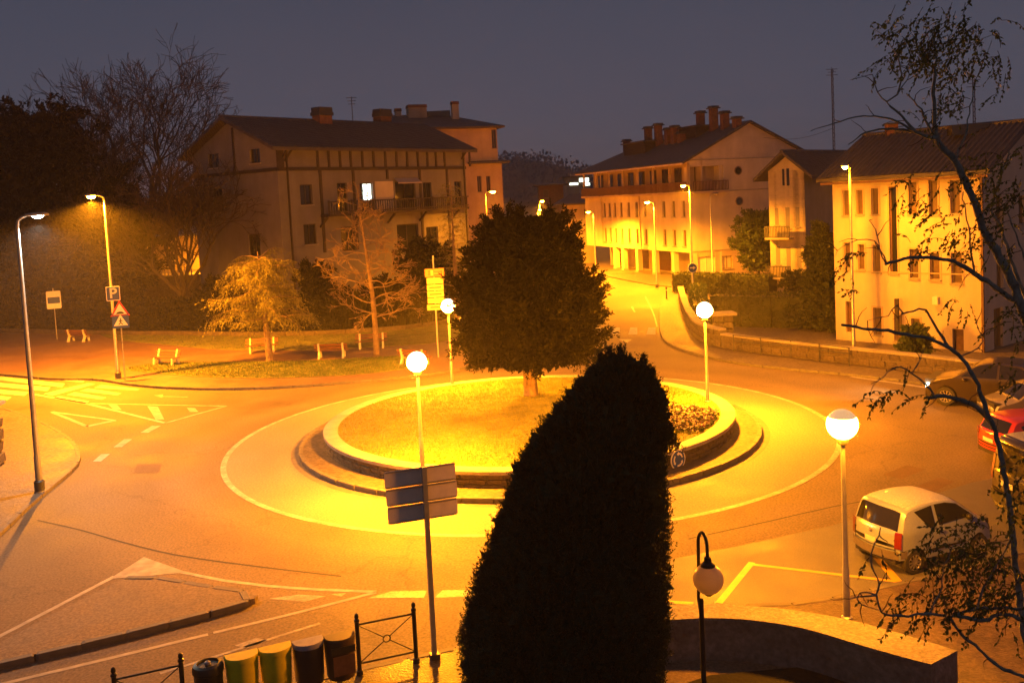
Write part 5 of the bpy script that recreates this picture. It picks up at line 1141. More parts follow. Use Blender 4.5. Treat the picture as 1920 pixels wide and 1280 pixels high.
# white picket fence behind the trees, with the lit ground of the yard beyond
for (x0, x1, yb, Yd, lab) in ((140, 232, 517, 88, 'white picket fence panel left of the dark tree trunk'), (282, 366, 520, 86, 'white picket fence panel beside the half-timbered house')):
    a = AT(x0, yb, Yd); b = AT(x1, yb, Yd); z0 = a.z; t = thing('picket_fence', lab, 'fence', (a.x, a.y, z0), 0, 'white picket fences'); d = (b - a); d.z = 0; l = d.length; d.normalize()
    for zz in (.35, 1.15): MB().bar(a + UZ * zz, a + d * l + UZ * zz, .05, .08).build('rail', M['whiteframe'], t)
    for k in range(int(l / .3)): q = a + d * (.15 + k * .3); MB().bar(q, q + UZ * 1.5, .09, .04).build('picket', M['whiteframe'], t)
a = AT(120, 520, 90); b = AT(372, 522, 87)
yd = MB().prism([(a.x - 20, a.y), (b.x, b.y), (b.x + 4, b.y + 30), (a.x - 20, a.y + 30)], -.02, AT(232, 520, 88).z).build('terrace', M['paving']); tag(yd, kind='structure')
yw = Wall((a.x - 4, a.y + 6), (1, -.05)); t = thing('yard_wall', 'pale lit garden wall glimpsed behind the white pickets', 'wall', (a.x, a.y + 6, a.z)); mb = MB(); yw.box(mb, 0, 15.5, a.z - 1, a.z + 3.2, -.3, 0); mb.build('wall_face', M['plaster_ochre'], t); mb = MB(); yw.box(mb, -.1, 15.6, a.z + 3.2, a.z + 3.3, -.36, .06); mb.build('coping', M['coping'], t)
# low park wall in front of the hedge
pw = smooth_path(GP([(-40, 622), (150, 626), (250, 628), (330, 628), (480, 630), (620, 627), (760, 618), (840, 606)], .13), 1.0)
t = thing('park_wall', 'low stone kerb wall running in front of the dark park hedge', 'wall', (pw[6].x, pw[6].y, .1))
for i in range(0, len(pw) - 1, 2):
    j = min(i + 2, len(pw) - 1); MB().bar(pw[i] + UZ * .14, pw[i].lerp(pw[j], .99) + UZ * .14, .3, .34).build('wall_block', M['stone'], t)
# rust-brown pillar cut by the left edge of the picture
b = G(-18, 872, .12); t = thing('gate_pillar', 'rust brown stone pillar cut by the left edge', 'pillar', (b.x, b.y, .12))
for i in range(5): piece('stone', STONE_ME[i], t, (b.x, b.y, .12 + .22 + i * .44), .2 + i * .02, .86, .8, .45)
MB().box(b.x - .5, b.x + .5, b.y - .5, b.y + .5, 2.33, 2.45).build('coping_slab', M['coping'], t)
# short bollard and post by the far crossing
b = G(1250, 560, .12); t = thing('bollard', 'thin black post at the mouth of the far street', 'bollard', (b.x, b.y, .12)); MB().lathe([(0, 0), (.09, 0), (.08, .06), (.055, .1), (.055, .85), (.08, .87), (.08, .93), (.05, .98), (.001, 1.05)], 12).build('post', M['black'], t, local=True, smooth=40); MB().lathe([(.058, .7), (.06, .71), (.06, .76), (.058, .77)], 12).build('band', M['swhite'], t, local=True)

# ================================================================== CARS
def build_car(name, label, loc, rz, S):
    t = thing(name, label, 'car', loc, rz if abs(rz) > 1e-4 else .001); L = dict(local=True, parent=t)
    top = S['top']; xs0 = [p[0] for p in top]; xr, xf = xs0[0], xs0[-1]; Wm = S['w'] / 2; belt = S['belt']; sill = S['sill']; rw = S['rw']; wx = S['wx']; tum = S.get('tumble', .16)
    # smooth silhouette
    def upper(x):
        x = min(max(x, xr), xf)
        for i in range(len(top) - 1):
            if top[i][0] <= x <= top[i + 1][0]:
                (x1, z1), (x2, z2) = top[i], top[i + 1]; z0 = top[i - 1] if i > 0 else (2 * x1 - x2, 2 * z1 - z2); z3 = top[i + 2] if i + 2 < len(top) else (2 * x2 - x1, 2 * z2 - z1)
                h = x2 - x1; m1 = (z2 - z0[1]) / (x2 - z0[0]); m2 = (z3[1] - z1) / (z3[0] - x1); s_ = (z2 - z1) / h
                lim = lambda m: 0 if m * s_ <= 0 and abs(s_) > .02 else math.copysign(min(abs(m), 2.2 * abs(s_) + .02), m)
                m1, m2 = lim(m1), lim(m2); q = (x - x1) / h
                return (2 * q ** 3 - 3 * q * q + 1) * z1 + (q ** 3 - 2 * q * q + q) * h * m1 + (-2 * q ** 3 + 3 * q * q) * z2 + (q ** 3 - q * q) * h * m2
        return top[-1][1]
    bul = S.get('bulge', .16)
    def Wd(x, z):
        k = 1.0
        if z > belt: k -= tum * (z - belt) / (S['zr'] - belt)
        else: k -= .045 * ((belt - z) / (belt - sill)) ** 2
        e_ = max(0, (abs(x - (xr + xf) / 2) / ((xf - xr) / 2) - .62) / .38); k -= .07 * e_ * e_
        if S.get('flare'):
            for w_ in wx: k += .028 * math.exp(-((x - w_) / (rw * 1.25)) ** 2) * max(0, 1 - abs(z - rw) / (rw * 1.7))
        return Wm * k
    def warp(x, y, z):
        e_ = (x - (xr + xf) / 2) / ((xf - xr) / 2); k = max(0, (abs(e_) - .55) / .45); return (x - math.copysign(bul * k * (y / Wm) ** 2, e_), y, z)
    ar = rw * S.get('arch', 1.16)
    def lower(x):
        z = sill + (.06 if abs(x - (xr + xf) / 2) > (xf - xr) * .44 else 0)
        for w_ in wx:
            if abs(x - w_) < ar: z = max(z, rw + math.sqrt(max(0, ar * ar - (x - w_) ** 2)) * .98)
        return z
    xs = sorted(set([xr + (xf - xr) * (1 - math.cos(math.pi * i / 60)) / 2 for i in range(61)] + [w_ + ar * s_ for w_ in wx for s_ in (-1.0001, -.98, -.9, -.75, -.5, -.25, 0, .25, .5, .75, .9, .98, 1.0001)] + xs0))
    K = 11; cr_ = S.get('crown', .055)
    def side_pt(x, q, s_):
        a, b = lower(x), max(upper(x) - cr_, lower(x) + .02); z = a + (b - a) * q; return warp(x, s_ * Wd(x, z), z)
    mb = MB()
    for s_ in (-1, 1):
        base = len(mb.v)
        for x in xs: mb.v += [side_pt(x, k / K, s_) for k in range(K + 1)]
        for i in range(len(xs) - 1):
            for k in range(K):
                a = base + i * (K + 1) + k; f = (a, a + K + 1, a + K + 2, a + 1); mb.f.append(f if s_ < 0 else f[::-1])
    V = [-1, -.93, -.8, -.5, 0, .5, .8, .93, 1]
    def skin_pt(x, v, off=0.0):
        z = upper(x); zt = max(z - cr_, lower(x) + .02); yw = Wd(x, zt); dz = (upper(x + .01) - upper(x - .01)) / .02; nl = math.hypot(dz, 1)
        zz = zt + (z - zt) * (1 - abs(v) ** 5); p = warp(x, v * yw, zz); return (p[0] - dz / nl * off, p[1], p[2] + off / nl)
    base = len(mb.v)
    for x in xs: mb.v += [skin_pt(x, v) for v in V]
    nv = len(V)
    for i in range(len(xs) - 1):
        for k in range(nv - 1): a = base + i * nv + k; mb.f.append((a, a + nv, a + nv + 1, a + 1)[::-1])
    for x, fl_ in ((xr, 1), (xf, 0)):          # closed ends
        base = len(mb.v); a, b = lower(x), upper(x) - cr_
        for k in range(K + 1): z = a + (b - a) * k / K; mb.v += [warp(x, v * Wd(x, z), z) for v in V]
        for k in range(K):
            for j in range(nv - 1): q = base + k * nv + j; f = (q, q + 1, q + nv + 1, q + nv); mb.f.append(f[::-1] if fl_ else f)
    mb.build('body', M[S['paint']], smooth=42, **L)
    ub = MB(); ub.box(xr + .12, xf - .12, -Wm * .80, Wm * .80, sill - .04, belt - .12); ub.build('underbody', M['trim'], **L)
    def side_patch(name, poly, m, off=.010, parent=t, both=True, sides=(-1, 1)):
        mb = MB(); tr_ = tessellate_polygon([[Vector((x, z, 0)) for x, z in poly]])
        for s_ in sides:
            b = len(mb.v); mb.v += [(lambda p: (p[0], p[1] + s_ * off, p[2]))(warp(x, s_ * Wd(x, z), z)) for x, z in poly]; mb.f += [tuple(b + i for i in q) for q in tr_]
        return mb.build(name, M[m], parent, local=True)
    def skin_patch(name, x0, x1, v0, v1, m, off=.010, nx=10, nvv=8, tp=0.0, parent=t):
        mb = MB()
        for i in range(nx + 1):
            x = x0 + (x1 - x0) * i / nx; k = 1 - tp * i / nx
            mb.v += [skin_pt(x, (v0 + (v1 - v0) * j / nvv) * k, off) for j in range(nvv + 1)]
        for i in range(nx):
            for j in range(nvv): a = i * (nvv + 1) + j; mb.f.append((a, a + 1, a + nvv + 2, a + nvv + 1))
        return mb.build(name, M[m], parent, smooth=60, local=True)
    def xend(z, e_):
        lo, hi = (xr, (xr + xf) / 2) if e_ < 0 else ((xr + xf) / 2, xf)
        if z <= upper(xr if e_ < 0 else xf): return xr if e_ < 0 else xf
        for _ in range(30):
            m_ = (lo + hi) / 2; inside = upper(m_) > z
            if e_ < 0: lo, hi = (lo, m_) if inside else (m_, hi)
            else: lo, hi = (m_, hi) if inside else (lo, m_)
        return (lo + hi) / 2
    def end_patch(name, y0, y1, z0, z1, e_, m, off=.012, nz=4, ny=6, parent=t, th=0.0):
        mb = MB()
        for i in range(nz + 1):
            z = z0 + (z1 - z0) * i / nz; x = xend(z, e_)
            for j in range(ny + 1): y = y0 + (y1 - y0) * j / ny; p = warp(x, y, z); mb.v.append((p[0] + e_ * (off + th), p[1], p[2]))
        for i in range(nz):
            for j in range(ny): a = i * (ny + 1) + j; mb.f.append((a, a + 1, a + ny + 2, a + ny + 1))
        return mb.build(name, M[m], parent, smooth=60, local=True)
    for s_ in (-1, 1):
        for i, poly in enumerate(S['sidewin']): side_patch('side_window', poly, 'carglass', sides=(s_,))
        for seam in S.get('seams', []):
            x, z0, z1 = seam; side_patch('door_seam', [(x - .009, z0), (x + .009, z0), (x + .009, z1), (x - .009, z1)], 'trim', off=.004, sides=(s_,))
        for hx, hz in S.get('handles', []): p = warp(hx, s_ * (Wd(hx, hz) + .012), hz); MB().box(p[0] - .07, p[0] + .07, p[1] - .015, p[1] + .015, p[2] - .015, p[2] + .02).build('door_handle', M[S.get('handle_m', S['paint'])], **L)
        for mx_, mz in S.get('mirrors', []):
            p = warp(mx_, s_ * (Wd(mx_, mz) + .07), mz); MB().lathe([(.001, -.06), (.05, -.055), (.075, -.02), (.075, .03), (.05, .06), (.001, .065)], 12, p).build('mirror', M[S.get('mirror_m', S['paint'])], smooth=60, **L)
        for poly, m_ in S.get('sidepatch', []): side_patch('trim_panel', poly, m_, off=.008, sides=(s_,))
    x0, x1, v_, tp = S['rear_glass']; skin_patch('rear_window', x0, x1, -v_, v_, 'carglass', tp=tp)
    x0, x1, v_, tp = S['windscreen']; skin_patch('windscreen', x0, x1, -v_, v_, 'carglass', tp=tp)
    if S.get('roof_m'): x0, x1 = S['roof_x']; skin_patch('roof_panel', x0, x1, -.94, .94, S['roof_m'], off=.006, nx=14)
    for k in range(S.get('ribs', 0)):
        v = -.72 + 1.44 * k / (S['ribs'] - 1); x0, x1 = S['roof_x']; skin_patch('roof_rib', x0 + .08, x1 - .08, v - .035, v + .035, S['rib_m'], off=.03, nx=8, nvv=1)
    for nm, y0, y1, z0, z1, e_, m_, off in S['ends']:
        end_patch(nm, y0, y1, z0, z1, e_, m_, off=off)
    # wheels
    for w_ in wx:
        for s_ in (-1, 1):
            yo = s_ * (Wm - .015); wt = S.get('wt', .17)
            def ax(prof, n=28):
                mb = MB(); mb.lathe(prof, n); mb.v = [(w_ + p[0], yo - s_ * .5 * wt + s_ * p[2], rw + p[1]) for p in mb.v]; return mb
            wh = ax([(rw * .62, wt * .5), (rw * .70, wt * .5), (rw * .93, wt * .46), (rw, wt * .3), (rw, -wt * .3), (rw * .93, -wt * .46), (rw * .6, -wt * .5)]).build('wheel', M['tyre'], smooth=40, **L)
            rimb = ax([(rw * .64, wt * .47), (rw * .60, wt * .44), (rw * .56, wt * .20), (rw * .3, wt * .12), (.001, wt * .12)]); rimb.build('rim_dish', M['darkmetal'], wh, smooth=40, local=True)
            sp = MB(); ns = S.get('spokes', 10)
            for k in range(ns):
                a = 2 * math.pi * k / ns; ca, sa = math.cos(a), math.sin(a); yy = yo - s_ * .5 * wt + s_ * wt * .40
                sp.bar((w_ + rw * .10 * ca, yy, rw + rw * .10 * sa), (w_ + rw * .60 * ca, yy + s_ * .01, rw + rw * .60 * sa), rw * .10, .03, up=(0, 1, 0))
            rg = ax([(rw * .56, wt * .40), (rw * .60, wt * .50), (rw * .655, wt * .50), (rw * .66, wt * .44)]); hb = ax([(rw * .15, wt * .36), (rw * .14, wt * .47), (.001, wt * .48)], 14)
            for q in (rg, hb): b_ = len(sp.v); sp.v += q.v; sp.f += [tuple(i + b_ for i in f) for f in q.f]
            sp.build('rim', M['rim'], wh, smooth=40, local=True)
    return t

# silver microcar parked beside the globe lamp
pr_ = G(1709, 1075, 0); pf_ = G(1842, 1040, 0); hd = math.atan2(pf_.y - pr_.y, pf_.x - pr_.x)
micro = dict(w=1.50, sill=.30, belt=.93, zr=1.50, rw=.275, wx=(-.93, .98), tumble=.15, flare=True, paint='silver', crown=.085, bulge=.2, arch=1.2,
    top=[(-1.47, .72), (-1.45, .92), (-1.40, 1.02), (-1.20, 1.40), (-1.05, 1.475), (-.5, 1.53), (.0, 1.51), (.38, 1.42), (.95, 1.02), (1.10, .95), (1.38, .82), (1.50, .60), (1.52, .52)],
    sidewin=[[(-.90, 1.37), (-.38, 1.43), (-.34, .99), (-.50, .97)], [(-.30, 1.435), (.02, 1.43), (.32, 1.36), (.78, 1.03), (-.24, .99)]], seams=[(-.32, .42, .96), (.62, .42, .97)], handles=[(-.18, .86)], mirrors=[(.60, 1.04)], mirror_m='trim',
    rear_glass=(-1.40, -1.205, .86, 0.0), windscreen=(.42, .92, .86, -.04), roof_m='silverroof', roof_x=(-1.10, .34),
    sidepatch=[([(-.55, .45), (.55, .45), (.55, .50), (-.55, .50)], 'trim'), ([(-1.44, .40), (-1.28, .40), (-1.25, .55), (-1.45, .58)], 'bumper')],
    ends=[('bumper', -.68, .68, .38, .56, -1, 'bumper', .03), ('tail_lamp', -.73, -.585, .62, .98, -1, 'tail', .018), ('tail_lamp', .585, .73, .62, .98, -1, 'tail', .018), ('number_plate', -.16, .16, .64, .76, -1, 'plate', .016),
          ('tailgate_seam', -.60, .60, .585, .60, -1, 'trim', .012), ('badge', -.05, .05, .86, .93, -1, 'chrome', .02), ('bumper', -.66, .66, .36, .52, 1, 'bumper', .02), ('headlamp', -.68, -.40, .58, .72, 1, 'headoff', .015), ('headlamp', .40, .68, .58, .72, 1, 'headoff', .015)])
cdir = Vector((math.cos(hd), math.sin(hd), 0)); cl = Vector((-cdir.y, cdir.x, 0))
org = pr_ + cdir * .93 + cl * (.75 - .03)
build_car('parked_car', 'small silver two-door car parked by the yellow bay lines', (org.x + .1, org.y, 0), hd, micro).scale = (1.07, 1.05, 1.05)

hatch = dict(w=1.74, sill=.28, belt=.95, zr=1.48, rw=.31, wx=(-1.25, 1.25), tumble=.17, bulge=.20, paint='redpaint', spokes=5,
    top=[(-1.98, .62), (-1.96, .92), (-1.88, 1.02), (-1.62, 1.36), (-1.40, 1.44), (-.6, 1.50), (.1, 1.46), (.45, 1.36), (1.10, .98), (1.30, .93), (1.80, .80), (1.97, .62), (2.0, .5)],
    sidewin=[[(-1.45, 1.25), (-.95, 1.40), (-.52, 1.42), (-.50, 1.0), (-1.30, 1.02)], [(-.44, 1.42), (.05, 1.40), (.36, 1.32), (.90, 1.0), (-.42, 1.0)]], seams=[(-.47, .36, 1.0), (.78, .36, .98)], handles=[(-.62, .86), (-.30, .86)], mirrors=[(.72, 1.02)],
    rear_glass=(-1.88, -1.62, .82, 0.0), windscreen=(.48, 1.06, .86, -.03), roof_x=(-1.4, .3),
    ends=[('bumper_strip', -.75, .75, .48, .52, -1, 'trim', .02), ('tail_lamp', -.84, -.62, .78, .98, -1, 'tail', .02), ('tail_lamp', .62, .84, .78, .98, -1, 'tail', .02), ('number_plate', -.26, .26, .66, .78, -1, 'plate', .018), ('diffuser', -.7, .7, .30, .42, -1, 'trim', .018),
          ('grille', -.5, .5, .5, .62, 1, 'trim', .015), ('headlamp', -.80, -.48, .62, .76, 1, 'headoff', .02), ('headlamp', .48, .80, .62, .76, 1, 'headoff', .02), ('number_plate', -.26, .26, .4, .5, 1, 'plate', .02)])
rc = G(1832, 862); dirr = R(6); S1 = dict(hatch)
p = G(1822, 852); d_ = Vector((math.cos(dirr), math.sin(dirr), 0)); cl = Vector((-d_.y, d_.x, 0)); o_ = p + d_ * 1.98 - cl * .87
build_car('parked_car', 'red hatchback with pale number plate parked with its rear to the road', (o_.x, o_.y, 0), dirr, S1)
VZ = 1.17; van = dict(hatch); van.update(w=1.86, belt=1.10 * VZ, zr=1.86 * VZ, paint='darkpaint', tumble=.10, rw=.33, bulge=.14, spokes=6,
    top=[(-2.1, .7), (-2.09, 1.05), (-2.04, 1.15), (-1.92, 1.74), (-1.75, 1.86), (-.6, 1.90), (.5, 1.86), (.9, 1.70), (1.45, 1.18), (1.65, 1.08), (2.05, .9), (2.15, .6), (2.18, .5)],
    sidewin=[[(-1.82, 1.62), (-1.0, 1.70), (-.98, 1.16), (-1.85, 1.16)], [(-.92, 1.70), (-.1, 1.72), (-.08, 1.16), (-.92, 1.16)], [(0, 1.72), (.6, 1.68), (1.2, 1.18), (.0, 1.16)]], seams=[(-.95, .4, 1.15), (-.03, .4, 1.15)], handles=[(-.25, 1.0), (.1, 1.0)], mirrors=[(1.0, 1.2)],
    rear_glass=(-2.04, -1.925, .84, 0.0), windscreen=(.92, 1.42, .88, 0.0), roof_m='silverroof', roof_x=(-1.72, .55), ribs=5, rib_m='silverroof', wx=(-1.32, 1.38),
    ends=[('tail_lamp', -.90, -.76, .85, 1.4, -1, 'tail', .02), ('tail_lamp', .76, .90, .85, 1.4, -1, 'tail', .02), ('number_plate', -.26, .26, .82, .94, -1, 'plate', .02), ('bumper', -.85, .85, .38, .62, -1, 'trim', .04), ('headlamp', -.85, -.55, .75, .92, 1, 'headoff', .02), ('headlamp', .55, .85, .75, .92, 1, 'headoff', .02)])
van['top'] = [(x, z * VZ) for x, z in van['top']]; van['sidewin'] = [[(x, z * VZ) for x, z in q] for q in van['sidewin']]; van['ends'] = [(n_, y0, y1, z0 * VZ, z1 * VZ, e_, m_, of_) for n_, y0, y1, z0, z1, e_, m_, of_ in van['ends']]
dirv = R(4); p = G(1850, 960); d_ = Vector((math.cos(dirv), math.sin(dirv), 0)); cl = Vector((-d_.y, d_.x, 0)); o_ = p + d_ * 2.1 - cl * .93
build_car('parked_van', 'tall black van with ribbed roof parked behind the silver car', (o_.x, o_.y, 0), dirv, van)
S2 = dict(hatch); S2['paint'] = 'greycar'; S2['spokes'] = 9
build_car('parked_car', 'dark grey car reflecting lamp light, parked just beyond the red hatchback', (19.0, 34.3, 0), R(178), S2)
sed = dict(hatch); sed.update(w=1.86, belt=1.06, zr=1.66, paint='maroon', rw=.35, spokes=10, wx=(-1.35, 1.38),
    top=[(-2.2, .70), (-2.18, 1.0), (-2.05, 1.10), (-1.75, 1.30), (-1.25, 1.58), (-.7, 1.66), (-.1, 1.66), (.4, 1.54), (1.05, 1.14), (1.30, 1.06), (1.95, .90), (2.2, .68), (2.24, .55)],
    sidewin=[[(-1.50, 1.28), (-1.05, 1.52), (-.40, 1.60), (-.38, 1.12), (-1.45, 1.14)], [(-.32, 1.60), (.05, 1.58), (.32, 1.50), (.86, 1.12), (-.30, 1.12)]], rear_glass=(-1.72, -1.28, .8, 0), windscreen=(.42, 1.0, .84, -.03),
    ends=[('headlamp', -.86, -.52, .64, .80, 1, 'headlit', .02), ('headlamp', .52, .86, .64, .80, 1, 'headlit', .02), ('grille', -.45, .45, .5, .68, 1, 'trim', .015), ('number_plate', -.26, .26, .38, .48, 1, 'plate', .02), ('tail_lamp', -.86, -.5, .74, .92, -1, 'tail', .02), ('tail_lamp', .5, .86, .74, .92, -1, 'tail', .02)])
p0 = G(1802, 762); dm = math.atan2(43.7 - 41.0, 15.7 - 18.2); dm = math.atan2(.62, -.78)
d_ = Vector((math.cos(dm), math.sin(dm), 0)); cl = Vector((-d_.y, d_.x, 0)); o_ = p0 - d_ * 1.38 - cl * .86
d_ = d_ * .4; o_ = o_ + d_
mc = build_car('moving_car', 'dark saloon with bright headlamps driving up from the right edge', (o_.x, o_.y, 0), dm, sed)
mc.scale = (1.1, 1.1, 1.1)
for s_ in (-1, 1):
    ld = bpy.data.lights.new('headlamp_beam', 'SPOT'); ld.energy = 350; ld.color = (1, .78, .42); ld.spot_size = R(50); ld.spot_blend = .8; ld.shadow_soft_size = .06
    lo = bpy.data.objects.new('headlamp_beam', ld); COL.objects.link(lo); lo.parent = mc; lo.location = (2.32, s_ * .66, .7); lo.rotation_euler = (0, R(-82), 0)

# ================================================================== TREES
def unit(v): return v / np.maximum(np.linalg.norm(v, axis=-1, keepdims=True), 1e-9)
def blob_noise(p, s, seed):
    r_ = np.random.default_rng(seed); out = 0
    for k in range(5): q = r_.normal(size=3); q /= np.linalg.norm(q); out = out + np.sin(p @ q * s * (1 + .6 * k) + r_.uniform(0, 6.28)) / (1 + .5 * k)
    return out / 2.2
def sprays(c, d, length, n_leaf, lw, ll, droop=0.0):
    """feathery shoots: leaves in two ranks along each shoot"""
    N_ = len(c); t_ = rng.uniform(0, 1, (N_, n_leaf)); d = unit(d); L_ = np.broadcast_to(length, (N_,))[:, None, None]
    p = c[:, None] + d[:, None] * L_ * t_[..., None]; p[..., 2] -= droop * (t_ ** 2) * L_[..., 0]
    sd = unit(np.cross(d, rng.normal(size=(N_, 3))))[:, None] * np.where(rng.uniform(size=(N_, n_leaf, 1)) < .5, -1, 1)
    dd = d[:, None] * .75 + sd * .7 + rng.normal(0, .22, (N_, n_leaf, 3)); dd[..., 2] -= droop * .5
    return leaf_quads(p.reshape(-1, 3), dd.reshape(-1, 3), ll * rng.uniform(.6, 1.3, N_ * n_leaf), lw)

# --- yew on the island
yb = G(995, 741, .84); yt = thing('yew_tree', 'dense dark yew tree standing on the island lawn', 'tree', (yb.x, yb.y, .78))
H0, H1 = 1.55, 10.2; zc = 4.3
mb = MB()
for k in range(7):
    a = k * .9; r0 = .17; mb.tube([(yb.x + r0 * math.cos(a), yb.y + r0 * math.sin(a), .75), (yb.x + r0 * .9 * math.cos(a + .1), yb.y + r0 * .9 * math.sin(a + .1), 1.5), (yb.x + r0 * 1.2 * math.cos(a + .3), yb.y + r0 * 1.2 * math.sin(a + .3), 2.4), (yb.x + 1.1 * math.cos(a + .3), yb.y + 1.1 * math.sin(a + .3), 4.2), (yb.x + 1.9 * math.cos(a + .4), yb.y + 1.9 * math.sin(a + .4), 6.2)], [.16, .13, .12, .09, .04], 7)
mb.build('trunk', M['bark'], yt, smooth=60)
def yew_r(z):                                    # half-width of the crown against height above the road
    pr = [(1.7, .9), (2.1, 2.2), (2.6, 3.2), (3.5, 3.45), (4.5, 3.5), (5.8, 3.05), (7.0, 2.35), (7.9, 1.7), (8.5, 1.1), (9.0, .6), (9.4, .2)]
    return np.interp(z, [q[0] for q in pr], [q[1] for q in pr])
def crown(n, zlo, zhi, rf, center, seed, thick=.35, lump=.16, s=1.6):
    z = rng.uniform(zlo, zhi, n); a = rng.uniform(0, 2 * np.pi, n); q = 1 - thick * rng.uniform(0, 1, n) ** 1.6
    dv = np.stack([np.cos(a), np.sin(a), (z - (zlo + zhi) / 2) / (zhi - zlo) * 1.6], 1)
    r_ = rf(z) * q * (1 + lump * blob_noise(dv * 2.2, s, seed)); p = np.stack([center[0] + r_ * np.cos(a), center[1] + r_ * np.sin(a), z], 1); return p, a
def boughs(nb, zlo, zhi, rf, cx_, cy_, m, parent, ln=(1.0, 1.9), per=22, wide=.46, up=(.15, 1.1), nl=13, lw=.05, ll=.15, sl=(.25, .55), jit=(.88, 1.10), name='crown', droop=.1, pw_=.92):
    """crown of many boughs, each a plume of shoots that tapers to an upswept point"""
    bp_, bd_ = [], []
    for k in range(nb):
        q = ((k + .5) / nb) ** pw_; z = zlo + (zhi - zlo) * q; a = k * 2.39996 + rng.uniform(-.4, .4); rr_ = float(rf(z)) * rng.uniform(*jit); u_ = up[0] + (up[1] - up[0]) * q
        if q < .12: u_ = -.25
        l = rng.uniform(*ln); tip = np.array([cx_ + rr_ * math.cos(a), cy_ + rr_ * math.sin(a), z + l * rng.uniform(-.15, .3)]); bdv = np.array([math.cos(a), math.sin(a), u_]); bdv /= np.linalg.norm(bdv)
        s_ = rng.uniform(0, 1, per) ** .8; wd = (wide * (1 - s_) + wide * .1)[:, None]
        bp_.append(tip + bdv * (l * (s_ - .82))[:, None] + rng.normal(0, .6, (per, 3)) * wd); bd_.append(bdv + rng.normal(0, .30, (per, 3)) + np.array([0, 0, .12]))
    bp_ = np.concatenate(bp_); bd_ = np.concatenate(bd_); v, f = sprays(bp_, bd_, rng.uniform(*sl, len(bp_)), nl, lw, ll, droop=droop)
    return leaf_object(name, v, f, M[m], parent)
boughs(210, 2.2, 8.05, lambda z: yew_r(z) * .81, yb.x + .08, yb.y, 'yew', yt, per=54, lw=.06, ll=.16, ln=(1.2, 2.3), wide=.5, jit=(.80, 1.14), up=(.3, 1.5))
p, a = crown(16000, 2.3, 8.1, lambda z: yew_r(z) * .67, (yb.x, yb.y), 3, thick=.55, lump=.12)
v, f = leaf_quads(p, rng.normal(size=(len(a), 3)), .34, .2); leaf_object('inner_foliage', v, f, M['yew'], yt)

# --- foreground cypress
cb = Vector((AT(1065, 1200, 13.0).x, 13.0, 0)); ct = thing('cypress', 'broad dark clipped conifer looming in the foreground', 'tree', (cb.x, cb.y, 0))
MB().lathe([(.22, 0), (.17, 1), (.1, 4), (.03, 6)], 8, (cb.x, cb.y, 0)).build('trunk', M['darkbark'], ct, smooth=60)
prf = []
for y, xl, xrr in ((690, 1140, 1172), (704, 1120, 1202), (730, 1090, 1228), (765, 1052, 1244), (800, 1022, 1256), (850, 985, 1250), (900, 955, 1253), (950, 938, 1262), (1000, 920, 1266), (1050, 900, 1262), (1100, 885, 1264), (1150, 872, 1262), (1200, 862, 1258), (1280, 864, 1250), (1400, 880, 1235), (1560, 930, 1190)):
    l, r_ = AT(xl, y, 13.0), AT(xrr, y, 13.0); prf.append((l.z, l.x, r_.x))
prf = prf[::-1]; pz = [q[0] for q in prf]; pl_ = [q[1] + .04 for q in prf]; prr = [q[2] - .045 for q in prf]; z0_, z1_ = pz[0], pz[-1]
def cyp(n, k=1.0, thick=.12, lump=.05):
    z = rng.uniform(z0_, z1_, n); a = rng.uniform(0, 2 * np.pi, n); l = np.interp(z, pz, pl_); r_ = np.interp(z, pz, prr); cx_ = (l + r_) / 2; rx = (r_ - l) / 2; ry = np.minimum(rx, 1.35)
    q = k * (1 - thick * rng.uniform(0, 1, n) ** 1.5) * (1 + lump * blob_noise(np.stack([np.cos(a) * 2, np.sin(a) * 2, z * 1.2], 1), 2.2, 5))
    return np.stack([cx_ + rx * q * np.cos(a), cb.y + ry * q * np.sin(a), z], 1), a
p, a = cyp(24000, k=.965, thick=.10, lump=.06); d = np.stack([np.cos(a) * .5, np.sin(a) * .5, np.full(len(a), 1.0)], 1) + rng.normal(0, .25, (len(a), 3))
v, f = sprays(p - np.array([0, 0, .08]), d, rng.uniform(.08, .22, len(a)), 11, .014, .038); leaf_object('crown', v, f, M['cypress'], ct)
p, a = cyp(30000, k=.88, thick=.25); v, f = leaf_quads(p, rng.normal(size=(len(a), 3)) + np.array([0, 0, .8]), .24, .13); leaf_object('inner_foliage', v, f, M['cypress'], ct)
pp_, pd_ = [], []
for k in range(620):                              # upright plumes break the outline and the face into vertical clumps
    q, a = cyp(1, k=rng.uniform(.93, .985), thick=.02, lump=.06); n_ = 14; hh = rng.uniform(.25, .6); bdv = np.array([math.cos(a[0]) * .28, math.sin(a[0]) * .28, 1.0]); s_ = rng.uniform(0, 1, n_)
    pp_.append(q[0] + bdv * (hh * (s_ - .75))[:, None] + rng.normal(0, .06, (n_, 3)) * (1.1 - s_)[:, None]); pd_.append(bdv + rng.normal(0, .22, (n_, 3)))
v, f = sprays(np.concatenate(pp_), np.concatenate(pd_), rng.uniform(.08, .18, 620 * 14), 12, .014, .038); leaf_object('plumes', v, f, M['cypress'], ct)
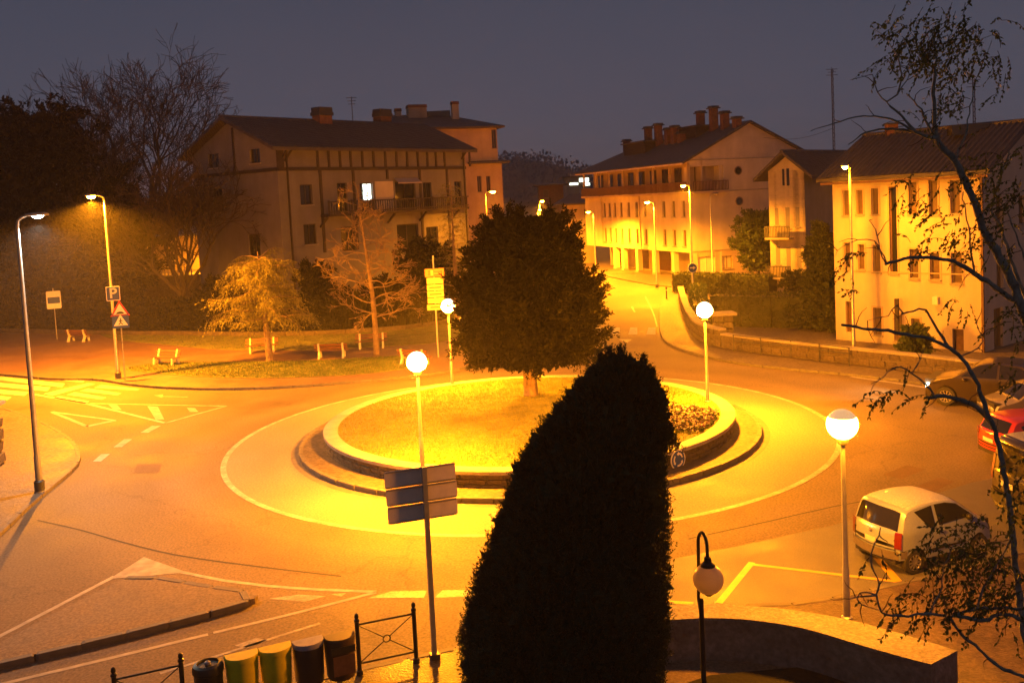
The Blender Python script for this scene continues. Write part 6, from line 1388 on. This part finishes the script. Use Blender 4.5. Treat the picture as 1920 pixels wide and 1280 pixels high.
for (px, py, hh, rr_) in ((1142, 652, .55, .13), (1163, 650, .50, .12), (1126, 664, .45, .12), (1108, 690, .35, .10), (1206, 668, .50, .10), (1222, 690, .42, .09), (1184, 684, .30, .09), (1240, 735, .36, .08), (1256, 800, .34, .08), (1084, 715, .25, .09)):   # leaders at the top
    q = AT(px, py, 13.0); n_ = 170; s_ = rng.uniform(0, 1, n_) ** .8; pp = np.array([q.x, 13.0, q.z]) + np.stack([rng.normal(0, rr_, n_) * (1.05 - s_), rng.normal(0, rr_, n_) * (1.05 - s_), -hh * (1 - s_) - .06], 1)
    v, f = sprays(pp, np.array([[0.06, 0, 1.0]]) + rng.normal(0, .28, (n_, 3)), rng.uniform(.07, .16, n_), 12, .014, .038); leaf_object('leader', v, f, M['cypress'], ct)

# --- branching trees
def grow(mb, tips, p, d, l, r, lev, maxlev, rd, spread=.6, up=.12, kids=(2, 3), shrink=.74, sides=5, wig=.16, minr=.008):
    n = 4 if lev < 3 else 3; pts = [p]; q = p.copy(); dd = d.copy()
    for i in range(n):
        dd = (dd + Vector((rd.gauss(0, wig), rd.gauss(0, wig), rd.gauss(0, wig) + up * .35))).normalized(); q = q + dd * (l / n); pts.append(q.copy())
    r1 = max(minr, r * .68); mb.tube(pts, [r + (r1 - r) * i / n for i in range(n + 1)], max(3, sides - lev // 2), cap=False)
    if lev >= maxlev: tips.append((q, dd)); return
    k = rd.randint(*kids)
    for i in range(k):
        ax = dd.orthogonal().normalized(); ax.rotate(Matrix.Rotation(rd.uniform(0, 2 * math.pi), 3, dd)); nd = (dd * math.cos(spread) + ax * math.sin(spread) * rd.uniform(.6, 1.2) + Vector((0, 0, up))).normalized()
        st = pts[-1] if i == 0 else pts[rd.randint(max(1, n - 2), n)]
        grow(mb, tips, st.copy(), nd, l * shrink * rd.uniform(.8, 1.15), max(minr, r1 * (.92 if i == 0 else .72)), lev + 1, maxlev, rd, spread, up, kids, shrink, sides, wig, minr)
def bare_tree(base, h, label, seed, r=.3, maxlev=7, spread=.5, m='darkbark', l0=.225, minr=.022):
    rd = random.Random(seed); t = thing('bare_tree', label, 'tree', tuple(base), 0, 'bare winter trees'); b = Vector(base)
    MB().tube([b - UZ * .1, b + UZ * h * .1, b + UZ * h * .2 + Vector((.1, 0, 0))], [r * 1.3, r, r * .9], 9).build('trunk', M[m], t, smooth=60)
    mb = MB(); tips = []; st = b + UZ * h * .2 + Vector((.1, 0, 0))
    for i in range(6): a = i * 1.047 + rd.uniform(-.4, .4); grow(mb, tips, st.copy(), Vector((math.cos(a) * .55, math.sin(a) * .55, 1)).normalized(), h * l0, r * .7, 1, maxlev, rd, spread, .07, (2, 3), .79, 6, .16, minr)
    mb.build('branches', M[m], t, smooth=60); return t
def at_ground(px, Yd, z=.12): 
    q = AT(px, 500, Yd); return (q.x, q.y, z)
bare_tree(at_ground(262, 94), 26.5, 'large bare tree with fan of branches left of the half-timbered house', 3, .45, 8, .55)
bare_tree(at_ground(130, 104), 23.0, 'bare tree behind the dark evergreen at upper left', 8, .36, 8, .52)
bare_tree(at_ground(335, 73), 13.5, 'slender bare tree against the gable of the half-timbered house', 12, .26, 8, .52)
# bare conifer-like tree in the park
bt = G(706, 664, .13); t = thing('bare_tree', 'straight bare tree with level branches on the park lawn', 'tree', (bt.x, bt.y, .13), 0, 'bare winter trees'); rd = random.Random(4); hT = 10.2
tk = [Vector((bt.x + .28 * -q * 1.6 + .12 * math.sin(q * 5), bt.y, .1 + hT * q)) for q in np.linspace(0, 1, 9)]
MB().tube(tk, [.20, .17, .15, .13, .11, .085, .06, .04, .015], 9).build('trunk', M['bark'], t, smooth=60); mb = MB(); tips = []
for k in range(34):
    q = .22 + .75 * k / 34; i = q * 8; j = int(i); st = tk[j].lerp(tk[j + 1], i - j); a = k * 2.4 + rd.uniform(-.3, .3); l = (3.6 - 2.7 * q) * rd.uniform(.6, 1.1)
    grow(mb, tips, st, Vector((math.cos(a), math.sin(a), .18)).normalized(), l * .62, .06 * (1.15 - q), 1, 5, rd, .55, .02, (2, 3), .70, 5, .16, .014)
mb.build('branches', M['bark'], t, smooth=60)
# larch with feathery drooping foliage
lt = G(506, 676, .13); t = thing('larch_tree', 'spreading larch with feathery yellow-green drooping foliage lit by the lamps', 'tree', (lt.x, lt.y, .13)); rd = random.Random(5); hT = 6.6
tk = [Vector((lt.x - .25 * q * 1.2, lt.y, .1 + hT * q)) for q in np.linspace(0, 1, 8)]
MB().tube(tk, [.23, .19, .17, .14, .11, .08, .05, .02], 9).build('trunk', M['bark'], t, smooth=60); mb = MB(); sp_p = []; sp_d = []
for k in range(54):
    q = .36 + .60 * min(.99, max(0, (k + rd.uniform(-5, 5)) / 54)); i = q * 7; j = int(i); st = tk[j].lerp(tk[j + 1], i - j); a = k * 2.4 + rd.uniform(-.4, .4); l = (4.6 - 2.6 * q) * rd.uniform(.6, 1.08) * (1.12 if math.cos(a) < 0 else .95); d = Vector((math.cos(a), math.sin(a), .30)); pts = [st]; cur = st.copy(); dd = d.normalized()
    for s_ in range(7): dd = (dd + Vector((rd.gauss(0, .16), rd.gauss(0, .16), rd.gauss(-.085, .1)))).normalized(); cur = cur + dd * (l / 7); pts.append(cur.copy())
    mb.tube(pts, [max(.008, .045 * (1 - s_ / 7.5)) for s_ in range(8)], 4, cap=False)
    for s_ in range(1, 8):
        for _ in range(9):
            sd = Vector((-dd.y, dd.x, 0)) * rd.choice((-1, 1)); sp_p.append(pts[s_].lerp(pts[s_ - 1], rd.random())); sp_d.append((sd * rd.uniform(.2, 1) + dd * .6 + Vector((0, 0, rd.uniform(-.9, .1)))).normalized())
mb.build('branches', M['bark'], t, smooth=60)
v, f = sprays(np.array(sp_p), np.array(sp_d), rng.uniform(.3, .9, len(sp_p)), 11, .034, .15, droop=.5); leaf_object('foliage', v, f, M['larch'], t)
# feathery conifer lit by the lamp behind the yew
lt2 = at_ground(853, 70); t = thing('larch_tree', 'tall thin feathery conifer glowing beside the lamp behind the yew', 'tree', lt2); rd = random.Random(9); hT = 10.5
tk = [Vector((lt2[0], lt2[1], .1 + hT * q)) for q in np.linspace(0, 1, 8)]; MB().tube(tk, [.2, .18, .15, .13, .1, .07, .04, .015], 8).build('trunk', M['bark'], t, smooth=60); mb = MB(); sp_p = []; sp_d = []
for k in range(70):
    q = .15 + .83 * k / 70; i = q * 7; j = int(i); st = tk[j].lerp(tk[min(7, j + 1)], i - j); a = k * 2.4; l = (2.6 - 2.0 * q) * rd.uniform(.6, 1.1); cur = st.copy(); dd = Vector((math.cos(a), math.sin(a), .3)).normalized(); pts = [st]
    for s_ in range(5): dd = (dd + Vector((rd.gauss(0, .1), rd.gauss(0, .1), -.07))).normalized(); cur = cur + dd * (l / 5); pts.append(cur.copy())
    mb.tube(pts, [.03, .025, .02, .015, .01, .006], 4, cap=False)
    for s_ in range(1, 6):
        for _ in range(2): sp_p.append(pts[s_]); sp_d.append((dd + Vector((rd.gauss(0, .6), rd.gauss(0, .6), rd.uniform(-.9, .1)))).normalized())
mb.build('branches', M['bark'], t, smooth=60); v, f = sprays(np.array(sp_p), np.array(sp_d), rng.uniform(.3, .7, len(sp_p)), 10, .03, .14, droop=.3); leaf_object('foliage', v, f, M['larch'], t)

def leafy_tree(base, h, rx, label, m, seed, name='leafy_tree', n=2600, ls=.26, trunk_h=.25, lump=.3, shape=None, r=.2, nl=12, bm='darkbark'):
    b = Vector(base); t = thing(name, label, 'tree', tuple(b)); rd = random.Random(seed)
    mb = MB(); mb.tube([b - UZ * .1, b + UZ * h * trunk_h, b + UZ * h * .6], [r, r * .8, r * .35], 8)
    for k in range(6): a = k * 1.05 + rd.random(); s_ = b + UZ * h * (trunk_h + .06 * k); mb.tube([s_, s_ + Vector((math.cos(a) * rx * .35, math.sin(a) * rx * .35, h * .12)), s_ + Vector((math.cos(a) * rx * .75, math.sin(a) * rx * .75, h * .2))], [r * .4, r * .25, r * .08], 5)
    mb.build('trunk', M[bm], t, smooth=60)
    rf = shape or (lambda z: rx * np.sqrt(np.maximum(.02, 1 - ((z - b.z - h * (.5 + trunk_h / 2)) / (h * (1 - trunk_h) / 2)) ** 2)))
    nb = max(40, n // 20); boughs(nb, b.z + h * max(.04, trunk_h), b.z + h * .97, rf, b.x, b.y, m, t, ln=(rx * .25, rx * .55), per=20, wide=rx * .14, up=(-.1, .9), nl=nl, lw=ls * .42, ll=ls, sl=(ls, ls * 2.4), jit=(.45, 1.1), droop=.2, pw_=1.0)
    p, a = crown(n, b.z + h * trunk_h + .1, b.z + h * .93, lambda z: rf(z) * .7, (b.x, b.y), seed, thick=.8, lump=lump, s=2.2); v, f = leaf_quads(p, rng.normal(size=(n, 3)), ls * 2.2, ls * 1.4); leaf_object('inner_foliage', v, f, M[m], t); return t
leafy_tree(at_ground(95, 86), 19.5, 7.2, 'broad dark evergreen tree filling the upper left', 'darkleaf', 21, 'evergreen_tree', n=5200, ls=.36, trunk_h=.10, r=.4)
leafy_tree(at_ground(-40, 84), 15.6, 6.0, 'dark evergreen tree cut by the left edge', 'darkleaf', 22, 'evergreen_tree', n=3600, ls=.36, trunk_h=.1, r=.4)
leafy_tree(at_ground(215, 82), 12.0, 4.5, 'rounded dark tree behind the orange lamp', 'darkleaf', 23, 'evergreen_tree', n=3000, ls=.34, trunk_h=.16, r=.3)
tb_ = G(1408, 530, .12); leafy_tree((tb_.x, tb_.y - 3, .1), 6.9, 2.25, 'small leafy tree before the gable end of the arcaded building', 'leaf', 24, n=1500, ls=.24, trunk_h=.22, lump=.22, r=.1)
q = G(1545, 632, .12); leafy_tree((AT(1543, 600, 58).x, 58, .1), 6.6, 1.75, 'dark pointed conifer between the gabled house and the long house', 'hedge', 25, 'conifer', n=2600, ls=.18, trunk_h=.02, lump=.12, r=.1, shape=lambda z: 1.9 * np.clip(1 - (z - .1) / 6.9, .02, 1) ** .75)
leafy_tree(at_ground(590, 69), 5.0, 1.6, 'dark bush against the wall of the half-timbered house', 'darkleaf', 27, 'shrub', n=1200, ls=.22, trunk_h=.02, r=.08)
leafy_tree(at_ground(800, 72), 6.2, 2.6, 'dark shrubby tree below the balcony end', 'darkleaf', 28, 'shrub', n=1600, ls=.26, trunk_h=.05, r=.1)
for px, Yd, hh, rx_, sd in ((620, 70, 3.0, 2.2, 41), (720, 70, 3.4, 2.6, 42), (420, 76, 3.8, 2.6, 43), (470, 73, 2.6, 2.2, 44)):
    leafy_tree(at_ground(px, Yd), hh, rx_, {41: 'low dark shrub behind the park bench by the lawn', 42: 'low dark shrub behind the straight bare tree', 43: 'rounded shrub at the foot of the house gable', 44: 'low shrub behind the larch trunk'}[sd], 'darkleaf', sd, 'shrub', n=1100, ls=.24, trunk_h=.0, r=.06)
bx_ = G(1705, 690, .12); leafy_tree((bx_.x + .9, bx_.y + 1.6, .1), 1.75, .8, 'small bush behind the stone wall before the long house', 'leaf', 31, 'shrub', n=420, ls=.14, trunk_h=.05, r=.03)
leafy_tree((AT(1490, 560, 70).x, 70, .1), 2.6, 1.0, 'dark bush at the foot of the gabled house', 'hedge', 32, 'shrub', n=600, ls=.16, trunk_h=.02, r=.03)

def hedge(path, w, h, label, m, dens=260, z0=.12, ls=.12, seed=1):
    P = resample(path, 1.0); c0 = P[len(P) // 2]; t = thing('hedge', label, 'hedge', (c0.x, c0.y, z0)); mb = MB(); pts = []; nr_ = []
    for a, b in zip(P, P[1:]):
        d = (b - a).normalized(); n_ = Vector((-d.y, d.x, 0)); l = (b - a).length; k = int(dens * l * (h * 2 + w) / 3)
        mb.add([a + n_ * (w / 2 - .12) + UZ * z0, a - n_ * (w / 2 - .12) + UZ * z0, b - n_ * (w / 2 - .12) + UZ * z0, b + n_ * (w / 2 - .12) + UZ * z0, a + n_ * (w / 2 - .12) + UZ * (z0 + h - .14), a - n_ * (w / 2 - .12) + UZ * (z0 + h - .14), b - n_ * (w / 2 - .12) + UZ * (z0 + h - .14), b + n_ * (w / 2 - .12) + UZ * (z0 + h - .14)], ((0, 1, 5, 4), (1, 2, 6, 5), (2, 3, 7, 6), (3, 0, 4, 7), (4, 5, 6, 7)))
        u = rng.uniform(0, 1, k); fce = rng.uniform(0, 2 * h + w, k); nn = np.array(n_); A_ = np.array(a); D_ = np.array(d)
        off = np.where(fce < h, -w / 2, np.where(fce < 2 * h, w / 2, fce - 2 * h - w / 2)); zz = np.where(fce < 2 * h, fce % h, h)
        q = A_ + D_ * (u * l)[:, None] + nn * off[:, None]; q[:, 2] = z0 + zz; q += rng.normal(0, .06, q.shape); pts.append(q)
        o_ = nn * np.where(fce < h, -1, np.where(fce < 2 * h, 1, 0))[:, None] + np.array([0, 0, 1.0]) * np.where(fce >= 2 * h, 1, .2)[:, None]; nr_.append(o_)
    mb.build('inner_mass', M[m], t); q = np.concatenate(pts); o_ = np.concatenate(nr_) + rng.normal(0, .6, (len(q), 3)); v, f = leaf_quads(q - unit(o_) * ls * .4, o_, ls * rng.uniform(.7, 1.5, len(q)), ls * .6); leaf_object('leaves', v, f, M[m], t); return t
hedge([Vector((p.x, p.y + 1.0, 0)) for p in pw], 1.4, 2.6, 'long dark hedge along the back of the park', 'darkleaf', 150, ls=.24)
hedge([G(1270, 548, .1), G(1330, 551, .1), G(1450, 556, .1)], 1.6, 1.7, 'trimmed far hedge in front of the gabled house', 'hedge', 200, ls=.18)
hedge([Vector((13.2, 62.5, 0)), Vector((16.8, 60.2, 0)), Vector((20.2, 58.6, 0))], 1.5, 2.1, 'trimmed near hedge behind the handrail', 'hedge', 240, ls=.15)
hedge([Vector((12.6, 64.0, 0)), Vector((13.6, 70.0, 0)), Vector((15.2, 77.5, 0))], 1.1, 1.3, 'low hedge along the curved stone wall', 'leaf', 200, ls=.15)

# --- wind-torn birch at the right edge
rd = random.Random(31); TR_ = Vector((6.25, 9.6, 0)); t = thing('birch_tree', 'wind-torn birch with lichened limbs reaching in from the right edge', 'tree', (TR_.x, TR_.y, 0))
limbs = MB(); twigs = MB(); lp = []; ld_ = []
def limb(px, Y0, Y1, r0, r1, root=None, sm=.06, tw=True, mbx=None, lf=0.0):
    n_ = len(px); pts = ([Vector(root)] if root else []) + [AT(x, y, Y0 + (Y1 - Y0) * i / max(1, n_ - 1)) for i, (x, y) in enumerate(px)]
    P = smooth_path([(p.x, p.y, p.z) for p in pts], sm); k = len(P); P = [p + Vector((rd.gauss(0, .004), rd.gauss(0, .01), rd.gauss(0, .004))) for p in P]
    (mbx or limbs).tube(P, [.82 * (r0 + (r1 - r0) * i / (k - 1)) * (1 + rd.gauss(0, .07)) for i in range(k)], 7 if r0 > .02 else 5)
    if tw:
        for i in range(2, k, max(1, int(k / max(3, k * .12)))):
            d = (P[i] - P[i - 1]).normalized(); sd = (d.orthogonal() * rd.uniform(.4, 1)); sd.rotate(Matrix.Rotation(rd.uniform(0, 6.28), 3, d)); q = P[i].copy(); pp = [q.copy()]; dd = (d * .4 + sd).normalized()
            for _ in range(4): dd = (dd + Vector((rd.gauss(0, .25), rd.gauss(0, .2), rd.gauss(-.05, .25)))).normalized(); q = q + dd * rd.uniform(.03, .07); pp.append(q.copy())
            twigs.tube(pp, [.005, .0045, .004, .003, .002], 4, cap=False)
            if rd.random() < lf:
                for _ in range(rd.randint(2, 5)): lp.append(tuple(pp[rd.randint(1, 4)])); ld_.append((rd.gauss(-.3, .5), rd.gauss(0, .5), rd.gauss(-.5, .4)))
    return P
def leaves_px(px, py, sx, sy, n_, Yd, sy_=.18, d=(-.5, 0, -.5)):
    for _ in range(max(2, int(n_ / 5))):           # wind-blown strands, the leaves sit on them
        q = AT(rd.gauss(px, sx), rd.gauss(py, sy) - 6, Yd + rd.gauss(0, sy_)); dd = Vector((rd.gauss(-.35, .5), rd.gauss(0, .4), rd.gauss(-.2, .6))).normalized(); pp = [q.copy()]
        for k in range(6): dd = (dd + Vector((rd.gauss(-.06, .14), rd.gauss(0, .14), -.22))).normalized(); q = q + dd * rd.uniform(.02, .05); pp.append(q.copy())
        twigs.tube(pp, [.0035, .003, .003, .0025, .002, .002, .0015], 3, cap=False)
        for k in range(1, 7):
            for _2 in range(2): lp.append(tuple(pp[k])); ld_.append((dd.x + rd.gauss(0, .6), dd.y + rd.gauss(0, .6), dd.z - .3 + rd.gauss(0, .5)))
Y = 9.6
main = [(2010, 780), (1960, 680), (1919, 587), (1897, 525), (1866, 469), (1841, 425), (1829, 385), (1804, 331), (1791, 303), (1766, 275), (1754, 256)]
limb(main, Y, Y - .2, .085, .038, root=(TR_.x - .35, TR_.y, 5.4), lf=.3)
limb([(1754, 256), (1752, 205), (1753, 150), (1752, 90), (1748, 60)], Y - .2, Y - .2, .030, .008, lf=.6)
limb([(1760, 268), (1735, 225), (1728, 205), (1712, 190), (1700, 175)], Y - .2, Y - .4, .020, .006, lf=.3)
limb([(1757, 262), (1712, 247), (1662, 242), (1625, 250), (1590, 271)], Y - .2, Y - .5, .024, .006)
limb([(1712, 246), (1680, 227), (1620, 217), (1575, 228), (1520, 245)], Y - .3, Y - .7, .016, .004)
limb([(1716, 246), (1690, 218), (1664, 192), (1682, 178), (1690, 140), (1684, 110), (1665, 78), (1635, 50)], Y - .3, Y - .4, .017, .003, lf=.2)
limb([(1664, 192), (1645, 172), (1636, 140)], Y - .4, Y - .5, .010, .004)
limb([(1682, 178), (1700, 150), (1705, 140)], Y - .4, Y - .4, .008, .004)
limb([(1790, 300), (1810, 250), (1822, 190), (1830, 150), (1860, 75)], Y - .2, Y + .2, .012, .003, lf=.6)
limb([(1800, 90), (1830, 78), (1862, 66)], Y, Y, .007, .003)
limb([(1910, 569), (1841, 522), (1785, 490), (1716, 483), (1660, 494)], Y, Y - .5, .036, .016)
limb([(1662, 492), (1650, 468), (1642, 430), (1630, 415)], Y - .5, Y - .5, .009, .004, lf=.3); limb([(1660, 492), (1640, 452), (1610, 450), (1580, 462), (1566, 478)], Y - .5, Y - .7, .008, .003, lf=.3)
limb([(1826, 512), (1820, 465), (1812, 400), (1805, 360)], Y - .1, Y - .1, .014, .006, lf=.8)
limb([(1940, 600), (1900, 500), (1880, 430), (1860, 397), (1868, 360), (1878, 330), (1892, 285)], Y + .3, Y + .4, .028, .010, lf=.8)
limb([(1945, 560), (1915, 470), (1890, 400), (1850, 350)], Y + .3, Y + .2, .016, .006, lf=.7)
S1p = [(2000, 1420), (1935, 1260), (1908, 1090), (1893, 960), (1873, 835), (1853, 780), (1834, 722), (1806, 675), (1782, 653), (1745, 635), (1690, 625), (1630, 617), (1576, 608)]
limb(S1p, Y - .6, Y - 1.3, .060, .014, root=(TR_.x - .3, TR_.y, 2.4))
limb([(1782, 653), (1760, 620), (1737, 582), (1712, 582), (1690, 588)], Y - 1, Y - 1.1, .018, .007); limb([(1695, 586), (1680, 572), (1665, 592), (1625, 600)], Y - 1.1, Y - 1.2, .008, .003)
limb([(1856, 790), (1835, 765), (1805, 752), (1770, 742), (1735, 746)], Y - .8, Y - .9, .034, .020)
limb([(1752, 740), (1735, 720), (1710, 700), (1688, 687), (1655, 705), (1636, 722), (1632, 740)], Y - .9, Y - 1.0, .013, .003, lf=.3)
limb([(1710, 700), (1725, 675), (1735, 650)], Y - .9, Y - .9, .008, .003); limb([(1800, 668), (1820, 660), (1842, 640), (1830, 605)], Y - .9, Y - .9, .009, .004)
limb([(2040, 1330), (1960, 1290), (1915, 1266), (1872, 1247), (1827, 1209), (1797, 1182), (1780, 1158), (1744, 1152), (1664, 1152), (1641, 1114), (1649, 1093), (1631, 1051), (1652, 989)], Y - 1.4, Y - 2.0, .040, .006, root=(TR_.x - .2, TR_.y, 1.9))
limb([(1975, 1150), (1920, 1141), (1872, 1139), (1821, 1140), (1782, 1157)], Y - 1.5, Y - 1.7, .026, .014, root=(TR_.x - .2, TR_.y, 2.3)); limb([(1975, 1180), (1920, 1164), (1886, 1149), (1850, 1160), (1810, 1158), (1790, 1150)], Y - 1.5, Y - 1.7, .034, .020, root=(TR_.x - .2, TR_.y, 2.1))
limb([(1641, 1114), (1604, 1119), (1592, 1122)], Y - 1.9, Y - 1.9, .010, .006); limb([(1641, 1114), (1610, 1108), (1606, 1122), (1630, 1140), (1655, 1145)], Y - 1.9, Y - 1.9, .008, .004)
limb([(1740, 1152), (1765, 1100), (1770, 1060), (1790, 1020)], Y - 1.7, Y - 1.6, .010, .003, lf=.8); limb([(1830, 1142), (1850, 1090), (1880, 1040), (1900, 1000)], Y - 1.6, Y - 1.5, .014, .004, lf=.8)
MB().tube([TR_ - UZ * .1, TR_ + Vector((-.05, 0, 1.5)), TR_ + Vector((-.2, 0, 3.2)), TR_ + Vector((-.35, 0, 5.5))], [.19, .16, .13, .09], 12).build('trunk', M['birchbark'], t, smooth=60)
limbs.build('limbs', M['birchbark'], t, smooth=60)
for a in ((1700, 70, 22, 26, 120), (1735, 70, 24, 24, 130), (1790, 45, 22, 22, 130), (1770, 95, 30, 24, 170), (1720, 100, 25, 22, 130), (1830, 60, 22, 16, 70), (1850, 120, 24, 14, 60), (1795, 130, 22, 16, 90), (1792, 180, 20, 14, 80), (1872, 150, 10, 20, 40), (1690, 110, 18, 16, 60), (1648, 128, 9, 8, 22), (1790, 8, 5, 6, 14),
          (1760, 220, 18, 20, 60), (1840, 340, 34, 26, 120), (1760, 385, 26, 22, 70), (1705, 370, 10, 25, 40), (1880, 330, 24, 34, 90), (1780, 430, 22, 16, 60), (1810, 462, 16, 16, 55), (1742, 462, 10, 16, 30), (1880, 440, 26, 40, 110), (1900, 380, 16, 40, 70), (1890, 620, 26, 30, 90), (1625, 480, 12, 10, 16), (1590, 520, 14, 14, 24), (1615, 545, 10, 6, 8), (1570, 500, 10, 12, 18),
          (1650, 750, 14, 10, 34), (1665, 740, 9, 9, 16), (1720, 745, 16, 8, 20), (1800, 580, 16, 10, 30), (1690, 700, 12, 10, 12), (1820, 1080, 40, 30, 260), (1860, 1030, 34, 34, 200), (1780, 1050, 30, 26, 120), (1880, 1110, 30, 34, 200), (1730, 1130, 34, 24, 80), (1690, 1150, 26, 14, 40), (1800, 1140, 44, 20, 120), (1760, 1005, 16, 14, 40), (1890, 700, 20, 14, 34), (1900, 930, 18, 40, 90), (1640, 1040, 14, 14, 14)):
    leaves_px(*a, Y - (.1 if a[1] < 640 else .9 if a[1] < 900 else 1.5))
tag(twigs.build('twigs', M['darkbark'], t), kind='stuff')
lpA, ldA = np.array(lp), np.array(ld_); v, f = leaf_quads(lpA, ldA, rng.uniform(.025, .055, len(lpA)), rng.uniform(.014, .028, len(lpA))); leaf_object('leaves', v, f, M['leaf'], t)

# ================================================================== DAMP AIR
hz = MB().box(-520, 520, -30, 640, -1.2, 52).build('haze', None) if False else None
hm_ = bpy.data.materials.new('damp_air'); hm_.use_nodes = True; nt = hm_.node_tree; nt.nodes.clear(); oo = nt.nodes.new('ShaderNodeOutputMaterial'); pv = nt.nodes.new('ShaderNodeVolumePrincipled')
pv.inputs['Color'].default_value = (.92, .92, .95, 1); pv.inputs['Density'].default_value = HAZE_D; pv.inputs['Anisotropy'].default_value = .35; nt.links.new(pv.outputs[0], oo.inputs['Volume'])
if HAZE_D > 0:
    ho_ = MB().box(-700, 700, -30, 1100, -6, 60).build('haze', hm_); tag(ho_, kind='stuff')
